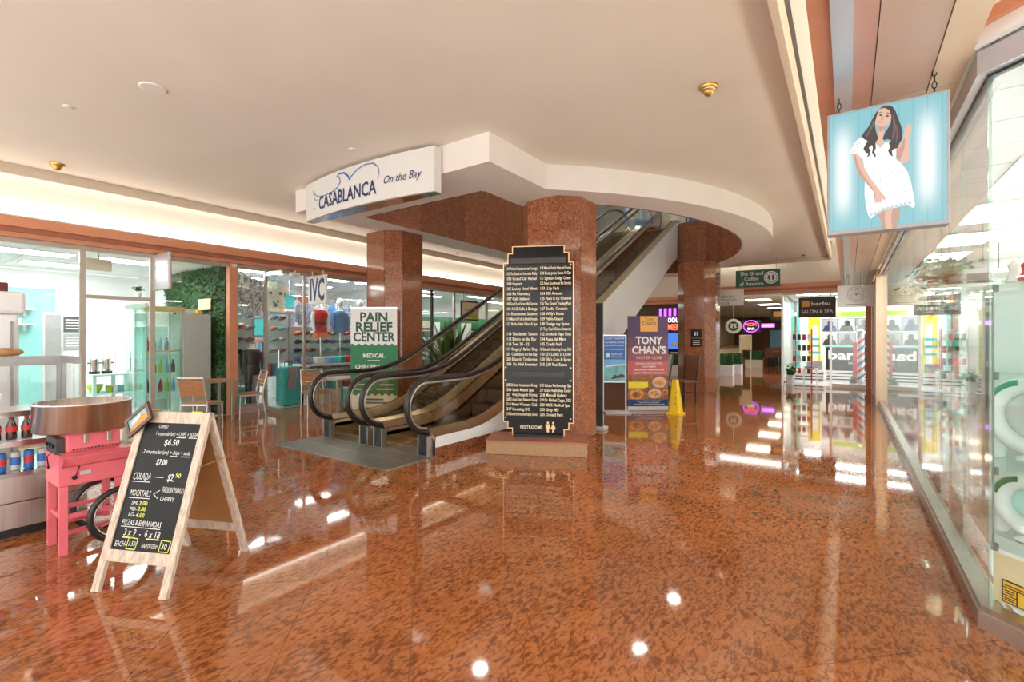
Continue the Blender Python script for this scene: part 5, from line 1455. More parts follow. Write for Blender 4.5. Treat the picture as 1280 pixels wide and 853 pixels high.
# ---- cut corner showcase
sc_ = thing('showcase', 'glass corner showcase with cream base panel and metal clips', 'showcase', (0.66, 3.44, 0), math.atan2(uy, ux))
def plan(y0): return -0.045-0.972*y0
PL = [(plan(0.05),0.05),(1.4,0.05),(1.4,0.55),(plan(0.55),0.55)]
MB().box(plan(0.05), 1.4, 0.05, 0.07, 0.117, 0.37).build('base_panel', 'cream_panel', sc_)
MB().prism(PL, 0.37, 0.39).build('floor_board', 'white', sc_)
MB().box(plan(0.55), 1.4, 0.55, 0.57, 0.39, 1.78).build('back_panel', 'white', sc_)
for z in (0.80, 1.31, 1.78): MB().prism(PL, z, z+0.008).build('shelf', 'glass_green', sc_)
MB().box(plan(0.05), 1.4, 0.043, 0.049, 0.395, 0.795).build('door', 'glass_case', sc_); MB().box(plan(0.05), 1.4, 0.043, 0.049, 0.81, 1.775).build('door', 'glass_case', sc_)
MB().prism([(plan(0.05),0.05),(plan(0.55),0.55),(plan(0.55)+0.008,0.55),(plan(0.05)+0.008,0.05)], 0.39, 1.78).build('end_pane', 'glass_case', sc_)
MB().box(plan(0.05)-0.004, plan(0.05)+0.004, 0.041, 0.05, 0.39, 1.78).build('edge_strip', 'dark_grey', sc_)
for z in (0.40, 0.80, 1.30, 1.76):
    MB().rbox(plan(0.05)-0.002, plan(0.05)+0.024, 0.034, 0.056, z-0.022, z+0.018, 0.003).build('clip', 'dark_grey', sc_)
x9 = plan(0.05)
x9 += 0.03
st_ = MB().box(x9+0.014, x9+0.25, 0.044, 0.049, 0.13, 0.245).build('sticker', 'black', sc_)
for a, b, c, d in ((0.02,0.244,0.212,0.239), (0.02,0.075,0.172,0.206), (0.02,0.075,0.136,0.166), (0.082,0.244,0.136,0.206)):
    MB().box(x9+a, x9+b, 0.0425, 0.0435, c, d).build('sticker_field', 'amber_sticker', st_)
m = MB()
for z in (0.219, 0.192, 0.180, 0.154, 0.144): m.box(x9+0.026, x9+(0.069 if z < 0.21 else 0.23), 0.041, 0.0422, z, z+0.006)
m.build('sticker_lettering', 'charcoal', st_)
# white ring wreaths with green ribbon
def wreath(x, z, r_, label, ribbon):
    M = Matrix.Translation((0.66,3.44,0)) @ Matrix.Rotation(math.atan2(uy,ux),4,'Z')
    p = M @ Vector((x, 0.30, z))
    t = thing('ring_ornament', label, 'ornament', p, math.atan2(uy,ux))
    MB().tube([((r_)*math.cos(2*PI*i/28), 0, r_*math.sin(2*PI*i/28)) for i in range(28)], 0.045, 10, closed=True).build('ring', 'white', t)
    MB().cyl((0,0.03,0),(0,0.04,0),r_-0.03,n=24).build('centre', 'mint' if ribbon != 'green' else 'light_grey', t)
    MB().tube([((r_+0.01)*math.cos(a), -0.035, (r_+0.01)*math.sin(a)) for a in [rad(100+8*i) for i in range(9)]], 0.018, 6).build('ribbon', ribbon, t)
    MB().lathe([(0.06,-r_-0.07),(0.06,-r_-0.05),(0.02,-r_-0.045),(0.02,-r_)], 12).build('foot', 'white', t)
wreath(-0.09, 1.075, 0.17, 'upper white ring ornament with green ribbon in the corner showcase', 'green')
wreath(-0.10, 0.595, 0.125, 'lower white ring ornament with pale disc in the corner showcase', 'leaf')
M = Matrix.Translation((0.66,3.44,0)) @ Matrix.Rotation(math.atan2(uy,ux),4,'Z')
for k, (x, z, c, lb_) in enumerate(((-0.20,1.789,'white','white figurine on top of the corner showcase'), (-0.10,1.789,'red','small red and white figurine on top of the corner showcase'), (0.0,1.789,'cream','tall cream vase on top of the corner showcase'), (-0.29,0.811,'white','white figurine on the middle shelf of the corner showcase'), (-0.27,0.392,'white_gloss','white figurine at the bottom of the corner showcase'))):
    p = M @ Vector((x, 0.36 if x < -0.1 else 0.30, z))
    h_ = (0.16,0.14,0.5,0.22,0.16)[k]
    tag(MB().lathe([(0.035,0),(0.045,h_*0.2),(0.025,h_*0.5),(0.032,h_*0.75),(0.012,h_*0.9),(0.0,h_)], 12).build('figurine', c, None, p), lb_, 'figurine')
# ---- glass shelf towers behind the glass
random.seed(8)
gi = ['white','white_gloss','mint','cream','light_grey','white','mint','sky_blue','leaf','red']
gin = {'white_gloss':'glossy white','sky_blue':'blue','amber_sticker':'amber','light_grey':'grey','leaf':'green'}
vase = MB().lathe([(0.03,0),(0.055,0.05),(0.05,0.11),(0.02,0.15),(0.03,0.19),(0.0,0.17)], 12)
boxm = MB().rbox(-0.05,0.05,-0.05,0.05,0,0.12,0.01)
shell_ = MB().sphere((0,0,0.07), 0.07, 12, 8, sz=0.9)
gme_ = {(s_, c): q.mesh('item', c) for s_, q in (('vase', vase), ('gift_box', boxm), ('globe', shell_)) for c in gi}
ordn = ('nearest','second','third','fourth','fifth','sixth')
for k, (x, y_) in enumerate(((0.88,5.0),(0.90,6.2),(0.92,7.6),(1.0,9.2),(1.05,10.8),(1.3,12.3))):
    t = thing('shelf_tower', 'glass shelf tower in the right shop, %s to the cut corner' % ordn[k], 'shelf', (x, y_, 0.006))
    MB().box(-0.2, 0.2, -0.3, 0.3, 0, 0.30).build('base', 'white', t)
    zs = (0.65, 1.0, 1.35, 1.7)
    for z in zs: MB().box(-0.19, 0.19, -0.29, 0.29, z, z+0.008).build('shelf', 'glass_green', t)
    for sx_ in (-1, 1):
        for sy_ in (-1, 1): MB().box(sx_*0.19-0.008, sx_*0.19+0.008, sy_*0.29-0.008, sy_*0.29+0.008, 0.3, 1.95).build('post', 'aluminium', t)
    MB().box(-0.2, 0.2, -0.3, 0.3, 1.95, 1.98).build('top', 'white', t)
    for q, z in enumerate((0.30,)+zs):
        for w_ in range(3):
            s_ = random.choice(('vase','gift_box','globe')); c = random.choice(gi)
            o = inst(gme_[(s_, c)], s_, None, (x+random.uniform(-0.08,0.08), y_-0.2+0.2*w_, 0.006+z+(0.0085 if q else 0.001)))
            tag(o, '%s %s on the %s level of the %s glass tower' % (gin.get(c, c), s_.replace('_', ' '), ('lowest','second','third','fourth','top')[q], ordn[k]), s_.replace('_', ' '), 'goods on glass towers')
# hanging greenery and warm pendant lamps at the far end
for k, (x, y_) in enumerate(((0.95,7.4),(1.5,9.0),(2.2,9.6))):
    t = thing('hanging_plant', ('hanging green plant nearest the glass, above the towers','middle hanging green plant in the right shop','hanging green plant deepest in the right shop')[k], 'plant', (x, y_, 2.15))
    MB().lathe([(0.05,0),(0.12,0.10),(0.11,0.10),(0.0,0.05)], 12).build('pot', 'charcoal', t)
    MB().cyl((0,0,0.08),(0,0,0.89),0.004,n=5).build('cord', 'charcoal', t)
    m = MB()
    for q in range(240): leafquad(m, (random.gauss(0,0.16), random.gauss(0,0.16), 0.08+random.uniform(-0.22,0.16)), 0.09, (random.uniform(-1,1), random.uniform(-1,1), 0.8))
    o = m.build('foliage', 'leaf', t); o['kind'] = 'stuff'
for k, (x, y_) in enumerate(((1.0,8.4),(1.45,10.2),(2.0,10.9))):
    t = thing('pendant_lamp', ('cream drum pendant lamp nearest the glass','cream drum pendant lamp in the middle of the right shop','cream drum pendant lamp deepest in the right shop')[k], 'lamp', (x, y_, 1.98))
    MB().lathe([(0.17,0),(0.17,0.13)], 20).build('shade', 'lamp_warm', t)
    MB().cyl((0,0,0.13),(0,0,1.06),0.005,n=5).build('cord', 'charcoal', t)
struct(MB().box(0.75, 5.9, 13.15, 13.19, 1.9, 2.6).build('trim_15', 'cream_panel'), 'cream band on the end wall of the right shop', 'band')
t = thing('red_banner', 'narrow red hanging banner in the right shop', 'banner', (1.55, 11.6, 0.6))
MB().box(-0.09, 0.09, -0.004, 0.004, 0, 1.25).build('cloth', 'red', t); MB().cyl((-0.11,0,1.25),(0.11,0,1.25),0.01).build('rod', 'aluminium', t); MB().cyl((0,0,1.25),(0,0,2.44),0.004,n=5).build('cord', 'charcoal', t)
# ================================================================== BARBER SHOP AT THE END
BY = 17.45
post('trim_16', -1.72, 0.55, BY-0.03, BY+0.04, 2.84, 2.91, 'beige_frame', 'head frame of the barber shop', 'frame')
post('trim_16', -0.46, -0.40, BY-0.03, BY+0.03, 0, 2.84, 'aluminium', 'frame post in the middle of the barber shop front')
post('trim_16', 0.42, 0.55, BY-0.04, BY+0.04, 0, 2.9, 'copper_dark', 'copper post at the right end of the barber shop')
post('trim_16', -1.74, -1.68, BY-0.03, BY+0.03, 0, 2.84, 'aluminium', 'corner post of the barber shop by the passage')
post('trim_16', -0.40, 0.42, BY-0.03, BY+0.04, 0, 0.10, 'beige_frame', 'sill of the barber shop window', 'sill')
struct(MB().box(-0.40, 0.42, BY-0.005, BY+0.005, 0.10, 2.84).build('window_50', 'glass'), 'glass pane in front of the barber pole', 'window')
struct(MB().box(-1.68, -0.46, BY-0.005, BY+0.005, 2.2, 2.84).build('window_51', 'glass'), 'glass transom above the barber shop entrance', 'window')
struct(MB().box(-1.72, -1.71, BY+0.03, 22, 0.05, 2.84).build('window_52', 'glass'), 'side glass of the barber shop along the passage', 'window')
struct(MB().box(-1.7, 3.0, BY+0.05, 23, -0.05, 0.004).build('floor', 'light_grey'), 'pale floor of the barber shop', 'floor')
struct(MB().box(-1.7, 3.0, BY+0.05, 23, 2.91, 3.0).build('ceiling', 'shop_ceiling'), 'white ceiling of the barber shop', 'ceiling')
struct(MB().box(-1.7, 3.0, 22.2, 22.3, 0, 2.95).build('wall_far', 'shop_white'), 'back wall of the barber shop', 'wall')
struct(MB().box(1.2, 1.3, BY+0.05, 22.2, 0, 2.95).build('wall_right', 'shop_white'), 'right wall of the barber shop', 'wall')
for y_, lb_ in ((18.2,'front lit panel of the barber shop ceiling'), (19.8,'middle lit panel of the barber shop ceiling'), (21.4,'rear lit panel of the barber shop ceiling')):
    shop_light(-0.3, y_, 2.908, 2.2, 0.35, lb_)
# yellow panel, photo wall, counter with lettering
t = thing('yellow_screen', 'bright yellow wall panel inside the barber shop', 'screen', (-0.98, 21.0, 0))
MB().box(-0.24, 0.14, 0, 0.05, 0.004, 2.35).build('board', 'yellow', t)
MB().box(-0.10, 0.08, -0.012, -0.001, 0.5, 1.95).build('white_strip', 'white', t)
m = MB()
for z in (0.9, 1.15, 1.4): m.box(-0.22, 0.12, -0.02, -0.013, z, z+0.08)
m.build('teal_bars', 'turquoise', t)
post('wall_far', -0.83, 1.2, 20.95, 21.05, 0.95, 2.9, 'white', 'white photo wall behind the barber counter', 'wall')
random.seed(4)
for i in range(4):
    for j in range(2):
        t = thing('wall_photo', 'black and white portrait photo, %s from left in the %s row' % (('first','second','third','fourth')[i], ('lower','upper')[j]), 'photo', (-0.55+0.50*i, 20.949, 1.22+0.50*j))
        MB().box(-0.24, 0.24, -0.02, 0, 0, 0.46).build('frame', 'charcoal', t)
        MB().box(-0.225, 0.225, -0.024, -0.0205, 0.015, 0.445).build('print', ('light_grey','mid_grey')[(i+j)%2], t)
        MB().prism([(0.02+0.09*math.cos(k*PI/6), 0.29+0.11*math.sin(k*PI/6)) for k in range(12)], -0.027, -0.0245, lambda a, b, h: (a, h, b)).prism([(-0.21,0.02),(0.21,0.02),(0.17,0.19),(0.05,0.23),(-0.05,0.23),(-0.15,0.20)], -0.027, -0.0245, lambda a, b, h: (a, h, b)).build('portrait', ('charcoal','navy','dark_grey')[(2*i+j)%3], t)
tag(MB().box(-0.45, 0.6, -0.03, -0.001, 0, 0.16).build('yellow_band', 'lime', None, (0, 20.949, 2.26)), 'yellow green band above the portrait photos', 'band')
t = thing('reception_counter', 'black barber reception counter with white lettering', 'counter', (0.0, 19.6, 0.004))
MB().rbox(-0.62, 0.85, 0, 0.5, 0.38, 1.16, 0.01).build('front', 'black', t)
MB().rbox(-0.65, 0.88, -0.03, 0.53, 1.16, 1.20, 0.008).build('top', 'teal', t)
MB().box(-0.60, 0.83, 0.02, 0.48, 0, 0.38).build('plinth', 'white', t)
MB().text('barbu', 0.42, lambda a, b: (a-0.57, -0.003, b+0.76), bold=2, width=1.3).build('lettering', 'white', t)
MB().text('SALON & SPA', 0.11, lambda a, b: (a+0.0, -0.003, b+0.60), bold=1, width=0.75).build('lettering', 'light_grey', t)
m = MB()
for z in (0.06, 0.16, 0.26): m.box(-0.6, 0.83, 0.012, 0.019, z, z+0.035)
m.build('stripe', 'charcoal', t)
# striped low bench to the left of the counter
t = thing('striped_bench', 'low white bench with black stripes in the barber shop', 'bench', (-0.98, 19.2, 0.004))
MB().box(-0.55, 0.30, 0, 0.5, 0, 0.38).build('body', 'white', t)
m = MB()
for z in (0.05, 0.15, 0.25): m.box(-0.55, 0.30, -0.006, -0.001, z, z+0.035)
m.build('stripe', 'charcoal', t)
tag(MB().rbox(-0.22, 0.22, -0.05, 0.05, 0, 0.30, 0.01).build('grey_case', 'mid_grey', None, (-0.95, 19.45, 0.385)), 'dark grey case on the striped bench', 'case')
# barber pole
bp_ = thing('barber_pole', 'tall red white and blue striped barber pole in the window', 'barber pole', (0.31, 17.85, 0.004))
MB().lathe([(0.12,0),(0.12,0.10),(0.10,0.16),(0.105,0.16)], 20).build('base', 'aluminium', bp_)
MB().lathe([(0.09,0.16),(0.09,1.60)], 24).build('cylinder', 'white', bp_)
def helix(a0, mat):
    vs = []; fs = []; n_ = 80
    for i in range(n_+1):
        a = a0+i/n_*2*PI*3.2; z = 0.16+1.36*i/n_
        for dz in (0, 0.085):
            vs.append((0.0915*math.cos(a), 0.0915*math.sin(a), min(z+dz, 1.6)))
    for i in range(n_): fs.append((2*i, 2*i+2, 2*i+3, 2*i+1))
    MB().add(vs, fs, True).build('stripe', mat, bp_)
helix(0, 'red'); helix(PI, 'blue')
MB().lathe([(0.105,1.60),(0.11,1.66),(0.06,1.74),(0.0,1.76)], 20).build('cap', 'aluminium', bp_)
tag(MB().rbox(-0.10,0.10,-0.10,0.10,0,1.35,0.01).build('red_plinth', 'red', None, (0.22, 18.3, 0.004)), 'tall red box behind the barber pole', 'box')
def bush(name, label, loc, r_, n_, pot, mat='leaf', ph=0.2):
    t = thing(name, label, 'plant', loc)
    MB().lathe([(0.10,0),(0.14,ph),(0.12,ph),(0.0,ph-0.02)], 12).build('pot', pot, t)
    m = MB()
    for q in range(n_): leafquad(m, (random.gauss(0,r_*0.5), random.gauss(0,r_*0.5), ph+abs(random.gauss(0,r_))), 0.10, (random.uniform(-1,1), random.uniform(-1,1), 0.8))
    o = m.build('foliage', mat, t); o['kind'] = 'stuff'
bush('potted_plant', 'small potted plant at the foot of the barber pole', (0.12, 17.68, 0.004), 0.08, 90, 'white', ph=0.12)
bush('potted_plant', 'potted plant at the left corner of the barber shop', (-1.52, 17.72, 0.004), 0.11, 160, 'white', ph=0.3)
# product stand and rack with glass sides
t = thing('product_rack', 'glass product rack with red trim in the barber entrance', 'rack', (-1.25, 18.35, 0.004))
for x in (-0.28, 0.28):
    for y_ in (-0.15, 0.15): MB().box(x-0.012, x+0.012, y_-0.012, y_+0.012, 0, 1.75).build('post', 'aluminium' if x < 0 else 'red', t)
for z in (0.3, 0.7, 1.05, 1.4, 1.72): MB().box(-0.28, 0.28, -0.15, 0.15, z, z+0.012).build('shelf', 'white', t)
for j, z in enumerate((0.312, 0.712, 1.062, 1.412)):
    for i in range(4):
        c = ('charcoal','red','white','black')[(i+j)%4]
        tag(MB().rbox(-0.045,0.045,-0.05,0.05,0,0.18,0.01).build('product', c, None, (-1.45+0.135*i, 18.33, 0.007+z)), '%s product, %s from left on the %s shelf of the rack' % (c, ('first','second','third','fourth')[i], ('lowest','second','third','top')[j]), 'product', 'products on the barber rack')
t = thing('white_side_table', 'small white table with magazines at the barber entrance', 'table', (-0.98, 17.75, 0.004))
MB().box(-0.2, 0.2, -0.18, 0.18, 0.50, 0.53).build('top', 'white', t)
for x in (-0.17, 0.17):
    for y_ in (-0.15, 0.15): MB().box(x-0.012, x+0.012, y_-0.012, y_+0.012, 0, 0.5).build('leg', 'aluminium', t)
for k in range(3): tag(MB().bx((0,0,0.006), (0.22,0.30,0.012), rz=0.3*k).build('magazine', ('red','white','charcoal')[k], None, (-0.98, 17.75, 0.536+0.014*k)), '%s magazine on the small white table' % ('red','white','dark')[k], 'magazine')
# hanging sign
t = thing('salon_sign', 'dark grey hanging salon and spa sign with orange square', 'sign', (-0.78, 17.36, 2.11))
MB().rbox(-0.48, 0.48, -0.03, 0.03, 0, 0.62, 0.01).build('panel', 'charcoal', t)
MB().box(-0.39, -0.19, -0.034, -0.031, 0.33, 0.52).build('square', 'banner_orange', t)
MB().text('barbu', 0.15, lambda a, b: (a-0.15, -0.032, b+0.37), bold=2, width=0.5).build('lettering', 'white', t)
MB().text('SALON & SPA', 0.15, lambda a, b: (a, -0.032, b+0.13), bold=1, align='C', width=0.82).build('lettering', 'white', t)
MB().cyl((-0.4,0.03,0.60),(-0.4,0.03,0.85),0.008).cyl((0.4,0.03,0.60),(0.4,0.03,0.85),0.008).build('rod', 'aluminium', t)
t = thing('salon_sign', 'small dark blade sign with orange square in the passage', 'sign', (-1.95, 18.3, 2.05))
MB().rbox(-0.20, 0.20, -0.03, 0.03, 0, 0.42, 0.03).build('panel', 'charcoal', t); MB().box(-0.11, 0.13, -0.034, -0.031, 0.15, 0.32).build('square', 'banner_orange', t)
MB().box(0.2, 0.24, -0.02, 0.02, 0.1, 0.3).build('bracket', 'aluminium', t)

# ================================================================== PASSAGE BEYOND
struct(MB().box(-4.7, -1.6, 20.5, 42, 3.05, 3.15).build('ceiling', 'ceiling_plaster'), 'low beige ceiling of the passage', 'ceiling')
struct(MB().box(-4.7, -1.6, 17.6, 20.5, 3.4, 3.5).build('ceiling', 'ceiling_plaster'), 'beige ceiling at the start of the passage', 'ceiling')
struct(MB().box(-7.7, -1.5, 42, 42.1, 0, 3.1).build('wall_far', 'wood_brown'), 'far end wall of the passage', 'wall')
struct(MB().box(-1.66, -1.56, 22, 42, 0, 3.1).build('wall_right', 'teal'), 'teal right wall of the passage', 'wall')
struct(MB().box(-7.6, -7.5, 20.5, 42, 0, 3.1).build('wall_left', 'tan_metal'), 'back wall of the coffee bar', 'wall')
struct(MB().box(-7.6, -4.7, 20.5, 42, 3.05, 3.15).build('ceiling', 'ceiling_plaster'), 'ceiling of the coffee bar', 'ceiling')
struct(MB().box(-7.6, -4.6, 20.5, 42, -0.05, 0.0).build('floor', 'wood_brown'), 'brown floor of the coffee bar', 'floor')
for k in range(6):
    o = shop_light(-3.0, 21.8+3.3*k, 3.049, 0.9, 0.9, 'square warm ceiling panel in the passage, %s from the near end' % ('first','second','third','fourth','fifth','sixth')[k], 'lamp_warm')
# hedge planters
def planter(x, y_, w, d, label):
    t = thing('hedge_planter', label, 'planter', (x, y_, 0))
    MB().rbox(-w/2, w/2, -d/2, d/2, 0, 0.42, 0.01).build('box', 'white', t)
    MB().box(-w/2+0.04, w/2-0.04, -d/2+0.04, d/2-0.04, 0.42, 0.80).build('core', 'leaf_dark', t)
    m = MB()
    for q in range(900):
        f = random.random()
        hx, hy = w/2-0.03, d/2-0.03
        if f < 0.35: p, n_ = (random.uniform(-hx,hx), -hy, random.uniform(0.42,0.84)), (0,-1,0.3)
        elif f < 0.7: p, n_ = (hx, random.uniform(-hy,hy), random.uniform(0.42,0.84)), (1,0,0.3)
        else: p, n_ = (random.uniform(-hx,hx), random.uniform(-hy,hy), 0.83), (0,0,1)
        leafquad(m, p, 0.07, (n_[0]+random.uniform(-.4,.4), n_[1]+random.uniform(-.4,.4), n_[2]+random.uniform(-.4,.4)))
    o = m.build('leaves', 'leaf_hedge', t); o['kind'] = 'stuff'
planter(-3.95, 20.4, 0.55, 0.40, 'white hedge planter nearest the far column')
planter(-3.78, 21.2, 0.55, 0.40, 'white hedge planter, second of the front pair')
planter(-3.75, 25.9, 0.75, 0.40, 'white hedge planter further down the passage')
# coffee bar counter, round hanging signs, neon
t = thing('coffee_counter', 'tan coffee bar counter behind the hedge planters', 'counter', (-4.9, 25.5, 0))
MB().box(-0.3, 0.3, -3.0, 2.5, 0, 1.02).build('body', 'tan_metal', t); MB().box(-0.35, 0.35, -3.05, 2.55, 1.02, 1.07).build('top', 'wood_brown', t)
t = thing('round_sign', 'round white hanging sign with a green emblem', 'sign', (-3.95, 21.9, 1.67))
MB().cyl((0,-0.03,0.30),(0,0.03,0.30),0.31,n=28).build('disc', 'cream', t)
MB().cyl((0,-0.034,0.30),(0,-0.0305,0.30),0.20,n=24).build('emblem', 'sign_green', t)
m = MB()
for sg in (-1, 1): m.add([(sg*a, -0.036, 0.30+b) for a, b in ((0.03,0.12),(0.13,0.09),(0.09,0.02),(0.14,-0.05),(0.06,-0.08),(0.03,-0.15))], [tuple(range(6))])
m.cyl((0,-0.035,0.34),(0,-0.037,0.34),0.04,n=10)
m.build('emblem_figure', 'white', t)
MB().cyl((0,0,0.61),(0,0,1.379),0.012).build('rod', 'aluminium', t)
nz_ = thing('neon_sign', 'purple ringed neon sign with red and white lettering', 'neon sign', (-3.99, 26.6, 1.74)); nz_.scale = (0.55,0.55,0.55)
MB().box(-0.78, 0.78, 0.02, 0.04, 0, 1.15).build('board', 'plum', nz_)
MB().tube([(0.62*math.cos(2*PI*i/32), 0, 0.58+0.52*math.sin(2*PI*i/32)) for i in range(32)], 0.035, 6, closed=True).build('ring_tube', 'neon_purple', nz_)
MB().text('PIZZA', 0.36, lambda a, b: (a, -0.02, b+0.62), bold=1, align='C', width=0.95).build('lettering', 'neon_red', nz_)
MB().text('BAR', 0.30, lambda a, b: (a, -0.02, b+0.25), bold=1, align='C', width=0.6).build('lettering', 'neon_white', nz_)
MB().box(0.85, 1.9, -0.02, 0.02, 0.45, 0.80).build('side_board', 'neon_purple', nz_)
MB().text('DINER', 0.22, lambda a, b: (a+1.37, -0.025, b+0.54), bold=1, align='C', width=0.85).build('lettering', 'neon_white', nz_)
MB().cyl((-0.6,0.03,1.15),(-0.6,0.03,2.37),0.012).cyl((0.6,0.03,1.15),(0.6,0.03,2.37),0.012).build('rod', 'aluminium', nz_)
t = thing('menu_light', 'cream menu stand in front of the coffee counter', 'menu', (-3.85, 24.2, 0.72), rad(25))
MB().box(-0.24, 0.24, -0.02, 0.02, 0.25, 0.85).build('panel', 'cream_panel', t); MB().box(-0.27, 0.27, 0.021, 0.05, 0.2, 0.9).build('frame', 'white', t); MB().box(-0.25, -0.2, 0.02, 0.06, -0.72, 0.2).box(0.2, 0.25, 0.02, 0.06, -0.72, 0.2).build('leg', 'white', t)
# awning and dining tables down the passage
t = thing('awning', 'dark teal awning at the end of the passage', 'awning', (-2.3, 34, 2.0))
MB().prism([(0,0),(-1.2,-0.05),(0,0.75)], -0.65, 0.68, lambda a, b, h: (h, a, b)).build('canopy', 'teal', t)
def cafe_chair_small(x, y_, rz, label):
    t = thing('dining_chair', label, 'chair', (x, y_, 0), rad(rz))
    for sx_ in (-1, 1):
        for sy_ in (-1, 1): MB().box(sx_*0.19-0.02, sx_*0.19+0.02, sy_*0.19-0.02, sy_*0.19+0.02, 0, 0.45).build('leg', 'wood_dark', t)
    MB().box(-0.22, 0.22, -0.22, 0.22, 0.45, 0.49).build('seat', 'wood_brown', t)
    MB().bx((0, 0.21, 0.72), (0.42, 0.03, 0.46)).build('backrest', 'wood_brown', t)
for k, (x, y_) in enumerate(((-3.3,28.5),(-2.4,28.0),(-3.2,30.2),(-2.3,30.4),(-2.9,32.0),(-2.2,32.4))):
    nth = ('first','second','third','fourth','fifth','last')[k]
    t = thing('dining_table', 'small brown dining table in the passage, %s from the near end' % nth, 'table', (x, y_, 0))
    MB().box(-0.35, 0.35, -0.35, 0.35, 0.72, 0.76).build('top', 'wood_brown', t); MB().box(-0.04, 0.04, -0.04, 0.04, 0.03, 0.72).build('column', 'charcoal', t); MB().box(-0.25, 0.25, -0.25, 0.25, 0, 0.03).build('foot', 'charcoal', t)
    cafe_chair_small(x, y_-0.62, 180, 'brown dining chair at the near side of the %s passage table' % nth)
    cafe_chair_small(x, y_+0.62, 0, 'brown dining chair at the far side of the %s passage table' % nth)
struct(MB().box(-4.5, -1.7, 38, 38.1, 0, 2.0).build('wall_far', 'sky_blue'), 'pale blue glazed screen at the end of the passage', 'wall')

# ================================================================== FAR NOODLE SHOP LEFT OF THE FAR COLUMN
post('wall_far', -9.8, -4.75, 20.44, 20.5, 0, 2.95, 'wood_dark', 'dark wooden front of the far noodle shop', 'wall')
post('wall_far', -4.80, -4.60, 20.2, 20.44, 0, 2.95, 'copper_dark', 'copper corner post beside the passage', 'post')
t = thing('neon_sign', 'lit purple and red noodle shop sign on the far dark front', 'neon sign', (-6.15, 20.40, 1.72))
MB().box(-0.55, 0.55, 0, 0.03, 0, 1.05).build('board', 'plum', t)
MB().text('RAMEN', 0.34, lambda a, b: (a, -0.01, b+0.10), bold=2, align='C', width=0.95).build('lettering', 'neon_red', t)
MB().text('NOODLE', 0.26, lambda a, b: (a, -0.01, b+0.42), bold=2, align='C', width=0.9).build('lettering', 'neon_white', t)
for k in range(5): MB().box(-0.45+0.2*k, -0.35+0.2*k, -0.02, -0.001, 0.68, 1.0).build('lantern', 'neon_purple', t)
t = thing('open_sign', 'red lit open sign left of the noodle shop sign', 'neon sign', (-7.25, 20.41, 1.75))
MB().box(-0.45, 0.45, 0, 0.02, 0, 0.42).build('board', 'navy', t); MB().text('OPEN', 0.3, lambda a, b: (a, -0.01, b+0.10), bold=2, align='C', width=0.75).build('lettering', 'neon_red', t)
t = thing('aquarium', 'blue lit fish poster beside the noodle shop sign', 'poster', (-5.85, 20.38, 1.02))
MB().box(-0.42, 0.42, 0, 0.03, 0, 0.66).build('panel', 'neon_blue', t)
MB().flat([(-0.3,0.2),(-0.1,0.36),(0.0,0.22),(0.12,0.40),(0.3,0.24),(0.2,0.12),(-0.2,0.10)], -0.002, P).build('fish', 'white', t)
t = thing('menu_board', 'black menu board below the blue fish poster', 'menu', (-5.85, 20.38, 0.15))
MB().box(-0.42, 0.42, 0, 0.03, 0, 0.85).build('panel', 'black', t)
m = MB()
for k in range(5): m.box(-0.3, 0.25, -0.004, -0.001, 0.12+0.14*k, 0.17+0.14*k)
m.build('lettering', 'cream', t)
t = thing('lantern_column', 'white lit strip lantern at the corner of the noodle shop', 'lamp', (-4.98, 20.3, 0.0))
MB().box(-0.08, 0.08, -0.05, 0.05, 0.03, 2.0).build('shade', 'neon_white', t); MB().box(-0.1, 0.1, -0.07, 0.07, 0, 0.03).build('base', 'charcoal', t)
planter(-5.6, 19.3, 1.6, 0.4, 'long hedge planter in front of the noodle shop')
# ================================================================== SANDWICH BOARD
sb_ = thing('sandwich_board', 'white washed wooden sandwich board with a chalk menu', 'sandwich board', (-3.555, 1.30, 0), rad(24.6))
HL, SP = 1.02, 0.32
LL_ = math.hypot(HL, SP)
def leaf_fn(front):
    sg = -1 if front else 1
    d = Vector((0, -sg*SP, HL)) / LL_
    o = Vector((0, sg*SP, 0)); n_ = Vector((0, sg*HL, SP)) / LL_
    def fn(x, s_, h=0): 
        p = o + d*s_ + n_*h
        return (x, p.y, p.z)
    return fn
def bar(fn, x0, x1, s0, s1, h0, h1):
    vs = [fn(x, s_, h) for h in (h0, h1) for x, s_ in ((x0,s0),(x1,s0),(x1,s1),(x0,s1))]
    return MB().add(vs, [(3,2,1,0),(4,5,6,7),(0,1,5,4),(1,2,6,5),(2,3,7,6),(3,0,4,7)])
for front in (True, False):
    fn = leaf_fn(front)
    for x in (-0.26, 0.21): bar(fn, x, x+0.05, 0, LL_-0.005, -0.012, 0.012).build('stile', 'wood_white', sb_)
    bar(fn, -0.21, 0.21, 0.17, 0.235, -0.011, 0.011).build('bottom_rail', 'wood_white', sb_)
    bar(fn, -0.21, 0.21, LL_-0.075, LL_-0.006, -0.011, 0.011).build('top_rail', 'wood_white', sb_)
    pn = bar(fn, -0.21, 0.21, 0.235, LL_-0.075, -0.003, 0.004).build('panel', 'chalk_board' if front else 'plywood', sb_)
    if not front: bar(fn, -0.205, 0.205, 0.24, LL_-0.08, -0.006, -0.0031).build('panel_back', 'plywood', sb_)
    else: bar(fn, -0.205, 0.205, 0.24, LL_-0.08, -0.006, -0.0031).build('panel_back', 'plywood', sb_)
MB().cyl((0.262, -0.10, 0.70), (0.262, 0.10, 0.71), 0.004, n=6).build('stay', 'brass', sb_)
MB().cyl((-0.2, 0, HL-0.002), (-0.12, 0, HL-0.002), 0.01, n=8).build('hinge', 'brass', sb_)
MB().cyl((0.12, 0, HL-0.002), (0.2, 0, HL-0.002), 0.01, n=8).build('hinge', 'brass', sb_)
ff = leaf_fn(True)
random.seed(2)
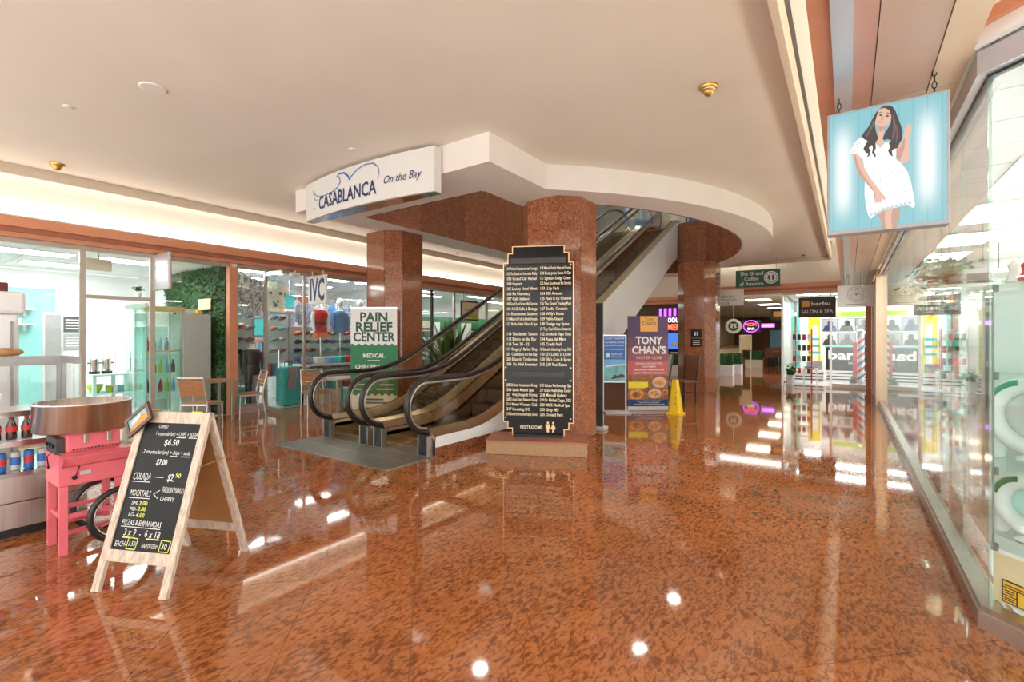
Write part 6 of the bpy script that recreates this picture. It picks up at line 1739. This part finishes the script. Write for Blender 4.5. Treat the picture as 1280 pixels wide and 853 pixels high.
def chalk(s_, size, x, z, mat='chalk_white', width=None, bold=0):
    MB().text(s_, size, lambda a, b: ff(a+x, b+z, 0.0052), bold=bold, width=width, shear=0.06, jitter=0.04).build('chalk_lettering', mat, sb_)
def rule(x0, z0, x1, z1, mat='chalk_white', w=0.004):
    stroke([(x0, z0), (x1, z1)], lambda a, b: ff(a, b, 0.0052), w).build('chalk_line', mat, sb_)
chalk('COMBO', 0.030, -0.10, 0.960, width=0.07)
chalk('1 empanada (sm) + CHIPS + SODA', 0.034, -0.11, 0.915, width=0.31)
rule(0.05, 0.905, 0.12, 0.905); rule(0.14, 0.905, 0.20, 0.905)
chalk('$6.50', 0.052, -0.03, 0.855, width=0.11, bold=1)
chalk('.2 empanadas (sm) + chips + soda', 0.034, -0.17, 0.800, width=0.35)
rule(0.04, 0.790, 0.09, 0.790); rule(0.12, 0.790, 0.18, 0.790)
chalk('$7.00', 0.048, -0.05, 0.735, 'chalk_white', 0.08, 1)
chalk('COLADA', 0.062, -0.19, 0.640, width=0.13); rule(-0.19, 0.628, -0.06, 0.628)
rule(-0.03, 0.66, 0.03, 0.66)
chalk('$2.', 0.060, 0.06, 0.640, 'chalk_white', 0.05, 1); chalk('50', 0.036, 0.112, 0.665, 'chalk_yellow', 0.04, 1)
chalk('MOCKTAILS', 0.050, -0.18, 0.545, width=0.15); rule(-0.18, 0.532, -0.03, 0.532)
rule(-0.01, 0.56, 0.03, 0.585); rule(-0.01, 0.56, 0.03, 0.535)
chalk('PASSION MANGO', 0.045, 0.045, 0.575, width=0.155); chalk('CHERRY', 0.036, 0.045, 0.525, width=0.10)
for k, (a, b) in enumerate((('SM-', '2.00'), ('MD-', '3.00'), ('LG-', '4.00'))):
    chalk(a, 0.032, -0.15, 0.492-0.034*k, width=0.05); chalk(b, 0.034, -0.095, 0.492-0.034*k, 'chalk_yellow', 0.06, 1)
chalk('PIZZAS & EMPANADAS', 0.044, -0.18, 0.375, width=0.28); rule(-0.18, 0.366, 0.10, 0.364)
chalk('3 x 9  -  6 x 18', 0.055, -0.15, 0.315, width=0.26)
rule(-0.15, 0.306, -0.06, 0.306, 'chalk_yellow', 0.007); rule(0.02, 0.306, 0.11, 0.306, 'chalk_yellow', 0.007)
chalk('EACH-', 0.042, -0.19, 0.255, width=0.08); chalk('3.50', 0.038, -0.095, 0.262, width=0.05)
chalk('HALFDOZEN=', 0.036, 0.0, 0.255, width=0.115); chalk('30', 0.046, 0.135, 0.258, width=0.04)
for x0, x1 in ((-0.105, -0.04), (0.125, 0.19)):
    for p in (((x0,0.243),(x1,0.243)), ((x1,0.243),(x1+0.005,0.303)), ((x1+0.005,0.303),(x0+0.005,0.306)), ((x0+0.005,0.306),(x0,0.243))):
        rule(*p[0], *p[1], 'chalk_yellow', 0.005)
# framed picture hung on the corner
M = Matrix.Rotation(rad(24.6),4,'Z')
p_ = Vector(ff(-0.235, 1.005, 0.03)); p_ = M @ p_ + Vector((-3.555,1.30,0))
pf = thing('picture_frame', 'small tilted framed food picture on the sandwich board corner', 'picture', p_)
pf.rotation_euler = (rad(-17), rad(-38), rad(24.6))
MB().box(-0.11, 0.11, -0.012, 0.006, -0.065, -0.042).box(-0.11, 0.11, -0.012, 0.006, 0.042, 0.065).box(-0.11, -0.087, -0.012, 0.006, -0.042, 0.042).box(0.087, 0.11, -0.012, 0.006, -0.042, 0.042).build('frame', 'wood_dark', pf)
MB().box(-0.087, 0.087, -0.006, 0.004, -0.042, 0.042).build('picture', 'print_sea', pf)
MB().prism([(-0.087,-0.042),(0.087,-0.042),(0.087,0.0),(0.04,0.025),(0.0,0.0),(-0.05,-0.01),(-0.087,-0.015)], -0.0072, -0.0062, P).build('picture_food', 'food_orange', pf)
MB().prism([(-0.06,0.0),(0.02,0.01),(0.03,0.03),(-0.05,0.02)], -0.0075, -0.0062, P).build('picture_plate', 'white', pf)

# ================================================================== COTTON CANDY CART
ct = thing('candy_cart', 'pink cotton candy cart with a steel bowl and wheels', 'cart', (-4.58, 1.08, 0))
for x in (-0.145, 0.145):
    for y_ in (-0.145, 0.165): MB().box(x-0.022, x+0.022, y_-0.022, y_+0.022, 0.0 if y_ < 0 else 0.12, 0.47).build('leg', 'pink', ct)
for z in (0.24,):
    MB().box(-0.12, 0.12, -0.155, -0.135, z, z+0.03).build('rail', 'pink', ct)
    for x in (-0.145, 0.145): MB().box(x-0.012, x+0.012, -0.125, 0.145, z, z+0.03).build('rail', 'pink', ct)
for x in (-0.145, 0.145): MB().box(x-0.012, x+0.012, -0.125, 0.145, 0.13, 0.16).build('rail', 'pink_dark', ct)
MB().rbox(-0.165, 0.165, -0.175, 0.20, 0.47, 0.70, 0.008).build('lower_body', 'pink', ct)
MB().rbox(-0.15, 0.16, -0.13, 0.17, 0.70, 0.83, 0.008).build('upper_body', 'pink', ct)
MB().box(-0.13, 0.13, -0.1755, -0.132, 0.69, 0.80).build('control_panel', 'charcoal', ct)
for x in (-0.07, 0.0, 0.07): MB().cyl((x,-0.176,0.745),(x,-0.19,0.745),0.014,n=10).build('knob', 'black', ct)
# fold-down tray along the broad side
MB().prism([(0.165,0.70),(0.255,0.695),(0.255,0.68),(0.225,0.62),(0.165,0.60)], -0.165, 0.25, lambda a, b, h: (a, h, b)).build('tray', 'pink', ct)
MB().cyl((0.255,-0.17,0.692),(0.255,0.255,0.692),0.006,n=8).build('tray_edge', 'pink_dark', ct)
MB().prism([(0.215+0.05*math.cos(i*PI/6), 0.655+0.05*math.sin(i*PI/6)) for i in range(12)], -0.172, -0.165, lambda a, b, h: (a, h, b)).build('tray_end', 'pink_dark', ct)
m = MB()
for k in range(14): m.box(0.166, 0.172, -0.10+0.02*k, -0.09+0.02*k, 0.712, 0.722)
m.build('vent_slots', 'charcoal', ct)
for y_ in (-0.03, 0.10): MB().rbox(0.158, 0.175, y_-0.012, y_+0.012, 0.75, 0.82, 0.004).build('clamp', 'brushed_steel', ct)
MB().box(0.166, 0.168, -0.06, 0.0, 0.535, 0.56).build('rating_plate', 'light_grey', ct)
MB().cyl((0.166,-0.09,0.525),(0.18,-0.09,0.525),0.015,n=10).build('plug', 'black', ct)
MB().tube([(0.182,-0.09,0.525),(0.20,-0.08,0.57),(0.19,-0.06,0.63),(0.185,-0.05,0.67)], 0.004, 6).tube([(0.0,-0.19,0.60),(0.06,-0.21,0.68),(0.14,-0.20,0.715),(0.22,-0.17,0.70)], 0.004, 6).build('power_cord', 'black', ct)
MB().cyl((-0.06,-0.1765,0.58),(-0.06,-0.185,0.58),0.012,n=10).build('socket', 'black', ct)
# bowl
MB().lathe([(0.0,0.835),(0.265,0.835),(0.277,0.845),(0.275,1.02),(0.285,1.03),(0.285,1.037),(0.268,1.037),(0.266,0.86),(0.10,0.85),(0.0,0.85)], 48).build('bowl', 'bowl_steel', ct)
MB().lathe([(0.05,0.85),(0.06,0.90),(0.055,0.95),(0.0,0.955)], 16).build('spinner_head', 'aluminium', ct)
# wheels and handles
for x, nm in ((-0.20, 0), (0.20, 1)):
    w_ = MB().tube([(x, 0.17+0.185*math.cos(2*PI*i/32), 0.207+0.185*math.sin(2*PI*i/32)) for i in range(32)], 0.022, 8, closed=True).build('wheel', 'rubber_black', ct)
    MB().tube([(x, 0.17+0.163*math.cos(2*PI*i/32), 0.207+0.163*math.sin(2*PI*i/32)) for i in range(32)], 0.008, 6, closed=True).build('rim', 'chrome', w_)
    m = MB()
    for k in range(12):
        a = 2*PI*k/12
        m.cyl((x, 0.17, 0.207), (x, 0.17+0.162*math.cos(a), 0.207+0.162*math.sin(a)), 0.002, n=4)
    m.build('spokes', 'chrome', w_)
    MB().cyl((x-0.02, 0.17, 0.207), (x+0.02, 0.17, 0.207), 0.018, n=10).build('hub', 'pink_dark', w_)
MB().cyl((-0.2,0.17,0.207),(0.2,0.17,0.207),0.008,n=8).build('axle', 'charcoal', ct)

# ================================================================== SNACK KIOSK (left edge)
pm('frame_steel', (0.36,0.36,0.36), 0.45, 0.7, var=0.08)
kx0, kx1, ky0, ky1 = -5.75, -5.10, -1.6, 1.23
kk = thing('snack_kiosk', 'stainless and glass snack display counter at left edge', 'display counter', (kx0, ky0, 0))
W_, D_ = kx1-kx0, ky1-ky0
MB().box(0.04, W_-0.05, 0.04, D_-0.04, 0.0, 0.07).build('kick_base', 'black', kk)
for a in range(3):
    y0_, y1_ = D_*a/3, D_*(a+1)/3
    MB().rbox(W_-0.02, W_, y0_+0.004, y1_-0.004, 0.07, 0.262, 0.004).build('front_panel', 'brushed_steel', kk)
    MB().rbox(W_-0.02, W_, y0_+0.004, y1_-0.004, 0.266, 0.46, 0.004).build('front_panel', 'brushed_steel', kk)
MB().box(0, W_-0.02, 0, 0.02, 0.07, 0.46).box(0, W_-0.02, D_-0.02, D_, 0.07, 0.46).box(0, 0.02, 0.02, D_-0.02, 0.07, 0.46).build('body', 'brushed_steel', kk)
MB().box(0, W_+0.02, 0, D_, 0.46, 0.49).build('deck', 'steel', kk)
for z in (0.70, 0.915): MB().box(0.06, W_-0.03-(z-0.7)*0.4, 0.03, D_-0.22, z, z+0.015).build('shelf', 'white_gloss', kk)
for z in (0.70, 0.915): MB().box(W_-0.035-(z-0.7)*0.4, W_-0.02-(z-0.7)*0.4, 0.03, D_-0.22, z-0.02, z+0.02).build('shelf_rim', 'steel', kk)
MB().box(0, 0.03, 0, D_, 1.28, 1.34).box(0.0, W_-0.16, D_-0.035, D_, 1.28, 1.34).box(0, 0.035, D_-0.035, D_, 0.49, 1.28).box(0.0, 0.03, 0, 0.035, 0.49, 1.28).build('frame', 'frame_steel', kk)
bk = MB().box(0.0, 0.02, D_-0.06, D_, 0.49, 1.34).box(0.0, 0.02, 0, D_-0.06, 1.26, 1.34).build('back_frame', 'frame_steel', kk)
MB().box(0.005, 0.012, 0.03, D_-0.06, 0.49, 1.26).build('back_pane', 'glass_case', kk)
MB().prism([(0.02,0.49),(W_,0.49),(W_-0.18,1.28),(0.02,1.28)], D_-0.012, D_-0.004, lambda a, b, h: (a, h, b)).build('end_pane', 'glass_case', kk)
# cans and bottles on the kiosk shelves
can = MB().lathe([(0.024,0),(0.030,0.01),(0.030,0.125),(0.024,0.14),(0.0,0.138)], 14)
canm = {c: can.mesh('can', c) for c in ('blue','light_grey','red')}
band = MB().lathe([(0.0305,0.045),(0.0305,0.095)], 14).mesh('label_band', 'red')
band2 = MB().lathe([(0.0305,0.04),(0.0305,0.10)], 14).mesh('label_band', 'blue')
for k in range(14):
    c = ('blue','light_grey')[k%2]
    t = thing('drink_can', '%s drink can on the lowest kiosk shelf, %s from the cart end' % ({'light_grey':'silver'}.get(c, c), ORD[k]), 'can', (-5.20, 1.05-0.075*k, 0.491), 0, 'cans on the lowest kiosk shelf')
    inst(canm[c], 'body', t); inst(band if c == 'blue' else band2, 'label_band', t)
ctl = MB().lathe([(0.030,0),(0.033,0.02),(0.030,0.06),(0.033,0.10),(0.013,0.155),(0.013,0.17),(0.0,0.17)], 12)
cola_me = ctl.mesh('bottle', 'cola'); cl2 = MB().lathe([(0.0340,0.062),(0.0340,0.102)], 12).mesh('label', 'red'); cp_ = MB().lathe([(0.015,0.160),(0.015,0.178),(0,0.178)], 10).mesh('cap', 'red')
for k in range(12):
    t = thing('cola_bottle', 'cola bottle with red label, %s from the cart end of the kiosk' % ORD[k], 'bottle', (-5.27, 0.90-0.085*k, 0.716), 0, 'cola bottles on the kiosk')
    inst(cola_me, 'body', t); inst(cl2, 'label_band', t); inst(cp_, 'cap', t)
t = thing('basket', 'white plastic basket on the upper kiosk shelf', 'basket', (-5.42, 0.62, 0.931))
MB().add([(-0.10,-0.13,0),(0.10,-0.13,0),(0.10,0.13,0),(-0.10,0.13,0),(-0.12,-0.15,0.14),(0.12,-0.15,0.14),(0.12,0.15,0.14),(-0.12,0.15,0.14),(-0.11,-0.14,0.14),(0.11,-0.14,0.14),(0.11,0.14,0.14),(-0.11,0.14,0.14),(-0.09,-0.12,0.01),(0.09,-0.12,0.01),(0.09,0.12,0.01),(-0.09,0.12,0.01)],
         [(3,2,1,0),(0,1,5,4),(1,2,6,5),(2,3,7,6),(3,0,4,7),(4,5,9,8),(5,6,10,9),(6,7,11,10),(7,4,8,11),(9,13,12,8),(10,14,13,9),(11,15,14,10),(8,12,15,11),(12,13,14,15)]).build('body', 'white', t)
MB().box(-0.122, 0.122, -0.152, -0.145, 0.12, 0.145).box(-0.122, 0.122, 0.145, 0.152, 0.12, 0.145).build('rim', 'white_gloss', t)
t = thing('lidded_pot', 'pale yellow lidded tubs stacked above the white basket', 'tub', (-5.42, 0.60, 1.076))
for q in range(2): MB().lathe([(0.11,0.085*q),(0.12,0.085*q+0.05),(0.13,0.085*q+0.055),(0.13,0.085*q+0.07),(0.0,0.085*q+0.08)], 20).build('tub', 'cream_panel' if q else 'cream', t)
MB().box(0.10, 0.22, -0.015, 0.015, 0.05, 0.065).build('handle', 'cream', t)
tag(MB().sphere((0,0,0), 0.06, 14, 8, sz=0.6, sy=1.9).build('bread_loaf', 'bread', None, (-5.73, 0.85, 1.377)), 'brown bread roll lying on top of the kiosk', 'bread')
# white appliance with stacked tubes behind the kiosk
ap = thing('white_cooler', 'white upright cooler with dark glass door at the left edge', 'cooler', (-6.75, 0.89, 0))
MB().rbox(-0.35, 0.30, -0.8, 0.16, 0.06, 1.72, 0.02).build('body', 'white_gloss', ap)
MB().rbox(-0.35, 0.34, -0.82, 0.20, 1.72, 1.93, 0.03).build('head', 'white', ap)
MB().box(0.301, 0.315, -0.7, -0.06, 0.4, 1.60).build('door_glass', 'black_gloss', ap)
MB().box(0.301, 0.33, 0.10, 0.115, 0.3, 1.65).build('door_edge', 'mid_grey', ap)
MB().box(-0.3, 0.28, -0.75, 0.12, 0, 0.06).build('kick', 'charcoal', ap)
tag(MB().rbox(-0.15,0.15,-0.13,0.13,0,0.09,0.01).build('red_carton', 'burgundy', None, (-6.68, 0.86, 1.931)), 'dark red carton on top of the white cooler', 'carton')
for k, (dx, z, m1, lb_) in enumerate(((0.0,2.09,'white','white and black paper roll leaning on the cooler top'), (0.06,2.055,'wood_brown','brown striped paper roll lying on the cooler top'))):
    t = thing('paper_roll', lb_, 'roll', (-6.62+0.16*k, 0.64-0.05*k, z+ (0.02 if k == 0 else -0.075)))
    q = MB().cyl((0,-0.25,-0.02*(1-k)),(0,0.12,0.16*(1-k)),0.05,n=16).build('roll', m1, t)
    MB().cyl((0,0.12,0.16*(1-k)),(0,0.26-0.08*k,0.228*(1-k)),0.052,n=16).build('end_cap', 'charcoal' if k == 0 else 'white', t)

# ================================================================== CAFE TABLES AND CHAIRS
def cafe_chair():
    t = thing('cafe_chair', 'x', 'chair')
    for sx_ in (-1, 1):
        MB().tube([(sx_*0.21,-0.20,0),(sx_*0.21,-0.19,0.44)], 0.014, 8).build('leg', 'aluminium', t)
        MB().tube([(sx_*0.21,0.24,0),(sx_*0.21,0.18,0.44),(sx_*0.20,0.22,0.66),(sx_*0.20,0.27,0.86)], 0.014, 8).build('leg', 'aluminium', t)
        MB().tube([(sx_*0.21,-0.20,0.22),(sx_*0.21,0.21,0.22)], 0.010, 6).build('side_stretcher', 'aluminium', t)
    MB().tube([(-0.20,0.27,0.86),(0.20,0.27,0.86)], 0.014, 8).build('top_rail', 'aluminium', t)
    MB().box(-0.22, 0.22, -0.21, -0.18, 0.42, 0.445).box(-0.22, 0.22, 0.17, 0.20, 0.42, 0.445).box(-0.225, -0.20, -0.21, 0.20, 0.42, 0.445).box(0.20, 0.225, -0.21, 0.20, 0.42, 0.445).build('seat_frame', 'aluminium', t)
    for k in range(5): MB().rbox(-0.20, 0.20, -0.19+0.076*k, -0.125+0.076*k, 0.446, 0.462, 0.004).build('seat_slat', 'wood_orange', t)
    for k in range(4):
        z = 0.60+0.063*k; y_ = 0.205+0.013*k+ (0.0)
        MB().bx((0, y_+0.012*k*0.2, z), (0.39, 0.014, 0.055), rx=-0.25).build('back_slat', 'wood_orange', t)
    return t
c0 = cafe_chair()
c0['label'] = 'slatted wood and metal chair with its back to the camera'
c0.location = (-8.55, 3.48, 0); c0.rotation_euler = (0, 0, rad(214))
copy_tree(c0, (-9.22, 4.55, 0), rad(-12), 'slatted wood and metal chair seen from the side in front of the copper post')
copy_tree(c0, (-8.42, 5.42, 0), rad(75), 'slatted wood and metal chair beside the escalator newel')
def cafe_table(x, y_, rz, label, sx_=0.6, mat='wood_orange'):
    t = thing('cafe_table', label, 'table', (x, y_, 0), rad(rz))
    for k in range(6): MB().box(-0.35, 0.35, -sx_/2+k*sx_/6+0.003, -sx_/2+(k+1)*sx_/6-0.003, 0.725, 0.745).build('slat', mat, t)
    MB().box(-0.36, 0.36, -sx_/2-0.01, -sx_/2, 0.71, 0.745).box(-0.36, 0.36, sx_/2, sx_/2+0.01, 0.71, 0.745).box(-0.36,-0.35,-sx_/2,sx_/2,0.71,0.745).box(0.35,0.36,-sx_/2,sx_/2,0.71,0.745).build('edge', 'aluminium', t)
    for a in (-0.31, 0.31):
        for b in (-sx_/2+0.04, sx_/2-0.04): MB().box(a-0.018, a+0.018, b-0.018, b+0.018, 0, 0.72).build('leg', 'aluminium', t)
cafe_table(-9.28, 3.86, 90, 'slatted wooden cafe table outside the snack shop')
cafe_table(-7.85, 5.55, 0, 'pale cafe table seen through the escalator newel glass', 0.6, 'light_grey')

# ================================================================== CEILING FITTINGS AND VENTS
def fitting(name, label, cat, loc, prof, mat, part='body'):
    t = thing(name, label, cat, loc)
    MB().lathe(prof, 24).build(part, mat, t)
    return t
for loc, lb_ in (((-1.09,4.83,ZC),'brass coloured domed detector on the right of the ceiling'), ((-8.95,1.83,ZC),'brass coloured domed detector on the left of the ceiling')):
    t = fitting('smoke_detector', lb_, 'detector', loc, [(0.085,0),(0.085,-0.02),(0.07,-0.035)], 'brass', 'base')
    MB().lathe([(0.065,-0.035),(0.06,-0.05),(0.045,-0.055)], 20).build('ring', 'gold_trim', t)
    MB().lathe([(0.048,-0.055),(0.04,-0.08),(0.02,-0.095),(0.0,-0.097)], 20).build('dome', 'brass', t)
t = fitting('ceiling_speaker', 'round white speaker in the hall ceiling', 'speaker', (-5.47,1.80,ZC), [(0.11,0),(0.115,-0.008),(0.10,-0.012)], 'soffit_white', 'rim')
MB().lathe([(0.10,-0.010),(0.0,-0.010)], 24).build('grille', 'warm_white', t)
for loc, lb_ in (((-6.63,1.44,ZC),'small white cover disc on the hall ceiling left of the speaker'), ((-5.16,3.84,ZC),'small white cover disc on the hall ceiling near the restaurant sign'), ((-1.5,10.9,ZS),'small cover disc under the curved soffit, middle one'), ((-1.55,12.7,ZS),'small cover disc under the curved soffit, far one'), ((-1.75,9.3,ZS),'small cover disc under the curved soffit, near one')):
    t = fitting('cover_disc', lb_, 'cover disc', loc, [(0.045,0),(0.045,-0.008),(0.04,-0.012),(0.0,-0.012)], 'warm_white')
for loc, lb_ in (((-1.06,16.3,ZC),'dark sprinkler head at the far right of the ceiling'), ((-9.1,10.3,ZC),'sprinkler head on the ceiling left of the escalator')):
    t = fitting('sprinkler', lb_, 'sprinkler', loc, [(0.04,0),(0.04,-0.01),(0.015,-0.015),(0.012,-0.04),(0.0,-0.04)], 'charcoal')
    MB().lathe([(0.0,-0.05),(0.035,-0.052),(0.0,-0.055)], 12).build('deflector', 'brass', t)
for k, y_ in enumerate((1.5, 4.21, 4.66, 6.5, 6.98, 9.9, 10.6, 11.3)):
    t = thing('air_vent', 'small white louvre vent above the left copper lintel, %s from the left edge' % ('first','second','third','fourth','fifth','sixth','seventh','eighth')[k], 'vent', (XL+0.02, y_, 3.235))
    MB().box(0, 0.012, -0.17, 0.17, 0, 0.10).build('frame', 'white', t)
    for q in range(4): MB().bx((0.018, 0, 0.02+0.02*q), (0.012, 0.30, 0.008), ry=0.5).build('slat', 'mid_grey', t)
# upper gallery glimpses
for k, (x, y_, z, c, lb_) in enumerate(((-6.6,17.6,Z2,'sky_blue','blue display stand at the top of the escalators'), (-4.3,17.9,Z2,'blue','deep blue display stand at the right of the upper landing'), (-5.4,19.2,Z2,'cream_panel','cream kiosk on the upper gallery'), (-3.2,18.6,Z2,'brass','gold display stand on the upper gallery'))):
    t = thing('display_stand', lb_, 'display stand', (x, y_, z))
    MB().rbox(-0.4, 0.4, -0.15, 0.15, 0, 1.9, 0.02).build('panel', c, t)
    MB().box(-0.45, 0.45, -0.22, 0.22, 0, 0.06).build('base', 'white', t)
    MB().box(-0.3, 0.3, -0.156, -0.151, 1.1, 1.6).build('print', 'white', t)
